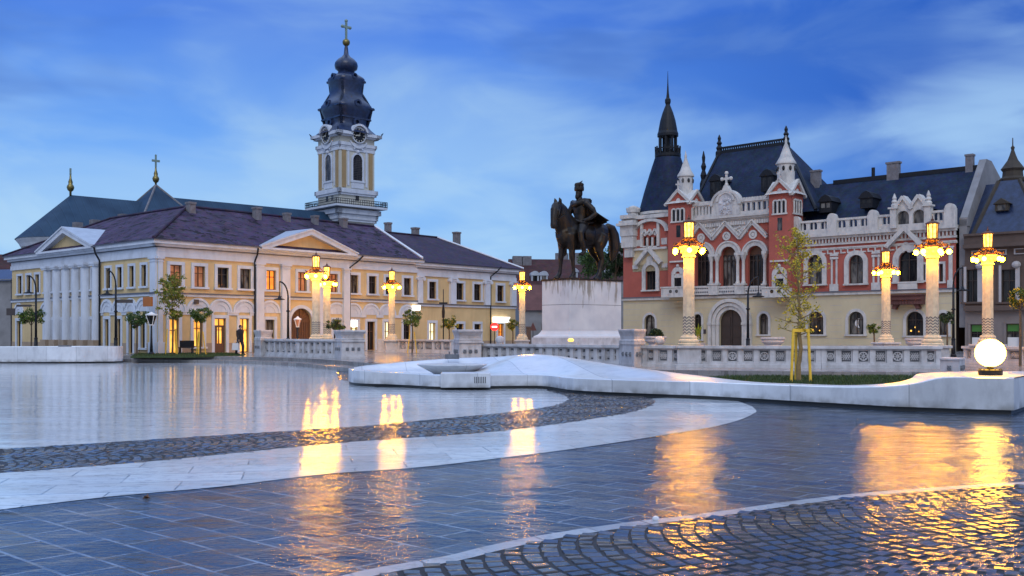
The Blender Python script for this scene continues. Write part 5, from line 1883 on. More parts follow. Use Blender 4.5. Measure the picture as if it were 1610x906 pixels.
for px in (1264, 1281, 1298.5, 1325.5, 1343.5, 1361.5, 1396, 1469, 1477):
    c = ps(px)
    hp.append((c - 0.30, c + 0.30, zb0 + 0.36, zb0 + 0.98, True))
wp.wall(P, q0, t0, zb0, zb1 - 0.02, [h_ for h_ in hp if h_[1] < t0], 0.2, y=-0.25)
wp.wall(P, t1, q1, zb0, zb1 - 0.02, [h_ for h_ in hp if h_[0] > t1], 0.2, y=-0.25)
wp.box(P, q0, t0, -0.32, 0.0, zb1 - 0.12, zb1 + 0.04)
wp.box(P, t1, q1, -0.32, 0.0, zb1 - 0.12, zb1 + 0.04)
for h_ in hp:
    wp.box(P, (h_[0] + h_[1]) / 2 - 0.06, (h_[0] + h_[1]) / 2 + 0.06, -0.22, -0.1, h_[2], h_[3])
for px in (1254, 1311, 1375, 1496):
    c = ps(px)
    wp.box(P, c - 0.38, c + 0.38, -0.42, 0.02, zb0, zb1 + 0.12)
    wp.arc(P, c, zb1 + 0.12, 0.0, 0.34, -0.42, 0.02, n=10)
wp.build('wing_parapet', 'palace_white', pal)
# twin gabled dormer on the parapet
tg = MB()
tm = (t0 + t1) / 2
zA = pz(1436, 309)
zE = pz(1436, 328)
tw = (ps(1460) - ps(1411)) / 2
x0, x1 = ps(1411), ps(1460)
for a, b_ in ((x0, (x0 + x1) / 2), ((x0 + x1) / 2, x1)):
    c = (a + b_) / 2
    tg.wall(P, a, b_, zb0, zE, [(c - 0.42, c + 0.42, zb0 + 0.25, zE - 0.15, True)], 0.25, y=-0.40)
    tg.prism(P, [(a + 0.02, zE), (b_ - 0.02, zE), (c, zA - 0.2)], -0.40, -0.3)
    tg.beam(P, (a - 0.1, zE - 0.05), (c, zA), 0.22, -0.55, 0.3)
    tg.beam(P, (b_ + 0.1, zE - 0.05), (c, zA), 0.22, -0.553, 0.3)
for s_ in (x0 - 0.1, x1 + 0.1):
    tg.box(P, s_ - 0.22, s_ + 0.22, -0.6, 0.0, zb0, zE + 0.05)
    tg.box(P, s_ - 0.34, s_ + 0.34, -0.7, 0.05, zE + 0.02, zE + 0.14)
    tg.rev(P.p(s_, -0.3, 0).xy, [(0.22, zE + 0.14), (0.26, zE + 0.3), (0.16, zE + 0.42), (0.22, zE + 0.55), (0.12, zE + 0.7), (0.16, zE + 0.8), (0.03, zE + 1.15)], 8)
tgo = tg.build('twin_gable', 'palace_white', pal)
gp = MB()
for a, b_ in ((x0, (x0 + x1) / 2), ((x0 + x1) / 2, x1)):
    c = (a + b_) / 2
    gp.box(P, c - 0.45, c + 0.45, -0.14, -0.10, zb0 + 0.2, zE - 0.1)
gp.build('gable_window', 'glass_dark', tgo)
tb = MB()
for a, b_ in ((x0, (x0 + x1) / 2), ((x0 + x1) / 2, x1)):
    c = (a + b_) / 2
    tb.quad(P.p(a, -0.3, zE), P.p(c, -0.3, zA), P.p(c, 2.2, zA), P.p(a, 2.2, zE))
    tb.quad(P.p(b_, -0.3, zE), P.p(c, -0.3, zA), P.p(c, 2.2, zA), P.p(b_, 2.2, zE))
tb.build('gable_roof', 'roof_slate', tgo)
# windows of the right wing
for i, o in enumerate(rw):
    if i < 3:
        window(P, *o[:4], pal, arch=True, sur=0.34 if i < 2 else 0.42, depth=0.28, sur_mat='palace_white', proud=0.14, bars=(1, 1))
    else:
        window(P, *o[:4], pal, arch=False, sur=0.16, depth=0.28, sur_mat='palace_white')
wq = MB()
for px0, px1 in ((1307, 1317), (1372.5, 1383), (1492, 1498)):
    a, b_ = ps(px0), ps(px1)
    for zz0, zz1 in ((ZS + 0.12, ZS + 2.65), (ZS + 2.85, zWe - 1.55)):
        wq.box(P, a, a + 0.13, -0.08, 0.02, zz0, zz1)
        wq.box(P, b_ - 0.13, b_, -0.08, 0.02, zz0, zz1)
        wq.box(P, a - 0.06, b_ + 0.06, -0.12, 0.02, zz1 - 0.16, zz1 + 0.02)
    wq.box(P, a - 0.08, b_ + 0.08, -0.14, 0.02, ZS + 0.08, ZS + 0.62)
# chevron gable over the third window
ga, gb, gc = ps(1395.5), ps(1452), ps(1425)
zgb, zgt = pz(1425, 388), pz(1425, 359)
wq.beam(P, (ga, zgb), (gc, zgt), 0.30, -0.50, 0.02)
wq.beam(P, (gb, zgb), (gc, zgt), 0.30, -0.503, 0.02)
wq.arc(P, gc, zgt - 1.25, 0.10, 0.26, -0.12, 0.02, 0, 2 * PI, 12)
wq.arc(P, gc - 0.26, zgt - 1.55, 0.05, 0.22, -0.12, 0.02, 0, 2 * PI, 12)
wq.arc(P, gc + 0.26, zgt - 1.55, 0.05, 0.22, -0.12, 0.02, 0, 2 * PI, 12)
wq.box(P, ps(1413), ps(1443), -0.22, 0.02, pz(1428, 456), pz(1428, 446))
wq.build('wing_pilaster', 'palace_white', pal)
gr_ = MB()
gr_.quad(P.p(ga, -0.4, zgb + 0.2), P.p(gc, -0.4, zgt + 0.2), P.p(gc, 0.0, zgt + 0.2), P.p(ga, 0.0, zgb + 0.2))
gr_.quad(P.p(gb, -0.4, zgb + 0.2), P.p(gc, -0.4, zgt + 0.2), P.p(gc, 0.0, zgt + 0.2), P.p(gb, 0.0, zgb + 0.2))
gr_.build('gable_cover', 'slate_dark', pal)
rb = MB()
rb.prism(P, [(ga, zgb + 0.1), (gb, zgb + 0.1), (gc, zgt + 0.1)], -0.10, 0.02)
rb.box(P, ga + 0.5, gb - 0.5, -0.098, 0.02, pz(1425, 398), zgb + 0.1)
c0_, c1_ = ps(1401), ps(1455)
rb2 = MB()
rb2.box(P, c0_, c1_, -0.8, 0.02, pz(1425, 472), pz(1425, 465.5))
for k in range(12):
    x = c0_ + (c1_ - c0_) * (k + 0.5) / 12
    rb2.box(P, x - 0.09, x + 0.09, -0.7, 0.02, pz(1425, 479), pz(1425, 472))
rb2.box(P, c0_ - 0.05, c1_ + 0.05, -0.9, 0.02, pz(1425, 465.5), pz(1425, 463.5))
rb2.arc(P, (c0_ + c1_) / 2, pz(1425, 490), 0.75, 1.0, -0.55, 0.02, 0.2, PI - 0.2, 16)
rb2.build('red_balcony', 'house_red', pal)
# plaques by the door and the ground-floor joints
MB().box(P, ps(1101.5), ps(1110), -0.05, 0.02, pz(1105, 525), pz(1105, 518)).build('wall_plaque', 'sign_dark', pal)
jt = MB()
for k in range(1, 9):
    z = 0.2 + k * 0.5
    cuts = sorted([(o[0] - 0.5, o[1] + 0.5) for o in gf if o[2] - 0.3 < z < o[3] + 0.5] + [(tL0, tL1), (tR0, tR1)])
    x = 0.0
    for c, d in cuts + [(pEnd, pEnd)]:
        if c - x > 0.2:
            jt.box(P, x, c, -0.008, 0.02, z - 0.012, z + 0.012)
        x = max(x, d)
jt.build('wall_joint', 'brown_light', pal)

# ------------------------------------------------------------------ dark neighbour house with mansard tower at the right edge
B = Fr(*P.p(pEnd + 0.6, 0.0, 0).xy, -42)
bs_, bz = B.s, B.z
brn = thing('mansard_house', 'dark brown house with mansard tower roof and lit shop windows', 'house', (B.o[0], B.o[1], 0.2))
bE = bs_(1690)
zB1 = bz(1560, 386)
zBf = bz(1560, 483)
wops = [(bs_(1520), bs_(1537), bz(1528, 475), bz(1528, 424), False), (bs_(1575), bs_(1597), bz(1585, 475), bz(1585, 424), False)]
gops = [(bs_(1526), bs_(1545), 0.4, bz(1535, 510), False), (bs_(1582), bs_(1603), 0.4, bz(1592, 509), False)]
m_ = MB()
m_.wall(B, 0, bE, zBf, zB1, wops, 0.25)
m_.build('wall', 'brown_wall', brn)
m_ = MB()
m_.wall(B, 0, bE, -0.2, zBf, gops, 0.25)
m_.build('shop_wall', 'shop_grey', brn)
MB().box(B, 0.3, bE, 1.0, 10, 0, zB1 - 0.2).build('rear_wall', 'brown_wall', brn)
for o in wops:
    window(B, *o[:4], brn, sur=0.30, sur_mat='brown_wall', depth=0.22)
for i, o in enumerate(gops):
    a, b_, z0, z1, _ = o
    w_ = window(B, a, b_, z0, z1, brn, sur=0.16, sur_mat='shop_grey', depth=0.22, glass='glass_dark', sill=False, name='shop_window')
    h_ = z1 - z0
    MB().box(B, a + 0.06, b_ - 0.06, 0.10, 0.12, z1 - h_ * 0.28, z1 - 0.06).build('shop_sign', 'lit_green', w_)
    MB().box(B, a + 0.06, b_ - 0.06, 0.10, 0.12, z0 + 0.1, z0 + h_ * 0.5).build('shop_display', 'sign_white', w_)
m_ = MB()
for px0, px1 in ((1516, 1520), (1537.5, 1546), (1571, 1575), (1597, 1604)):
    m_.box(B, bs_(px0), bs_(px1), -0.12, 0.02, zBf + 0.3, bz(1560, 418))
for k in range(7):
    x = 0.9 + k * 1.35
    m_.box(B, x - 0.45, x + 0.45, -0.10, 0.02, bz(1560, 402), bz(1560, 400.6)); m_.box(B, x - 0.45, x + 0.45, -0.10, 0.02, bz(1560, 394.4), bz(1560, 393))
    m_.box(B, x - 0.45, x - 0.36, -0.10, 0.02, bz(1560, 400.6), bz(1560, 394.4)); m_.box(B, x + 0.36, x + 0.45, -0.10, 0.02, bz(1560, 400.6), bz(1560, 394.4))
for k in range(3):
    m_.ball(B.p(1.0 + k * 2.3, -0.1, bz(1560, 418)), (0.3, 0.3, 0.25), 8, 6)
m_.build('facade_trim', 'brown_light', brn)
m_ = MB()
m_.box(B, 0, bE, -0.35, 0.05, zBf - 0.25, zBf + 0.1)
m_.box(B, 0, bE, -0.2, 0.05, bz(1560, 391), bz(1560, 389))
m_.box(B, 0, bE, -0.5, 0.3, zB1 - 0.15, zB1 + 0.12)
m_.box(B, 0, bE, -0.25, 0.1, zB1 + 0.12, zB1 + 0.7)
m_.box(B, 0, bE, -0.4, 0.2, zB1 + 0.7, zB1 + 0.85)
m_.build('cornice', 'brown_wall', brn)
m_ = MB()
zc0, zc1 = zB1 + 0.8, bz(1570, 285, 2.5)
sx0, sx1 = bs_(1527), bs_(1640)
yt0, yt1 = 0.3, 6.2
k0_, k1_ = bs_(1570, 2.6), bs_(1603, 2.6)
lo4 = [(sx0, yt0), (sx1, yt0), (sx1, yt1), (sx0, yt1)]
hi4 = [(k0_, 2.6), (k1_, 2.6), (k1_, 4.4), (k0_, 4.4)]
for k in range(4):
    m_.quad(B.p(*lo4[k], zc0), B.p(*lo4[(k + 1) % 4], zc0), B.p(*hi4[(k + 1) % 4], zc1), B.p(*hi4[k], zc1))
m_.quad(B.p(0.0, 0.4, zc0), B.p(bE, 0.4, zc0), B.p(bE, 4.5, zc0 + 4.0), B.p(0.0, 4.5, zc0 + 4.0))
m_.quad(B.p(0.0, 9, zc0), B.p(bE, 9, zc0), B.p(bE, 4.5, zc0 + 4.0), B.p(0.0, 4.5, zc0 + 4.0))
ro_ = m_.build('roof', 'roof_red', brn)
ro_.data.materials[0] = MATS['slate_dark']
m_ = MB()
c_ = B.p((k0_ + k1_) / 2, 3.5, 0)
zz = lambda py: zat(py, c_.y)
kr = (k1_ - k0_) / 2
m_.rev(c_.xy, [(kr * 1.25, zz(286)), (kr * 1.3, zz(282)), (kr * 1.0, zz(278)), (kr * 0.95, zz(270)), (kr * 1.15, zz(266)), (kr * 0.95, zz(262)), (kr * 0.5, zz(252)), (kr * 0.3, zz(244)), (kr * 0.14, zz(236)), (kr * 0.2, zz(232)), (kr * 0.06, zz(229)), (0.03, zz(217))], 8, rot=R(22))
m_.build('roof_spire', 'roof_brown', ro_)
m_ = MB()
for k in range(4):
    m_.tube([B.p(*lo4[k], zc0), B.p(*hi4[k], zc1)], 0.14, 5)
s_ = bs_(1576, 1.2)
zz2 = lambda py: bz(1576, py, 1.2)
m_.box(B, s_ - 0.42, s_ + 0.42, 1.0, 2.6, zz2(332), zz2(321))
m_.prism(B, [(s_ - 0.55, zz2(321)), (s_ + 0.55, zz2(321)), (s_, zz2(312))], 0.9, 2.6)
m_.build('roof_dormer', 'roof_brown', ro_)
ro2 = bpy.data.objects[ro_.name]
MB().box(B, s_ - 0.25, s_ + 0.25, 0.985, 1.02, zz2(331), zz2(322.5)).build('dormer_window', 'glass_dark', ro_)

# ------------------------------------------------------------------ houses further back
def house(name, label, px0, px1, d, py_e, py_r, yaw, depth, wall_m, roof_m, dorm=()):
    x0, _ = at(px0, d)
    fr = Fr(x0, d, yaw)
    s1 = fr.s(px1)
    root = thing(name, label, 'house', (x0, d, 0))
    ze_, zr2_ = zat(py_e, d), zat(py_r, d)
    m_ = MB()
    m_.box(fr, 0, s1, 0, depth, 0, ze_)
    for s_ in (0.02, s1 - 0.02):
        m_.quad(fr.p(s_, 0, ze_), fr.p(s_, depth, ze_), fr.p(s_, depth / 2, zr2_))
    m_.build('wall', wall_m, root)
    m_ = MB()
    m_.quad(fr.p(-0.2, -0.3, ze_ - 0.15), fr.p(s1 + 0.2, -0.3, ze_ - 0.15), fr.p(s1 + 0.2, depth / 2, zr2_), fr.p(-0.2, depth / 2, zr2_))
    m_.quad(fr.p(-0.2, depth + 0.3, ze_ - 0.15), fr.p(s1 + 0.2, depth + 0.3, ze_ - 0.15), fr.p(s1 + 0.2, depth / 2, zr2_), fr.p(-0.2, depth / 2, zr2_))
    rf_ = m_.build('roof', roof_m, root)
    for px in dorm:
        s_ = fr.s(px, 0.8)
        m_ = MB()
        m_.box(fr, s_ - 0.5, s_ + 0.5, 0.6, 3.5, ze_ + 0.1, ze_ + 1.1)
        m_.arc(fr, s_, ze_ + 1.1, 0.0, 0.6, 0.5, 3.5, n=10)
        do = m_.build('dormer', 'zinc', rf_)
        MB().box(fr, s_ - 0.28, s_ + 0.28, 0.58, 0.62, ze_ + 0.25, ze_ + 1.15).build('dormer_window', 'glass_dark', do)
    wn = max(1, int(s1 / 3.2))
    for k in range(wn):
        s_ = s1 * (k + 0.5) / wn
        for z0 in (1.2, 4.2):
            if z0 + 1.6 < ze_:
                m_ = MB()
                m_.box(fr, s_ - 0.5, s_ + 0.5, -0.02, 0.05, z0, z0 + 1.5)
                m_.build('window', 'glass_dark', root)
    return root, fr, s1, ze_, zr2_, rf_


h = house('brick_house', 'grey house with dark red roof and white dormers beyond the yellow building', 809, 905, 128, 446, 402, 6, 12, 'house_grey', 'roof_red', dorm=(841, 855))
for px in (813, 828):
    MB().box(h[1], h[1].s(px, 5) - 0.6, h[1].s(px, 5) + 0.6, 4.4, 5.6, h[3] + 2, h[4] + 0.3).build('chimney', 'chimney_brick', h[5])
h = house('gabled_house', 'house with dark red roof and dormers seen between the horse legs', 878, 1010, 140, 440, 404, -8, 12, 'house_grey', 'roof_red', dorm=(884, 903, 955))
for px, w_ in ((883, 0.9), (904, 0.9), (973, 1.0)):
    MB().box(h[1], h[1].s(px, 5) - w_, h[1].s(px, 5) + w_, 4.4, 5.6, h[3] + 2, h[4] + (2.3 if px > 960 else 0.9)).build('chimney', 'chimney_brick', h[5])
house('street_house', 'low dark red house with steep tiled roof at the far left edge', -70, 42, 105, 448, 391, 20, 14, 'house_red', 'roof_red')
house('shuttered_house', 'narrow dark house in shade at the far left edge', -60, 17, 92, 440, 420, -15, 8, 'house_grey', 'slate_dark')
house('row_house', 'grey house front with dark windows between the yellow building and the pedestal', 817, 900, 112, 486, 445, 4, 8, 'house_grey', 'house_red')

# ------------------------------------------------------------------ the equestrian monument
PA = 38.0
pcx, pcy = at(896, 55.0)
PF = Fr(pcx, pcy, PA)
PL, PW = 3.99, 2.44
zPt = 4.69
m, nt, b = new_mat('pedestal_stained')
tcn = nt.n('ShaderNodeTexCoord')
sp = nt.n('ShaderNodeSeparateXYZ'); nt.l(tcn.outputs['Object'], sp.inputs[0])
mpn = nt.n('ShaderNodeMapping'); mpn.inputs['Scale'].default_value = (1, 1, 0.12); nt.l(tcn.outputs['Object'], mpn.inputs[0])
nz = nt.n('ShaderNodeTexNoise', i_Scale=4.2, i_Detail=5.0, i_Roughness=0.6); nt.l(mpn.outputs[0], nz.inputs['Vector'])
dep = nt.math('MULTIPLY', nt.math('SUBTRACT', zPt - 0.34, sp.outputs[2]), 0.135)
drip = nt.ramp(nt.math('SUBTRACT', nz.outputs[0], dep), [(0.44, 0.0), (0.52, 0.8)])
nz2 = nt.n('ShaderNodeTexNoise', i_Scale=0.9, i_Detail=5.0); nt.l(tcn.outputs['Object'], nz2.inputs['Vector'])
base = nt.ramp(nz2.outputs[0], [(0.3, (0.50, 0.51, 0.54)), (0.7, (0.68, 0.68, 0.68))])
nt.l(nt.mix(drip, base, (0.20, 0.17, 0.12)), b.inputs['Base Color'])
b.inputs['Roughness'].default_value = 0.6
ped = thing('statue_pedestal', 'tall pale stone pedestal with brown drip stains carrying the horseman', 'pedestal', (*PF.p(PL / 2, PW / 2, 0).xy, ZG))
m_ = MB()
m_.box(PF, 0, PL, 0, PW, 1.75, zPt - 0.09)
m_.build('block', 'pedestal_stained', ped, bevel=0.03)
m_ = MB()
m_.box(PF, -0.05, PL + 0.05, -0.05, PW + 0.05, zPt - 0.09, zPt)
m_.build('top_slab', 'bronze', ped)
m_ = MB()
c4 = [(0, 0), (PL, 0), (PL, PW), (0, PW)]
prof = [(0.02, 1.76), (0.06, 1.66), (0.16, 1.52), (0.34, 1.42), (0.36, 1.34)]
for (e0_, z0), (e1_, z1) in zip(prof, prof[1:]):
    for k in range(4):
        def cc_(i, e, z):
            s_, y = c4[i]
            return PF.p(s_ + (e if s_ > 0 else -e), y + (e if y > 0 else -e), z)
        m_.quad(cc_(k, e0_, z0), cc_((k + 1) % 4, e0_, z0), cc_((k + 1) % 4, e1_, z1), cc_(k, e1_, z1))
m_.build('flared_base', 'pedestal', ped, bevel=0.0)
m_ = MB()
m_.box(PF, -0.42, PL + 0.42, -0.42, PW + 0.42, 0.86, 1.345)
m_.box(PF, -0.9, PL + 0.9, -0.9, PW + 0.9, ZG - 0.1, 0.86)
m_.build('plinth', 'rail_stone', ped)
m_ = MB()
for fr, L in ((PF, PL),):
    m_.box(fr, 0.0, PL, -0.004, 0.02, 3.20, 3.225)
m_.box(PF, -0.004, 0.02, 0.0, PW, 3.20, 3.225)
m_.build('stone_joint', 'rail_dark', ped)

SC = 2.15
scx, scy = PF.p(PL / 2 - 0.1, PW / 2, 0).xy
stt = thing('equestrian_statue', 'dark bronze horseman in a cape and fur hat on a tall pale pedestal', 'statue', (scx, scy, zPt))


def to_stat(mb, mirror=False):
    a = R(180 + PA)
    c, s = math.cos(a), math.sin(a)
    out = MB()
    for p in mb.v:
        x, y, z = p * SC
        out.v.append(Vector((scx + x * c - y * s, scy + x * s + y * c, zPt + z)))
    out.f = mb.f
    return out


def meld(o, voxel, it=4):
    r = o.modifiers.new('remesh', 'REMESH')
    r.mode = 'VOXEL'
    r.voxel_size = voxel
    r.use_smooth_shade = True
    s = o.modifiers.new('smooth', 'SMOOTH')
    s.factor = 0.5
    s.iterations = it


h = MB()
# trunk (rump to chest): half width, half height
secs = [(-.93, 1.26, .10, .14), (-.82, 1.28, .23, .27), (-.62, 1.28, .30, .35), (-.38, 1.24, .30, .36), (-.05, 1.17, .32, .36), (.25, 1.15, .30, .37), (.48, 1.18, .27, .38), (.66, 1.22, .22, .31), (.78, 1.24, .13, .18)]
h.tube([(x, 0, z) for x, z, a, b_ in secs], [(a, b_) for x, z, a, b_ in secs], 16)
nk = [(.42, 1.32, .22, .36), (.58, 1.48, .21, .35), (.70, 1.66, .19, .30), (.78, 1.80, .165, .24), (.86, 1.89, .135, .17), (.93, 1.91, .09, .10)]
h.tube([(x, max(0, x - .6) * .25, z) for x, z, a, b_ in nk], [(a, b_) for x, z, a, b_ in nk], 14)
hd = [(.85, 1.92, .08, .10), (.95, 1.87, .12, .165), (1.03, 1.75, .13, .18), (1.085, 1.60, .105, .14), (1.12, 1.45, .085, .115), (1.135, 1.36, .09, .105), (1.14, 1.29, .07, .08)]
HY_ = lambda x: (x - .6) * .42
h.tube([(x, HY_(x), z) for x, z, a, b_ in hd], [(a, b_) for x, z, a, b_ in hd], 14)
for s in (-1, 1):
    h.tube([(.89, .12 + s * .07, 1.96), (.91, .12 + s * .10, 2.06), (.94, .12 + s * .09, 2.12)], [.05, .045, .012], 8)
    h.ball((1.06, HY_(1.06) + s * .11, 1.76), .028, 8, 6)
    h.ball((1.14, HY_(1.14) + s * .05, 1.35), .03, 8, 6)


def leg(pts, s, dx=0.0):
    h.tube([(x + dx * max(0, 1 - z / 1.1), s * y, z) for x, y, z, r in pts], [(r * 0.9, r) for x, y, z, r in pts], 12)


fore = [(.50, .14, 1.18, .18), (.50, .165, .98, .135), (.49, .165, .78, .095), (.50, .165, .56, .078), (.495, .165, .50, .066), (.49, .165, .30, .052), (.495, .165, .16, .062), (.54, .165, .09, .062), (.565, .165, .045, .085), (.575, .165, 0.0, .095)]
hind = [(-.62, .13, 1.20, .25), (-.56, .17, .98, .20), (-.58, .175, .80, .13), (-.72, .175, .60, .085), (-.745, .175, .54, .08), (-.73, .175, .32, .058), (-.715, .175, .17, .064), (-.67, .175, .09, .064), (-.645, .175, .045, .088), (-.635, .175, 0.0, .098)]
leg(fore, 1, -0.12); leg(fore, -1, 0.12); leg(hind, 1, 0.24); leg(hind, -1, -0.18)
tl = [(-.86, 1.42), (-1.0, 1.50), (-1.13, 1.45), (-1.22, 1.28), (-1.26, 1.06), (-1.25, .84), (-1.20, .66), (-1.16, .55)]
h.tube([(x, 0, z) for x, z in tl], [.07, .10, .135, .16, .165, .14, .09, .03], 12)
# mane and forelock
for k in range(12):
    t = k / 11
    x = .38 + .50 * t; z = 1.64 + .32 * t
    h.tube([(x, 0, z + .04), (x + .0, .10, z - .03), (x + .03, .155, z - .2)], [.06, .055, .02], 6)
    h.tube([(x, 0, z + .04), (x + .0, -.10, z - .03), (x + .03, -.155, z - .2)], [.06, .055, .02], 6)
h.tube([(.91, .12, 1.99), (1.0, .15, 1.92), (1.07, .19, 1.82)], [.05, .06, .02], 6)
ho = to_stat(h).build('horse', 'bronze', stt)
meld(ho, 0.035, 3)

r = MB()
# torso in a buttoned coat, wide shoulders
ts_ = [(0.0, 1.44, .20, .20), (.0, 1.58, .19, .17), (.01, 1.74, .185, .15), (.02, 1.90, .215, .155), (.02, 2.02, .235, .15), (.02, 2.10, .19, .12), (.02, 2.16, .09, .085)]
r.tube([(x, 0, z) for x, z, a, b_ in ts_], [(a, b_) for x, z, a, b_ in ts_], 16)
r.tube([(.02, 0, 2.12), (.03, 0, 2.22)], [.075, .07], 10)
r.ball((.05, 0, 2.33), (.105, .085, .135), 14, 10)
r.tube([(.10, 0, 2.27), (.13, 0, 2.20), (.12, 0, 2.14)], [.07, .055, .02], 8)         # beard
r.ball((.155, 0, 2.33), (.03, .02, .035), 6, 5)                                        # nose
for s in (-1, 1):
    # thigh, shin and boot
    r.tube([(.0, s * .14, 1.46), (.20, s * .30, 1.36), (.34, s * .37, 1.20), (.32, s * .385, 1.02), (.24, s * .385, .82), (.22, s * .385, .72), (.30, s * .40, .66), (.40, s * .40, .645)], [.14, .13, .10, .085, .075, .06, .055, .035], 10)
    r.ball((.02, s * .25, 2.03), (.11, .11, .11), 10, 8)
# left arm akimbo with the hand on the hip, right arm forward to the reins
r.tube([(.02, .26, 2.03), (-.08, .40, 1.86), (-.12, .45, 1.74), (.0, .36, 1.62), (.10, .24, 1.56)], [.095, .085, .075, .06, .05], 10)
r.tube([(.02, -.26, 2.03), (.10, -.34, 1.84), (.20, -.32, 1.70), (.36, -.16, 1.66), (.46, -.06, 1.66)], [.095, .085, .075, .055, .05], 10)
for k in range(4):
    r.tube([(.46, -.085 + .02 * k, 1.675 - .01 * k), (.515, -.085 + .02 * k, 1.665 - .01 * k), (.52, -.08 + .02 * k, 1.63)], [.014, .013, .011], 6)
    r.tube([(.10, .25 - .012 * k, 1.575 - .018 * k), (.14, .19 - .01 * k, 1.57 - .018 * k), (.13, .15, 1.565 - .018 * k)], [.014, .013, .011], 6)
r.tube([(.44, -.03, 1.69), (.48, .0, 1.70), (.51, .0, 1.68)], [.016, .014, .011], 6)
ro_ = to_stat(r).build('rider', 'bronze', stt)
meld(ro_, 0.026, 3)
ht = MB()
ht.rev((.05, 0), [(.125, 2.39), (.135, 2.43), (.13, 2.50), (.12, 2.53), (.135, 2.55), (.11, 2.60), (.03, 2.62)], 14)
ht.tube([(.13, .08, 2.46), (.12, .10, 2.58), (.04, .12, 2.65)], [.02, .03, .01], 6)
to_stat(ht).build('fur_hat', 'bronze', ro_, smooth=True)
cp = MB()
# cape gathered at the shoulders and blown back over the horse's croup
rows = []
for i in range(9):
    t = i / 8
    z = 2.10 - 0.62 * t
    back = -0.10 - 0.50 * t ** 1.2
    wid = 0.30 + 0.20 * t
    row = []
    for k in range(13):
        u = -1 + 2 * k / 12
        fold = 0.028 * math.sin(k * 2.1 + i * 0.4) * (0.4 + t)
        row.append((back + 0.20 * u * u * (1 - t * 0.3) + fold, u * wid + 0.10 * t * max(0, u), z - 0.07 * abs(u) * (1 - t) + 0.10 * t * max(0, u)))
    rows.append(row)
n = 13
Pv = [Vector(p) for rw_ in rows for p in rw_]
Pv2 = [p + Vector((-.035, 0, 0.0)) for p in Pv]
F = []
for i in range(8):
    for k in range(12):
        a_ = i * n + k
        F.append((a_, a_ + 1, a_ + n + 1, a_ + n)); o_ = len(Pv)
        F.append((o_ + a_ + n, o_ + a_ + n + 1, o_ + a_ + 1, o_ + a_))
brd = [k for k in range(n)] + [i * n + 12 for i in range(1, 9)] + [8 * n + k for k in range(11, -1, -1)] + [i * n for i in range(7, 0, -1)]
for a_, c_ in zip(brd, brd[1:] + brd[:1]):
    F.append((a_, c_, c_ + len(Pv), a_ + len(Pv)))
cp.add(Pv + Pv2, F)
cp.tube([(.10, -.20, 2.08), (.16, 0, 2.00), (.10, .20, 2.08), (-.06, .27, 2.09), (-.16, 0, 2.14), (-.06, -.27, 2.09), (.10, -.20, 2.08)], .085, 8)
to_stat(cp).build('cape', 'bronze', stt, smooth=True)
sd_ = MB()
sd_.tube([(-.34, 0, 1.60), (-.20, 0, 1.53), (.05, 0, 1.50), (.25, 0, 1.57)], [(.26, .04), (.30, .05), (.29, .05), (.15, .06)], 12)
for s in (-1, 1):
    sd_.tube([(-.05, s * .30, 1.42), (-.05, s * .345, 1.20), (-.02, s * .33, 1.02)], [(.03, .2), (.025, .22), (.02, .16)], 8)
    sd_.tube([(1.09, .20 + s * .10, 1.53), (.94, .10 + s * .20, 1.58), (.7, s * .20, 1.72), (.47, s * .03, 1.67)], .013, 6)
    sd_.tube([(.95, .14 + s * .12, 1.89), (1.03, .18 + s * .14, 1.69), (1.09, .20 + s * .11, 1.53)], .016, 6)
sd_.tube([(.66, -.24, 1.25), (.80, 0, 1.22), (.66, .24, 1.25)], .03, 6)
to_stat(sd_).build('saddle_and_reins', 'bronze', stt, smooth=True)
fl = thing('floodlight', 'small yellow floodlight at the foot of the statue pedestal', 'floodlight', (*at(897.5, 51.0), 0.9))
fx, fy = at(897.5, 51.0)
MB().box(WF, fx - 0.25, fx + 0.25, fy - 0.1, fy + 0.25, ZG, 1.16).build('housing', 'rail_stone', fl)
MB().ball((fx, fy, 1.24), (0.16, 0.13, 0.10), 14, 9).build('lamp_glass', 'flood_glow', fl, smooth=True)

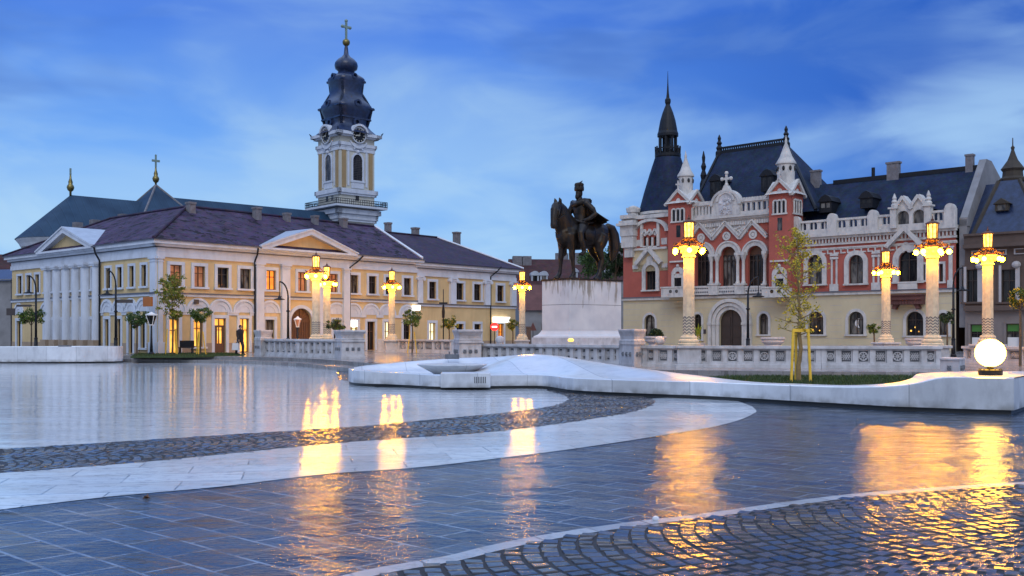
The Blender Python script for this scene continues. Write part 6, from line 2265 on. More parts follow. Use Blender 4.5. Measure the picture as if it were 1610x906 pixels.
# ------------------------------------------------------------------ ornate stone lamps
def make_lamp():
    L = thing('stone_lamp_post', 'ornate stone lamp', 'lamp', (0, 0, 0), 'ornate stone lamps around the square')
    m_ = MB()
    m_.box(WF, -0.5, 0.5, -0.5, 0.5, -0.15, 0.12)
    m_.box(WF, -0.44, 0.44, -0.44, 0.44, 0.12, 0.70)
    m_.box(WF, -0.52, 0.52, -0.52, 0.52, 0.70, 0.80)
    m_.build('pedestal', 'rail_stone', L, bevel=0.02)
    m_ = MB()
    m_.rev((0, 0), [(0.40, 0.80), (0.40, 0.87), (0.36, 0.90), (0.38, 0.95), (0.37, 1.0), (0.30, 1.04), (0.31, 1.10), (0.29, 1.15), (0.235, 1.17)], 24)
    smooth_by_angle(m_.build('moulded_foot', 'lamp_stone', L), 30)
    m_ = MB()
    m_.rev((0, 0), [(0.232, 1.16), (0.225, 1.9), (0.210, 4.0), (0.205, 4.07)], 8, rot=R(22.5))
    sh = m_.build('shaft', 'lamp_stone', L)
    z_ = MB()
    for k in range(8):
        a = R(45 * k)
        r_ap = 0.226 * math.cos(R(22.5))
        fr = Fr((r_ap) * math.sin(a), -(r_ap) * math.cos(a), math.degrees(a))
        hw = 0.226 * math.sin(R(22.5))
        for j in range(6):
            z = 1.24 + j * 0.112
            z_.beam(fr, (-hw, z), (0, z + 0.075), 0.036, -0.006, 0.01)
            z_.beam(fr, (hw, z), (0, z + 0.075), 0.036, -0.006, 0.01)
    z_.build('zigzag_band', 'lamp_groove', sh)
    m_ = MB()
    m_.rev((0, 0), [(0.205, 4.05), (0.25, 4.08), (0.25, 4.13), (0.215, 4.16), (0.235, 4.26), (0.29, 4.36), (0.36, 4.42), (0.36, 4.47), (0.30, 4.48)], 16)
    for k in range(8):
        a = 2 * PI * (k + 0.5) / 8
        m_.ball((0.27 * math.cos(a), 0.27 * math.sin(a), 4.30), (0.055, 0.055, 0.08), 8, 6)
    cpt = smooth_by_angle(m_.build('capital', 'lamp_stone', L), 35)
    m_ = MB()
    m_.rev((0, 0), [(0.30, 4.475), (0.32, 4.53), (0.22, 4.56), (0.17, 4.62), (0.19, 4.70), (0.25, 4.74), (0.25, 4.78)], 12)
    for k in range(6):
        a = 2 * PI * (k + 0.5) / 6
        c, s = math.cos(a), math.sin(a)
        m_.tube([(0.2 * c, 0.2 * s, 4.52), (0.36 * c, 0.36 * s, 4.60), (0.52 * c, 0.52 * s, 4.58), (0.57 * c, 0.57 * s, 4.50), (0.57 * c, 0.57 * s, 4.43)], 0.022, 6)
        m_.tube([(0.22 * c, 0.22 * s, 4.70), (0.34 * c, 0.34 * s, 4.68), (0.40 * c, 0.40 * s, 4.60)], 0.018, 6)
        m_.rev((0.57 * c, 0.57 * s), [(0.085, 4.40), (0.09, 4.43), (0.03, 4.46)], 8)
        m_.ball((0.62 * c, 0.62 * s, 4.58), 0.035, 6, 5)
        a2 = a + PI / 6
        m_.tube([(0.55 * c, 0.55 * s, 4.56), (0.47 * math.cos(a2), 0.47 * math.sin(a2), 4.53), (0.55 * math.cos(a + PI / 3), 0.55 * math.sin(a + PI / 3), 4.56)], 0.014, 5)
    ir = m_.build('iron_bracket', 'rust_iron', L, smooth=True)
    for k in range(6):
        a = 2 * PI * (k + 0.5) / 6
        MB().ball((0.57 * math.cos(a), 0.57 * math.sin(a), 4.30), (0.092, 0.092, 0.10), 14, 9).build('globe', 'globe_glow', L, smooth=True)
    m_ = MB()
    for k in range(8):
        a = 2 * PI * (k + 0.5) / 8
        m_.tube([(0.18 * math.cos(a), 0.18 * math.sin(a), 4.78), (0.198 * math.cos(a), 0.198 * math.sin(a), 5.36)], 0.02, 5)
    m_.rev((0, 0), [(0.235, 4.77), (0.235, 4.81), (0.20, 4.81)], 8, rot=R(22.5))
    m_.rev((0, 0), [(0.21, 5.345), (0.25, 5.35), (0.25, 5.39), (0.17, 5.44), (0.09, 5.47), (0.05, 5.49), (0.06, 5.53), (0.02, 5.57), (0.012, 5.66)], 8, rot=R(22.5))
    lt = m_.build('lantern', 'rust_iron', L)
    m_ = MB()
    m_.rev((0, 0), [(0.160, 4.80), (0.178, 5.35)], 8, rot=R(22.5))
    m_.build('lantern_glass', 'lantern_glow', lt)
    return L


lamp0 = make_lamp()
lamps = [(1083, 36.6, 'ornate stone lamp at the balustrade corner, in front of the palace arches'),
         (497, 52.9, 'ornate stone lamp nearer of the pair behind the left balustrade, before the arched gate'),
         (514, 61.3, 'ornate stone lamp farther and lower of the pair behind the left balustrade'),
         (616, 65.6, 'ornate stone lamp standing alone in front of the yellow building, beside the low balustrade'),
         (821, 66.2, 'ornate stone lamp between the end of the yellow building and the statue pedestal'),
         (1393, 49.7, 'smallest ornate stone lamp on the right, before the red balcony of the palace'),
         (1466, 37.0, 'tallest ornate stone lamp on the right, at the end of the long balustrade'),
         (1553, 40.7, 'ornate stone lamp rising behind the glowing globe, before the brown house')]
for i, (px, d, lab) in enumerate(lamps):
    o = lamp0 if i == 0 else copy_tree(lamp0)
    x, y = at(px, d)
    o.location = (x, y, ZG - 0.0)
    o.rotation_euler = (0, 0, R((17 * i) % 30 - 8))
    o['label'] = lab

# ------------------------------------------------------------------ balustrades and piers
def balustrade(label, pts, h, npan, z0=ZG, group='stone balustrades around the monument'):
    x0, y0 = pts[0]
    root = thing('stone_balustrade', label, 'balustrade', (x0, y0, z0), group)
    rail = MB()
    for (a, b_), npn in zip(zip(pts, pts[1:]), npan):
        ang = math.degrees(math.atan2(b_[1] - a[1], b_[0] - a[0]))
        L = math.hypot(b_[0] - a[0], b_[1] - a[1])
        fr = Fr(*a, ang)
        rail.box(fr, 0, L, -0.20, 0.20, z0 - 0.2, z0 + 0.12)
        rail.box(fr, 0, L, -0.15, 0.15, z0 + 0.12, z0 + 0.20)
        rail.box(fr, 0, L, -0.15, 0.15, z0 + h - 0.14, z0 + h - 0.10)
        rail.box(fr, -0.02, L + 0.02, -0.22, 0.22, z0 + h - 0.10, z0 + h)
        pit = L / npn
        for k in range(npn + 1):
            s_ = min(max(k * pit, 0.09), L - 0.09)
            MB().box(fr, s_ - 0.09, s_ + 0.09, -0.12, 0.12, z0 + 0.20, z0 + h - 0.14).build('post', 'rail_stone', root)
        for k in range(npn):
            a_, c_ = k * pit + 0.09, (k + 1) * pit - 0.09
            if k == 0: a_ = 0.18
            if k == npn - 1: c_ = L - 0.18
            zb, zt = z0 + 0.20, z0 + h - 0.14
            m_ = MB()
            m_.box(fr, a_, c_, -0.01, 0.05, zb, zt)
            pn = m_.build('panel', 'rail_panel', root)
            m_ = MB()
            cx, cz = (a_ + c_) / 2, (zb + zt) / 2
            hw, hh = (c_ - a_) / 2 - 0.03, (zt - zb) / 2 - 0.03
            m_.box(fr, a_ + 0.01, c_ - 0.01, -0.085, -0.005, zt - 0.035, zt - 0.005); m_.box(fr, a_ + 0.01, c_ - 0.01, -0.085, -0.005, zb + 0.005, zb + 0.035)
            m_.box(fr, a_ + 0.01, a_ + 0.04, -0.085, -0.005, zb + 0.035, zt - 0.035); m_.box(fr, c_ - 0.04, c_ - 0.01, -0.085, -0.005, zb + 0.035, zt - 0.035)
            rr_ = min(hw, hh) * 0.92
            if k % 2 == 0:
                m_.arc(fr, cx, cz, rr_ * 0.78, rr_, -0.08, -0.005, 0, 2 * PI, 16)
                for an in (0, PI / 2, PI / 4, -PI / 4):
                    m_.beam(fr, (cx - rr_ * math.cos(an), cz - rr_ * math.sin(an)), (cx + rr_ * math.cos(an), cz + rr_ * math.sin(an)), 0.022, -0.075, -0.005)
            else:
                for d_ in (-0.6, -0.2, 0.2, 0.6):
                    for sg_ in (-1, 1):
                        e = 1 - abs(d_)
                        m_.beam(fr, (cx + d_ * hw - sg_ * e * hw * 0.55, cz - e * hh * 0.8), (cx + d_ * hw + sg_ * e * hw * 0.55, cz + e * hh * 0.8), 0.022, -0.075 - 0.002 * sg_, -0.005)
            m_.build('lattice', 'rail_stone', pn)
    rail.build('rail', 'rail_stone', root)
    return root


def pier(label, pts, h, z0=ZG, cap_=True, rosette=True):
    """polygonal stone pier with a bulging cap; pts = ground outline, counter-clockwise from the left front"""
    cx = sum(p[0] for p in pts) / len(pts); cy = sum(p[1] for p in pts) / len(pts)
    root = thing('stone_pier', label, 'pier', (cx, cy, z0), 'carved stone piers of the balustrades')

    def ring(e):
        return [(cx + (x - cx) * e, cy + (y - cy) * e) for x, y in pts]
    m_ = MB()
    m_.slab(ring(1.05), z0 - 0.2, z0 + 0.12)
    m_.slab(ring(1.0), z0 + 0.12, z0 + h * 0.60)
    m_.slab(ring(1.05), z0 + h * 0.60, z0 + h * 0.66)
    m_.build('shaft', 'rail_stone', root)
    if cap_:
        m_ = MB()
        n = len(pts)
        pr = [(1.0, .66), (1.02, .70), (0.93, .74), (0.96, .82), (1.04, .90), (1.08, .94), (1.10, .95), (1.10, 1.0), (1.04, 1.01)]
        P_ = [(*q_, z0 + h * f) for e, f in pr for q_ in ring(e)]
        F_ = [(j * n + i, j * n + (i + 1) % n, (j + 1) * n + (i + 1) % n, (j + 1) * n + i) for j in range(len(pr) - 1) for i in range(n)] + [tuple((len(pr) - 1) * n + i for i in range(n))]
        m_.add(P_, F_)
        m_.build('cap', 'rail_stone', root)
    if rosette:
        m_ = MB()
        for i in range(2):
            a, b_ = pts[i], pts[i + 1]
            fr = Fr(*a, math.degrees(math.atan2(b_[1] - a[1], b_[0] - a[0])))
            L = math.hypot(b_[0] - a[0], b_[1] - a[1])
            for k in range(1 if L < 1.0 else 3):
                s_ = L * (k + 1) / (2 if L < 1.0 else 4)
                zz_ = z0 + h * 0.34
                m_.box(fr, s_ - 0.07, s_ + 0.07, -0.025, 0.02, zz_ - 0.08, zz_ + 0.08)
                for dx, dz in ((-0.05, 0), (0.05, 0), (0, 0.05), (0, -0.05)):
                    m_.ball(fr.p(s_ + dx, -0.03, zz_ + dz), 0.03, 6, 5)
        m_.build('rosette', 'rail_panel', root)
    return root


def poly_at(*pp):
    return [at(px, d) for px, d in pp]


balustrade('weathered stone balustrade below the pair of lamps by the arched gate', poly_at((410, 55.6), (470, 51.6), (535, 49.5)), 0.95, [7, 7])
pier('small stone pier at the left end of the balustrade, beside the walking person', poly_at((400, 55.8), (410, 54.6), (428, 55.2), (420, 57)), 1.42)
pier('broad stone pier at the right end of the left balustrade, by the round tree', poly_at((526, 49.6), (537, 48.2), (573, 48.6), (569, 51.2), (530, 51.5)), 1.40)
balustrade('low pale balustrade running right of the lone lamp before the yellow building', poly_at((628, 65.2), (712, 61.0)), 0.86, [6])
MB().box(Fr(*at(594, 66), 5), 0, 0.55, -0.3, 0.4, ZG - 0.1, 1.22).build('stone_pier', 'rail_stone', None, loc=(*at(600, 66), ZG))
tag(bpy.data.objects[[o.name for o in bpy.data.objects if o.name.startswith('stone_pier')][-1]], 'plain little stone block against the foot of the lone lamp', 'pier', 'carved stone piers of the balustrades')
balustrade('long stone balustrade with carved panels behind the white fountain, under the statue', poly_at((752, 43.2), (866, 40.4), (978, 37.8)), 0.80, [9, 9])
pier('broad stone pier left of the stone ball, above the fountain', poly_at((713, 43.6), (722, 42.2), (757, 42.6), (755, 45.2), (718, 45.4)), 1.40)
pier('stone pier with rosettes below the palace corner, near the bowl planter', poly_at((974, 37.6), (997, 36.4), (1014, 37.4), (1012, 39.4), (978, 39.6)), 1.40)
balustrade('short panelled balustrade between the rosette pier and the corner lamp', poly_at((1012, 37.2), (1077, 36.4)), 0.80, [3])
balustrade('longest panelled balustrade, stretching along the palace front to the tallest lamp', poly_at((1090, 36.4), (1290, 35.6), (1478, 35.2)), 0.80, [8, 7])
balustrade('balustrade behind the glowing globe at the right edge', poly_at((1518, 41.5), (1660, 37.5)), 0.72, [6])
pier('low stone block with a square rosette left of the glowing globe', poly_at((1478, 32.8), (1508, 32.2), (1517, 33.4), (1485, 34.2)), 0.98, z0=ZG - 0.22, cap_=False)

# stone balls, bowls and planters on and behind the rails
for px, d, lab in ((786, 42.6, 'stone ball on the rail left of the statue pedestal'), (1037, 37.4, 'stone ball on the rail beside the bowl with a round shrub')):
    x, y = at(px, d)
    m_ = MB().ball((x, y, ZG + 0.80 + 0.17), (0.20, 0.20, 0.175), 18, 12)
    m_.rev((x, y), [(0.12, ZG + 0.78), (0.12, ZG + 0.83)], 12)
    tag(m_.build('stone_ball', 'rail_stone', None, smooth=True), lab, 'stone ball', 'stone balls on the rails')


def bowl(px, d, z, r, label, plant=None):
    x, y = at(px, d)
    root = thing('stone_planter', label, 'planter', (x, y, z), 'stone bowl planters')
    m_ = MB()
    m_.rev((x, y), [(r * 0.6, ZG - 0.05), (r * 0.6, z - 0.02), (r * 0.72, z), (r * 0.66, z + 0.05), (r * 0.98, z + 0.16), (r * 1.0, z + 0.22), (r * 0.93, z + 0.24), (r * 1.08, z + 0.30), (r * 1.08, z + 0.37), (r * 0.95, z + 0.375), (r * 0.93, z + 0.30)], 20)
    smooth_by_angle(m_.build('bowl', 'rail_stone', root), 40)
    if plant:
        rn = random.Random(px)
        pts_ = []
        for _ in range(900):
            v = Vector((rn.gauss(0, 1), rn.gauss(0, 1), abs(rn.gauss(0, 1)))).normalized() * rn.uniform(0.75, 1.02)
            pts_.append((x + v.x * plant[0], y + v.y * plant[0], z + 0.28 + v.z * plant[1]))
        sh = thing('round_shrub', 'clipped dark green shrub growing in a stone bowl', 'shrub', (x, y, z + 0.3))
        MB().leaves(pts_, 0.06, rn).build('foliage', 'leaf_dark', sh, recalc=False)
        k = MB()
        for j in range(5):
            a = 2 * PI * j / 5
            k.tube([(x, y, z + 0.2), (x + 0.5 * plant[0] * math.cos(a), y + 0.5 * plant[0] * math.sin(a), z + 0.28 + plant[1] * 0.7)], [0.03, 0.01], 5)
        k.build('stem', 'bark', sh)


bowl(1031, 41, 1.10, 0.42, 'stone bowl planter with a clipped shrub, between two balustrade piers', (0.33, 0.42))
bowl(1215, 41.5, 1.06, 0.47, 'empty stone bowl below the small arched palace window')
bowl(1440, 40.5, 1.02, 0.40, 'empty stone bowl beside the tallest lamp on the right')

# ------------------------------------------------------------------ white fountain
fnt = thing('white_fountain', 'long curved white marble fountain with a round dish and a rising wave', 'fountain', (0.5, 28.0, 0))
FS = [  # front px, bottom row, top height, back x, back y, back height, bowl
    (548, 604, 0.50, -5.10, 31.9, 0.52, 1), (556, 606.5, 0.49, -4.85, 33.0, 0.56, 1), (575, 608, 0.47, -4.3, 33.9, 0.60, 1), (610, 609, 0.44, -3.2, 34.6, 0.68, 1), (650, 611, 0.43, -2.0, 35.0, 0.75, 1), (693, 613, 0.42, -0.8, 34.6, 0.80, .7),
    (776, 612, 0.41, 0.5, 33.6, 0.88, 0), (853, 612, 0.41, 1.5, 32.2, 0.86, 0), (902, 619, 0.42, 2.3, 30.6, 0.76, 0), (1000, 624, 0.42, 3.5, 28.2, 0.62, 0), (1100, 628, 0.43, 4.85, 25.6, 0.50, 0),
    (1180, 632.5, 0.43, 5.75, 23.6, 0.44, 0), (1252, 637, 0.44, 6.62, 22.5, 0.445, 0), (1330, 641.5, 0.455, 7.4, 21.65, 0.46, 0), (1404, 646, 0.52, 8.15, 21.2, 0.53, 0), (1445, 647.5, 0.60, 8.6, 21.3, 0.62, 0), (1483, 649, 0.715, 9.0, 21.7, 0.72, 0), (1540, 651, 0.73, 10.4, 22.4, 0.735, 0), (1594, 652.6, 0.73, 12.2, 22.5, 0.735, 0)]
raw = []
for px, py, zf, bx, by, zb, bw in FS:
    fx, fy = gnd(px, py)
    raw.append((fx, fy, zf, bx, by, zb, bw))
st_ = smooth_line(raw, 6)
TT = [0.0, 0.03, 0.09, 0.14, 0.2, 0.3, 0.42, 0.55, 0.68, 0.8, 0.9, 0.97, 1.0]
Pv, F = [], []
for fx, fy, zf, bx, by, zb, bw in st_:
    wid = math.hypot(bx - fx, by - fy)
    for t in TT:
        u = t
        if t <= 0.09:
            u = t * min(1.0, 3.6 / max(wid, 0.4))
        sm = max(0.0, min(1.0, (t - 0.09) / 0.75))
        sm = sm * sm * (3 - 2 * sm)
        z_wave = zf + (zb - zf) * sm
        z_bowl = zf + (zb - zf) * max(0, (t - 0.8) / 0.2) if t > 0.8 else zf
        if 0.14 <= t <= 0.82:
            z_bowl = zf - 0.13
        elif t > 0.82:
            z_bowl = zf - 0.13 + (zb - zf + 0.13) * (t - 0.82) / 0.18
        z = z_wave * (1 - bw) + z_bowl * bw
        if t == 0.0: z -= 0.02
        if t == 1.0: z -= 0.04
        Pv.append((fx + (bx - fx) * u, fy + (by - fy) * u, z))
n = len(TT)
for i in range(len(st_) - 1):
    for k in range(n - 1):
        a_ = i * n + k
        F.append((a_, a_ + n, a_ + n + 1, a_ + 1))
m_ = MB().add(Pv, F)
fo = m_.build('marble_top', 'fountain_marble', fnt, smooth=True)
sd_ = MB(); pl_ = MB()
ring = [(s[0], s[1], Pv[i * n][2]) for i, s in enumerate(st_)] + [(s[3], s[4], Pv[(len(st_) - 1 - i) * n + n - 1][2]) for i, s in enumerate(reversed(st_))]
for p, q_ in zip(ring, ring[1:] + ring[:1]):
    sd_.quad((p[0], p[1], 0.09), (q_[0], q_[1], 0.09), (q_[0], q_[1], q_[2]), (p[0], p[1], p[2]))
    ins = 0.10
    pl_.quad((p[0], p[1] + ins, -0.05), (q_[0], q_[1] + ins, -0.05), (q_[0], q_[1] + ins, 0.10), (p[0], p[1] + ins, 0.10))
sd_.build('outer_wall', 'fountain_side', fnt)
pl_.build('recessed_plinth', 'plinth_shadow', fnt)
bkf = Fr(*gnd(693, 613.4), 2)
pb_ = MB()
Lb = bkf.s(771)
pb_.box(bkf, 0.0, Lb, -0.22, 0.75, 0.075, 0.48)
pbo = pb_.build('pump_block', 'fountain_side', fnt, bevel=0.02)
v_ = MB()
for k in range(7):
    s_ = bkf.s(746.5) + (bkf.s(763) - bkf.s(746.5)) * k / 6
    v_.box(bkf, s_ - 0.012, s_ + 0.012, -0.224, -0.20, 0.20, 0.38)
v_.build('vent_slot', 'plinth_shadow', pbo)
dx, dy = at(711, 30.8)
d_ = MB()
d_.rev((dx, dy), [(0.50, 0.28), (0.62, 0.36), (1.05, 0.585), (1.10, 0.62), (1.08, 0.645), (1.00, 0.635), (0.6, 0.56), (0.1, 0.54)], 40)
do = smooth_by_angle(d_.build('dish', 'fountain_side', fnt), 40)
d_ = MB().rev((dx, dy), [(0.99, 0.625), (0.98, 0.63)], 40)
d_.build('dish_water', 'fountain_marble', do)
nx, ny = at(711, 34.4)
d_ = MB()
d_.box(WF, nx - 0.24, nx + 0.24, ny - 0.15, ny + 0.15, 0.70, 0.86)
d_.tube([(nx - 0.1, ny, 0.86), (nx - 0.1, ny, 0.96)], 0.03, 6); d_.tube([(nx + 0.1, ny, 0.86), (nx + 0.1, ny, 0.92)], 0.03, 6)
d_.build('nozzle_box', 'rail_dark', fnt)
# grass bed held by the fountain wall
bed = [(s[3] - 0.0, s[4] + 0.02) for s in st_ if s[0] > 4.5] + [(12.5, 24.6), (11.6, 27.6), (6.1, 27.6), (5.0, 26.2)]
m_ = MB().slab(bed, 0.0, 0.395)
o = m_.build('grass_bed', 'soil_grass', loc=(7, 24, 0)); o['kind'] = 'structure'
rn = random.Random(5)


def grass(name, poly, z, n_, hgt, label):
    xs = [p[0] for p in poly]; ys = [p[1] for p in poly]
    mb = MB()
    c = 0
    while c < n_:
        x, y = rn.uniform(min(xs), max(xs)), rn.uniform(min(ys), max(ys))
        if not in_poly(x, y, poly):
            continue
        c += 1
        h_ = hgt * rn.uniform(0.5, 1.3)
        a = rn.uniform(0, 2 * PI)
        w_ = 0.012 + hgt * 0.06
        dx_, dy_ = math.cos(a) * w_, math.sin(a) * w_
        lx, ly = rn.gauss(0, 0.3) * h_, rn.gauss(0, 0.3) * h_
        mb.add([(x - dx_, y - dy_, z), (x + dx_, y + dy_, z), (x + lx, y + ly, z + h_)], [(0, 1, 2)])
    o = mb.build(name, 'grass_blade', loc=(sum(xs) / len(xs), sum(ys) / len(ys), z), recalc=False)
    tag(o, label, 'grass', kind='stuff')


grass('grass', bed, 0.39, 14000, 0.07, 'short grass growing in the bed behind the fountain wall')
lawn = [gnd(px, py, 0.36) for px, py in ((205, 561.0), (300, 560.5), (384, 559.0), (372, 555.6), (262, 554.8), (215, 555.5))]
o = MB().slab(lawn, ZG - 0.05, 0.36).build('lawn', 'soil_grass', loc=(-17, 57, 0.3)); o['kind'] = 'structure'
grass('grass', lawn, 0.355, 9000, 0.07, 'strip of lawn under the young trees by the yellow building')

# low white slab of the second fountain at the left edge
ls = thing('white_basin', 'low curved white marble basin at the left edge below the steps', 'basin', (-25, 54, 0))
o1 = [(-36, 53.0), (-30, 52.6), (-26, 52.3), (-23.5, 52.3), (-21.6, 53.0), (-21.3, 54.0), (-22.3, 55.0), (-25, 55.8), (-30, 56.2), (-36, 56.4)]
o1 = smooth_line(o1, 5)
m_ = MB()
zt_ = lambda x: 0.82 + 0.07 * max(0, min(1, (x + 34) / 12))
for p, q_ in zip(o1, o1[1:] + o1[:1]):
    m_.quad((p[0], p[1], 0.08), (q_[0], q_[1], 0.08), (q_[0], q_[1], zt_(q_[0])), (p[0], p[1], zt_(p[0])))
m_.build('outer_wall', 'fountain_side', ls)
m_ = MB()
cx, cy = -27.5, 54.2
for p, q_ in zip(o1, o1[1:] + o1[:1]):
    f_ = lambda v, e: (cx + (v[0] - cx) * e, cy + (v[1] - cy) * e)
    for e0_, e1_, z0, z1 in ((1.0, 0.86, 0, 0.0), (0.86, 0.80, 0.0, -0.10), (0.80, 0.0, -0.10, -0.10)):
        a_, b__, c_, d_ = f_(p, e0_), f_(q_, e0_), f_(q_, e1_), f_(p, e1_)
        m_.quad((*a_, zt_(a_[0]) + z0), (*b__, zt_(b__[0]) + z0), (*c_, zt_(c_[0]) + z1), (*d_, zt_(d_[0]) + z1))
m_.build('marble_top', 'fountain_marble', ls)
m_ = MB()
jx, jy = at(102, 54.6)
m_.box(WF, jx - 0.3, jx + 0.3, jy - 0.15, jy + 0.15, 0.74, 0.93)
m_.build('nozzle_box', 'rail_dark', ls)

# glowing ball lamp on the fountain's end
gx, gy = at(1557, 20.4)
gb = thing('globe_lamp', 'big glowing white globe lamp on a dark drum at the end of the fountain wall', 'lamp', (gx, gy, 0.735))
m_ = MB()
m_.rev((gx, gy), [(0.23, 0.733), (0.235, 0.84), (0.20, 0.85), (0.07, 0.85), (0.06, 0.93), (0.12, 0.94)], 24)
for k in range(12):
    a = 2 * PI * k / 12
    m_.ball((gx + 0.205 * math.cos(a), gy + 0.205 * math.sin(a), 0.855), 0.014, 6, 5)
smooth_by_angle(m_.build('drum', 'iron', gb), 40)
MB().ball((gx, gy, 1.19), (0.295, 0.295, 0.285), 32, 20).build('globe', 'ball_glow', gb, smooth=True)

# ------------------------------------------------------------------ trees
def ball_tree(px, d, py_c, r_px, label, lm=('leaf_green', 'leaf_lime'), stakes=0, flat=0.78, lean=0.0, n_=1500, group='round-headed little trees'):
    x, y = at(px, d)
    zc = zat(py_c, d)
    r = r_px * d / FPX
    rn = random.Random(int(px * 7))
    root = thing('round_tree', label, 'tree', (x, y, ZG), group)
    k = MB()
    k.tube([(x, y, ZG - 0.05), (x + 0.02, y, ZG + 0.6 * (zc - ZG)), (x, y, zc - r * 0.3)], [0.055, 0.045, 0.035], 7)
    for j in range(7):
        a = 2 * PI * j / 7 + rn.random()
        k.tube([(x, y, zc - r * 0.75), (x + r * 0.4 * math.cos(a), y + r * 0.4 * math.sin(a), zc - r * 0.2), (x + r * 0.75 * math.cos(a), y + r * 0.75 * math.sin(a), zc + r * rn.uniform(-.1, .4))], [0.025, 0.016, 0.006], 5)
    k.build('trunk', 'bark', root)
    # lumpy crown: clumps spread over the ball, with gaps
    cl = []
    for j in range(26):
        v = Vector((rn.gauss(0, 1), rn.gauss(0, 1), rn.gauss(0, 1))).normalized()
        cl.append((v * r * rn.uniform(0.40, 0.98), r * rn.uniform(0.14, 0.36)))
    for mi, frac in ((0, 0.72), (1, 0.28)):
        pts_ = []
        for _ in range(int(n_ * frac)):
            c, cr_ = rn.choice(cl)
            if mi == 1 and rn.random() < 0.55:
                c = min((rn.choice(cl)[0] for _ in range(3)), key=lambda v: v.z)  # second tint gathers low: lamplight from below put into leaf colour
            v = Vector((rn.gauss(0, 1), rn.gauss(0, 1), rn.gauss(0, 1))).normalized() * cr_ * rn.random() ** 0.4
            p = c + v
            pts_.append((x + p.x, y + p.y, zc + p.z * flat))
        MB().leaves(pts_, r * 0.07 + 0.012, rn).build('crown' if mi == 0 else 'second_tint_leaves', lm[mi], root, recalc=False)
    for j in range(stakes):
        a = 2 * PI * j / max(1, stakes) + 0.5
        e = 0.32
        m_ = MB().tube([(x + e * math.cos(a), y + e * math.sin(a), ZG - 0.05), (x + (e * 0.45 + lean) * math.cos(a), y + e * 0.45 * math.sin(a), ZG + 1.35)], 0.035, 6)
        m_.build('stake', 'stake_wood', root)
    return root


ball_tree(49, 63, 497, 20, 'round green tree with a leaning yellow stake at the far left lamp', stakes=1, lean=0.2)
ball_tree(215, 57, 501, 20, 'round dark green tree below the orange sign', lm=('leaf_green', 'leaf_green'))
ball_tree(315, 57, 494, 19.5, 'round green tree with pale stakes beside the lit shop windows', stakes=3)
ball_tree(529, 55, 511, 17, 'round dark green tree right behind the broad stone pier by the lamp pair', lm=('leaf_dark', 'leaf_lime'))
ball_tree(648, 63, 500, 18.5, 'round green tree right of the lone lamp before the yellow building', stakes=2)
ball_tree(706, 67, 508, 14.5, 'small round yellow-green tree by the shop door at the building end', lm=('leaf_green', 'leaf_yellow_lit'))
ball_tree(806, 70, 510, 12.5, 'small round yellowish tree under the white lit shop sign', lm=('leaf_green', 'leaf_yellow_lit'))
ball_tree(1374, 53, 517, 11.5, 'little round tree beside the smallest lamp, under a palace window')
ball_tree(1489, 53, 500, 12.5, 'little round tree just right of the tallest lamp', lm=('leaf_dark', 'leaf_green'))
ball_tree(1604, 38, 470, 24, 'leafy round tree cut off by the right edge, with a yellow stake', lm=('leaf_green', 'leaf_yellow_lit'), stakes=1, lean=0.1)


def slim_tree(px, d, z0, top_py, wid, base_h, label, lm, n_leaf, seed, leaf_size, bark='pale_bark'):
    """young tree: a thin leader with ascending limbs and sparse small leaves"""
    x, y = at(px, d)
    H_ = zat(top_py, d)
    rn = random.Random(seed)
    root = thing('young_tree', label, 'tree', (x, y, z0))
    k = MB()
    lead = [(x, y, z0 - 0.05)]
    nseg = 9
    for i in range(1, nseg + 1):
        t = i / nseg
        lead.append((x + rn.gauss(0, 0.02) + 0.03 * math.sin(t * 5), y + rn.gauss(0, 0.02), z0 + (H_ - z0) * t))
    k.tube(lead, [0.06 * (1 - 0.85 * i / nseg) + 0.004 for i in range(nseg + 1)], 8)
    tips = []
    for j in range(34):
        t = base_h + (0.97 - base_h) * (j + rn.random()) / 34
        i = min(int(t * nseg), nseg - 1)
        f = t * nseg - i
        p0 = Vector(lead[i]).lerp(Vector(lead[i + 1]), f)
        a = j * 2.4 + rn.uniform(-0.4, 0.4)
        spread = wid * (0.45 + 0.75 * math.sin(PI * min(1, (t - base_h) / (1 - base_h) * 0.85 + 0.15))) * rn.uniform(0.5, 1.05)
        up = spread * rn.uniform(0.5, 1.1)
        if t < base_h + 0.12:
            up = spread * rn.uniform(0.25, 0.6)
        d1 = Vector((math.cos(a), math.sin(a), 0))
        p1 = p0 + d1 * spread * 0.5 + Vector((0, 0, up * 0.35))
        p2 = p0 + d1 * spread + Vector((0, 0, up))
        k.tube([p0, p1, p2], [0.018, 0.012, 0.004], 5)
        for _ in range(4):
            q0 = p0.lerp(p1, rn.random()) if rn.random() < 0.4 else p1.lerp(p2, rn.random())
            q1 = q0 + Vector((rn.gauss(0, 1), rn.gauss(0, 1), rn.gauss(0.5, 0.6))).normalized() * spread * rn.uniform(0.25, 0.5)
            k.tube([q0, q1], [0.007, 0.002], 4)
            tips.append((q0, q1))
        tips.append((p1, p2))
    k.build('trunk', bark, root)
    for mi, frac in ((0, 0.7), (1, 0.3)):
        pts_ = []
        for _ in range(int(n_leaf * frac)):
            q0, q1 = rn.choice(tips)
            p = q0.lerp(q1, rn.random() ** 0.6) + Vector((rn.gauss(0, .045), rn.gauss(0, .045), rn.gauss(0, .045)))
            pts_.append(p)
        MB().leaves(pts_, leaf_size, rn).build('crown' if mi == 0 else 'second_tint_leaves', lm[mi], root, recalc=False)
    return root


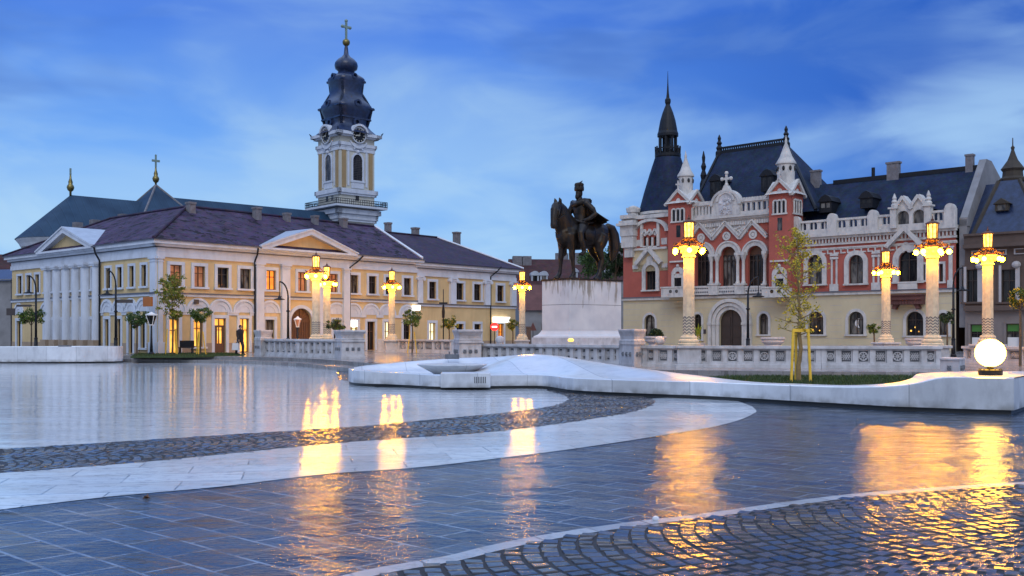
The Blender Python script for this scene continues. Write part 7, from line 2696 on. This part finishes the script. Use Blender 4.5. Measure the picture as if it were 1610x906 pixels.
slim_tree(271, 57.5, 0.36, 437, 0.85, 0.44, 'slender sparse tree with yellow stakes at the corner of the yellow building', ('leaf_olive', 'leaf_lime'), 2600, 4, 0.075, 'bark')
sx, sy = at(271, 57.5)
for j, (dx, dy) in enumerate(((-0.36, -0.1), (0.33, -0.15), (0.1, 0.35))):
    o = MB().tube([(sx + dx, sy + dy, ZG), (sx + dx * 0.75, sy + dy * 0.75, 1.85)], 0.035, 6).build('tree_stake', 'stake_wood')
    tag(o, ['left-leaning pale stake propping the slender corner tree', 'stake on the shop side of the slender corner tree', 'rear stake behind the trunk of the slender corner tree'][j], 'stake', 'stakes of the slender corner tree')
slim_tree(1256, 24.6, 0.39, 366, 0.62, 0.30, 'slender tree with sparse yellow leaves in a wooden frame on the fountain bed', ('leaf_yellow_lit', 'leaf_olive'), 2200, 11, 0.038)
fx, fy = at(1256, 24.6)
frm = thing('tree_support', 'yellow wooden three-legged frame round the tree on the fountain bed', 'tree frame', (fx, fy, 0.39))
zt = zat(519, 24.6)
for dx, dy in ((-0.215, -0.16), (0.215, -0.16), (0.0, 0.24)):
    MB().tube([(fx + dx * 1.12, fy + dy * 1.1, 0.36), (fx + dx * 0.86, fy + dy, zt)], 0.036, 8).build('post', 'stake_wood', frm)
m_ = MB()
m_.box(WF, fx - 0.21, fx + 0.21, fy - 0.20, fy - 0.165, zt - 0.05, zt + 0.03)
m_.tube([(fx - 0.19, fy - 0.15, zt - 0.02), (fx, fy + 0.24, zt - 0.02), (fx + 0.19, fy - 0.15, zt - 0.02)], 0.022, 6)
m_.build('cross_bar', 'stake_wood', frm)

# trees far behind the statue
def far_tree(px, d, py_c, rx, ry, label, seed, lm='leaf_dark'):
    x, y = at(px, d)
    zc = zat(py_c, d)
    rn = random.Random(seed)
    root = thing('broad_tree', label, 'tree', (x, y, 0.3), 'trees behind the monument')
    k = MB()
    k.tube([(x, y, 0), (x, y, zc * 0.6), (x, y, zc)], [0.3, 0.22, 0.1], 7)
    for j in range(8):
        a = 2 * PI * j / 8
        k.tube([(x, y, zc - ry * 0.8), (x + rx * 0.6 * math.cos(a), y + rx * 0.6 * math.sin(a), zc + ry * 0.3)], [0.1, 0.03], 5)
    k.build('trunk', 'bark', root)
    cl = [(Vector((rn.uniform(-1, 1) * rx, rn.uniform(-1, 1) * rx, rn.uniform(-1, 1) * ry)) * 0.75, rx * rn.uniform(0.2, 0.36)) for _ in range(24)]
    pts_ = []
    for _ in range(2600):
        c, cr_ = rn.choice(cl)
        v = Vector((rn.gauss(0, 1), rn.gauss(0, 1), rn.gauss(0, 1))).normalized() * cr_ * rn.random() ** 0.4
        pts_.append((x + c.x + v.x, y + c.y + v.y, zc + c.z + v.z))
    MB().leaves(pts_, 0.17, rn).build('crown', lm, root, recalc=False)


far_tree(941, 104, 417, 2.3, 1.5, 'dark leafy tree directly below the horse belly', 21, 'leaf_green')
far_tree(968, 96, 410, 1.3, 1.9, 'narrow dark tree between the horse tail and the palace', 22)

# spiky plant by the corner lamp
x, y = at(1098, 40.5)
yc = thing('potted_yucca', 'spiky yellow-green potted plant right of the corner lamp', 'plant', (x, y, 0.9))
m_ = MB()
rn = random.Random(9)
for j in range(34):
    a = rn.uniform(0, 2 * PI)
    L = rn.uniform(0.4, 1.0)
    e = rn.uniform(0.15, 0.45) * L
    z0 = 1.5 + rn.uniform(-0.2, 0.1)
    p0 = Vector((x, y, z0)); p2 = Vector((x + e * math.cos(a), y + e * math.sin(a), z0 + L * rn.uniform(0.3, 1.0)))
    if j < 12:
        p2 = Vector((x + e * 0.9 * math.cos(a), y + e * math.sin(a), z0 - rn.uniform(0.05, 0.35)))
    sdv = Vector((-math.sin(a), math.cos(a), 0)) * 0.035
    pm = (p0 + p2) / 2 + Vector((0, 0, 0.08))
    m_.quad(p0 - sdv * 0.6, p0 + sdv * 0.6, pm + sdv, pm - sdv)
    m_.quad(pm - sdv, pm + sdv, p2)
m_.build('leaf_rosette', 'leaf_lime', yc, recalc=False)
m_ = MB().tube([(x, y, 1.1), (x, y, 1.55)], [0.05, 0.04], 7)
m_.rev((x, y), [(0.2, ZG), (0.2, 0.8), (0.24, 0.85), (0.2, 0.86), (0.28, 1.15), (0.30, 1.2), (0.24, 1.2)], 12)
m_.build('pot', 'rail_stone', yc)

# ------------------------------------------------------------------ arched black street lamps, signs, small street things
def arc_lamp(px, d, py_top, side, label, reach=0.95, drop=1.15, sign=False):
    x, y = at(px, d)
    zt = zat(py_top, d)
    root = thing('street_lamp', label, 'street lamp', (x, y, ZG), 'black arched street lamps')
    m_ = MB()
    m_.tube([(x, y, ZG - 0.05), (x, y, ZG + 0.9)], [0.12, 0.10], 10)
    m_.tube([(x, y, ZG + 0.85), (x, y, zt - 0.9)], [0.075, 0.055], 10)
    m_.rev((x, y), [(0.15, ZG), (0.15, ZG + 0.1), (0.11, ZG + 0.15)], 10)
    for zz_ in (0.9, 2.5):
        m_.rev((x, y), [(0.10, ZG + zz_), (0.12, ZG + zz_ + 0.04), (0.08, ZG + zz_ + 0.09)], 10)
    m_.build('post', 'iron', root, smooth=True)
    m_ = MB()
    pts_ = [(x + side * reach * (1 - math.cos(t)), y, zt - 0.92 + 0.92 * math.sin(t)) for t in [PI / 2 * k / 8 for k in range(9)]]
    m_.tube(pts_, 0.045, 8)
    tip = pts_[-1]
    m_.tube([tip, (tip[0], tip[1], zt - drop)], 0.022, 6)
    m_.build('curved_arm', 'iron', root, smooth=True)
    m_ = MB()
    m_.rev((tip[0], tip[1]), [(0.30, zt - drop - 0.10), (0.32, zt - drop - 0.06), (0.10, zt - drop), (0.05, zt - drop + 0.15)], 16)
    m_.build('lamp_head', 'iron', root, smooth=True)
    return root


arc_lamp(56.5, 62, 434, -1, 'black arched street lamp at the far left before the columned wing', 0.45, 1.0)
arc_lamp(182, 58, 425, -1, 'black arched street lamp before the arched shop windows left of the corner', 0.5, 1.35)
arc_lamp(453, 57, 443, -1, 'black arched street lamp beside the dark gateway', 0.5, 0.95)
arc_lamp(1176, 52, 436, 1, 'black arched street lamp in front of the palace door', 0.55, 0.95)
arc_lamp(1499, 53, 421, 1, 'black arched street lamp where the palace meets the brown house', 0.5, 1.15)


def pole(px, d, py_top, r, label, head=None, name='slim_pole'):
    x, y = at(px, d)
    root = thing(name, label, 'pole', (x, y, ZG))
    m_ = MB()
    m_.tube([(x, y, ZG - 0.05), (x, y, zat(py_top, d))], [r * 1.4, r], 8)
    m_.build('shaft', 'iron', root, smooth=True)
    return root


o = pole(697, 66, 455, 0.03, 'thin dark mast before the yellow building end')
x, y = at(697, 66)
m_ = MB(); m_.box(WF, x - 0.28, x + 0.28, y - 0.1, y + 0.1, zat(478, 66), zat(475.5, 66)); m_.rev((x, y), [(0.09, zat(500, 66)), (0.11, zat(490, 66)), (0.06, zat(480, 66))], 8)
m_.build('fixture', 'iron', o)


def lantern_post(px, d, py_t, py_b, wpx, label, lit):
    x, y = at(px, d)
    zt, zb = zat(py_t, d), zat(py_b, d)
    w_ = wpx * d / FPX / 2
    root = thing('lantern_post', label, 'lantern', (x, y, ZG), 'old-style street lanterns')
    m_ = MB()
    m_.tube([(x, y, ZG - 0.05), (x, y, ZG + 0.7), (x, y, zb)], [0.11, 0.07, 0.045], 8)
    m_.rev((x, y), [(0.16, ZG - 0.02), (0.16, ZG + 0.12), (0.1, ZG + 0.2)], 10)
    m_.build('post', 'iron', root, smooth=True)
    m_ = MB()
    for k in range(4):
        a = PI / 4 + PI / 2 * k
        m_.tube([(x + w_ * 0.42 * math.cos(a), y + w_ * 0.42 * math.sin(a), zb), (x + w_ * 1.1 * math.cos(a), y + w_ * 1.1 * math.sin(a), zt)], 0.022, 5)
    m_.rev((x, y), [(w_ * 0.55, zb - 0.03), (w_ * 0.55, zb + 0.02)], 4)
    m_.rev((x, y), [(w_ * 1.2, zt), (w_ * 1.25, zt + 0.05), (w_ * 0.5, zt + 0.12), (0.03, zt + 0.2)], 4)
    f_ = m_.build('lantern_frame', 'sign_white' , root)
    m_ = MB()
    m_.rev((x, y), [(w_ * 0.46, zb + 0.03), (w_ * 1.02, zt - 0.02)], 4)
    m_.build('lantern_glass', lit, f_)
    return root


lantern_post(238, 56.5, 496, 511, 16, 'old-style lantern post at the corner, pale tapered lantern on a dark post', 'glass_dark')
lantern_post(468, 56, 503, 514, 10, 'old-style lantern in front of the dark gateway', 'lit_dim')


def board(name, label, cat, fr, pa, pb, pyt, pyb, y0, th, mname, d=None):
    a, b_ = fr.s(pa, y0), fr.s(pb, y0)
    m_ = MB()
    m_.box(fr, a, b_, y0, y0 + th, fr.z((pa + pb) / 2, pyb, y0), fr.z((pa + pb) / 2, pyt, y0))
    o = m_.build(name, mname, None, bevel=0.01)
    return tag(o, label, cat)


# wall-mounted signs, each with bracket
o = board('shop_sign', 'square orange shop sign hung at the corner of the yellow building', 'sign', F0, 224.5, 238, 467, 482, -0.85, 0.10, 'sign_orange')
board('wall_plaque', 'small dark plaque above the lit windows of the yellow building', 'plaque', F1, 305.5, 313, 471, 478, -0.14, 0.06, 'sign_dark')
board('shop_sign', 'bright white lit shop sign at the far end of the yellow building', 'sign', F1, 778, 802, 498.5, 507, -0.25, 0.25, 'lit_sign')
board('shop_sign', 'small white lit box sign at the joint of the yellow building', 'sign', F1, 655, 661, 480, 488, -0.55, 0.5, 'lit_sign')
board('shop_window_sign', 'pale lit panel above the shop window left of the dark shop door', 'sign', F1, 548, 562, 503, 514, -0.07, 0.06, 'lit_sign')
x, y = at(182, 58)
st = thing('street_sign', 'dark street-name boards on the lamp post left of the corner', 'sign', (x, y, zat(474, 58)))
MB().box(WF, x + 0.08, x + 1.0, y - 0.02, y + 0.02, zat(476.5, 58), zat(471, 58)).build('board', 'sign_dark', st)
MB().box(WF, x - 0.02, x + 0.08, y - 0.06, y + 0.06, zat(475.5, 58), zat(472, 58)).build('bracket', 'iron', st)
x, y = at(37, 62)
st = thing('street_sign', 'dark street-name boards beside the far left lamp', 'sign', (x, y, zat(482, 62)))
MB().box(WF, x - 0.45, x + 0.5, y - 0.02, y + 0.02, zat(482.5, 62), zat(479, 62)).build('board', 'sign_dark', st)
MB().box(WF, x + 0.5, x + 0.85, y - 0.015, y + 0.015, zat(481.2, 62), zat(480.4, 62)).build('bracket', 'iron', st)
x, y = at(17, 64)
st = thing('traffic_sign', 'dark square sign seen from behind at the far left', 'sign', (x, y, ZG))
MB().box(WF, x - 0.28, x + 0.28, y - 0.02, y + 0.02, zat(496, 64), zat(485, 64)).build('plate', 'sign_dark', st)
MB().tube([(x, y + 0.04, ZG), (x, y + 0.04, zat(486, 64))], 0.03, 6).build('post', 'iron', st)
# red no-entry disc
x, y = at(777.5, 70)
ne = thing('no_entry_sign', 'round red no-entry sign with a white bar by the building end', 'sign', (x, y, ZG))
zc_ = zat(514, 70)
q_ = Fr(x, y, 0)
MB().arc(q_, 0, zc_, 0.0, 0.29, -0.05, -0.02, 0, 2 * PI, 28).build('disc', 'lit_red', ne)
MB().box(q_, -0.18, 0.18, -0.06, -0.045, zc_ - 0.05, zc_ + 0.05).build('white_bar', 'lit_sign', ne)
MB().tube([(x, y + 0.02, ZG), (x, y + 0.02, zc_ + 0.3)], 0.03, 6).build('post', 'iron', ne)
x, y = at(838, 80)
st = thing('traffic_sign', 'dark sign on a post before the grey house, left of the pedestal', 'sign', (x, y, ZG))
q_ = Fr(x, y, 0)
MB().prism(q_, [(-0.3, zat(520, 80)), (0.3, zat(520, 80)), (0.0, zat(507, 80))], -0.03, 0.0).build('plate', 'house_red', st)
MB().tube([(x, y + 0.03, ZG), (x, y + 0.03, zat(508, 80))], 0.03, 6).build('post', 'iron', st)
x, y = at(831, 72)
m_ = MB(); m_.box(WF, x - 0.17, x + 0.17, y - 0.2, y + 0.2, ZG - 0.02, zat(515, 72)); m_.box(WF, x - 0.20, x + 0.20, y - 0.24, y + 0.24, zat(516.5, 72), zat(513.5, 72))
tag(m_.build('utility_box', 'sign_dark', None, bevel=0.02), 'dark utility cabinet between the lamp and the statue pedestal', 'cabinet')

# bench by the shop windows
x, y = at(294, 58.8)
bn = thing('park_bench', 'dark bench on the lawn between the lit shop windows', 'bench', (x, y, ZG), None)
q_ = Fr(x, y, 6)
MB().box(q_, -0.42, 0.42, -0.02, 0.03, ZG + 0.42, ZG + 0.82).build('backrest', 'iron', bn)
MB().box(q_, -0.42, 0.42, -0.42, -0.02, ZG + 0.38, ZG + 0.43).build('seat', 'iron', bn)
for s_ in (-0.38, 0.33):
    MB().box(q_, s_, s_ + 0.05, -0.40, 0.0, ZG - 0.02, ZG + 0.38).build('leg', 'iron', bn)

# ------------------------------------------------------------------ the walking person
x, y = at(377, 57.2)
pr = thing('person', 'person in black coat and dark trousers walking past the lit shop with pale bag', 'person', (x, y, ZG))


def pmap(mb, yaw, z0):
    c, s = math.cos(yaw), math.sin(yaw)
    out = MB()
    out.v = [Vector((x + p.x * c - p.y * s, y + p.x * s + p.y * c, z0 + p.z)) for p in mb.v]
    out.f = mb.f
    return out


yw = R(-35)
b0 = MB()          # head, neck, hands: one body
b0.tube([(0.02, 0, .92), (0.02, 0, 1.12), (0.03, 0, 1.30), (0.03, 0, 1.42), (0.03, 0, 1.48)], [(.15, .11), (.16, .11), (.19, .115), (.17, .10), (.07, .07)], 12)
b0.tube([(.03, 0, 1.42), (.05, 0, 1.54)], [.06, .055], 8)
b0.ball((.075, 0, 1.61), (.095, .075, .115), 14, 10)
b0.ball((.17, 0, 1.60), (.025, .015, .02), 6, 5)
for s in (-1, 1):
    b0.ball((.06, s * .075, 1.61), (.02, .015, .03), 6, 5)
    b0.ball((.15, s * .03, 1.635), (.012, .012, .01), 6, 5)
    sw = s * 0.16
    b0.tube([(.02, s * .09, .92), (.02 + sw * .9, s * .095, .52), (.0 + sw * 1.0 - .05 * (s < 0), s * .09, .10), (.0 + sw - .04, s * .09, .04), (.15 + sw, s * .10, .03)], [.095, .062, .042, .04, .03], 10)
    b0.tube([(.03, s * .20, 1.40), (.0 - sw * .5, s * .24, 1.14), (.08 - sw * .7, s * .24, .90), (.10 - sw * .7, s * .24, .82)], [.055, .048, .036, .035], 8)
    hx, hz = .10 - sw * .7, .80
    for k in range(4):
        b0.tube([(hx - .02 + .014 * k, s * .24, hz), (hx - .018 + .016 * k, s * .235, hz - .05), (hx - .01 + .016 * k, s * .22, hz - .085 + .006 * abs(k - 1))], [.010, .009, .007], 5)
    b0.tube([(hx + .025, s * .235, hz + .02), (hx + .045, s * .22, hz - .03)], [.011, .008], 5)
bo = pmap(b0, yw, ZG).build('body', 'skin', pr)
meld(bo, 0.011, 2)
cl = MB()
cl.tube([(0.02, 0, .74), (0.02, 0, .92), (0.02, 0, 1.12), (0.03, 0, 1.30), (0.03, 0, 1.42), (0.03, 0, 1.50)], [(.20, .17), (.19, .155), (.19, .15), (.215, .145), (.19, .12), (.085, .085)], 14)
for s in (-1, 1):
    sw = s * 0.16
    cl.tube([(.03, s * .19, 1.41), (.0 - sw * .5, s * .245, 1.14), (.08 - sw * .7, s * .245, .88)], [.08, .07, .055], 10)
co = pmap(cl, yw, ZG).build('coat', 'cloth_black', pr)
meld(co, 0.016, 3)
cl = MB()
for s in (-1, 1):
    sw = s * 0.16
    cl.tube([(.02, s * .085, .92), (.02 + sw * .9, s * .095, .52), (.0 + sw * 1.0 - .05 * (s < 0), s * .09, .09)], [.115, .082, .065], 10)
pmap(cl, yw, ZG).build('trousers', 'cloth_navy', pr, smooth=True)
cl = MB()
for s in (-1, 1):
    sw = s * 0.16
    cl.tube([(-.08 + sw, s * .09, .05), (.05 + sw, s * .095, .055), (.19 + sw, s * .10, .04)], [.05, .05, .035], 8)
pmap(cl, yw, ZG).build('shoe', 'cloth_black', pr, smooth=True)
cl = MB().ball((.055, 0, 1.64), (.105, .088, .11), 14, 10)
pmap(cl, yw, ZG).build('hair', 'cloth_black', pr, smooth=True)
bg_ = MB()
xx, yy = x - 0.18, y - 0.22
bg_.add([(xx - .17, yy - .07, 1.02), (xx + .17, yy - .07, 1.02), (xx + .17, yy + .07, 1.02), (xx - .17, yy + .07, 1.02), (xx - .2, yy - .1, .62), (xx + .2, yy - .1, .62), (xx + .2, yy + .1, .62), (xx - .2, yy + .1, .62)],
        [(0, 1, 5, 4), (1, 2, 6, 5), (2, 3, 7, 6), (3, 0, 4, 7), (4, 5, 6, 7), (0, 1, 2, 3)])
bg_.tube([(xx - .1, yy, 1.02), (xx - .06, yy, 1.16), (xx + .06, yy, 1.16), (xx + .1, yy, 1.02)], 0.012, 6)
tag(bg_.build('shopping_bag', 'bag_white', None, bevel=0.02), 'pale shopping bag in the hand of the walking person', 'bag')

# ------------------------------------------------------------------ litter on the paving
x, y = gnd(232, 785)
m_ = MB()
rn = random.Random(2)
for k in range(5):
    a = rn.uniform(0, 6.28)
    ux, uy = math.cos(a) * 0.035, math.sin(a) * 0.035
    px0, py0 = x + rn.gauss(0, .012), y + rn.gauss(0, .012)
    m_.add([(px0 - ux, py0 - uy, .006), (px0 + uy * .6, py0 - ux * .6, .03 + rn.random() * .02), (px0 + ux, py0 + uy, .008), (px0 - uy * .6, py0 + ux * .6, .02)], [(0, 1, 2, 3)])
tag(m_.build('fallen_leaf', 'leaf_litter', None), 'small crumpled brown leaf on the dark slabs near the pale paving edge', 'leaf')
x, y = gnd(1031, 820)
m_ = MB().ball((x, y, 0.022), (0.03, 0.025, 0.026), 10, 7)
tag(m_.build('white_pebble', 'pebble', None, smooth=True), 'small white pebble lying on the pale stone strip', 'pebble')
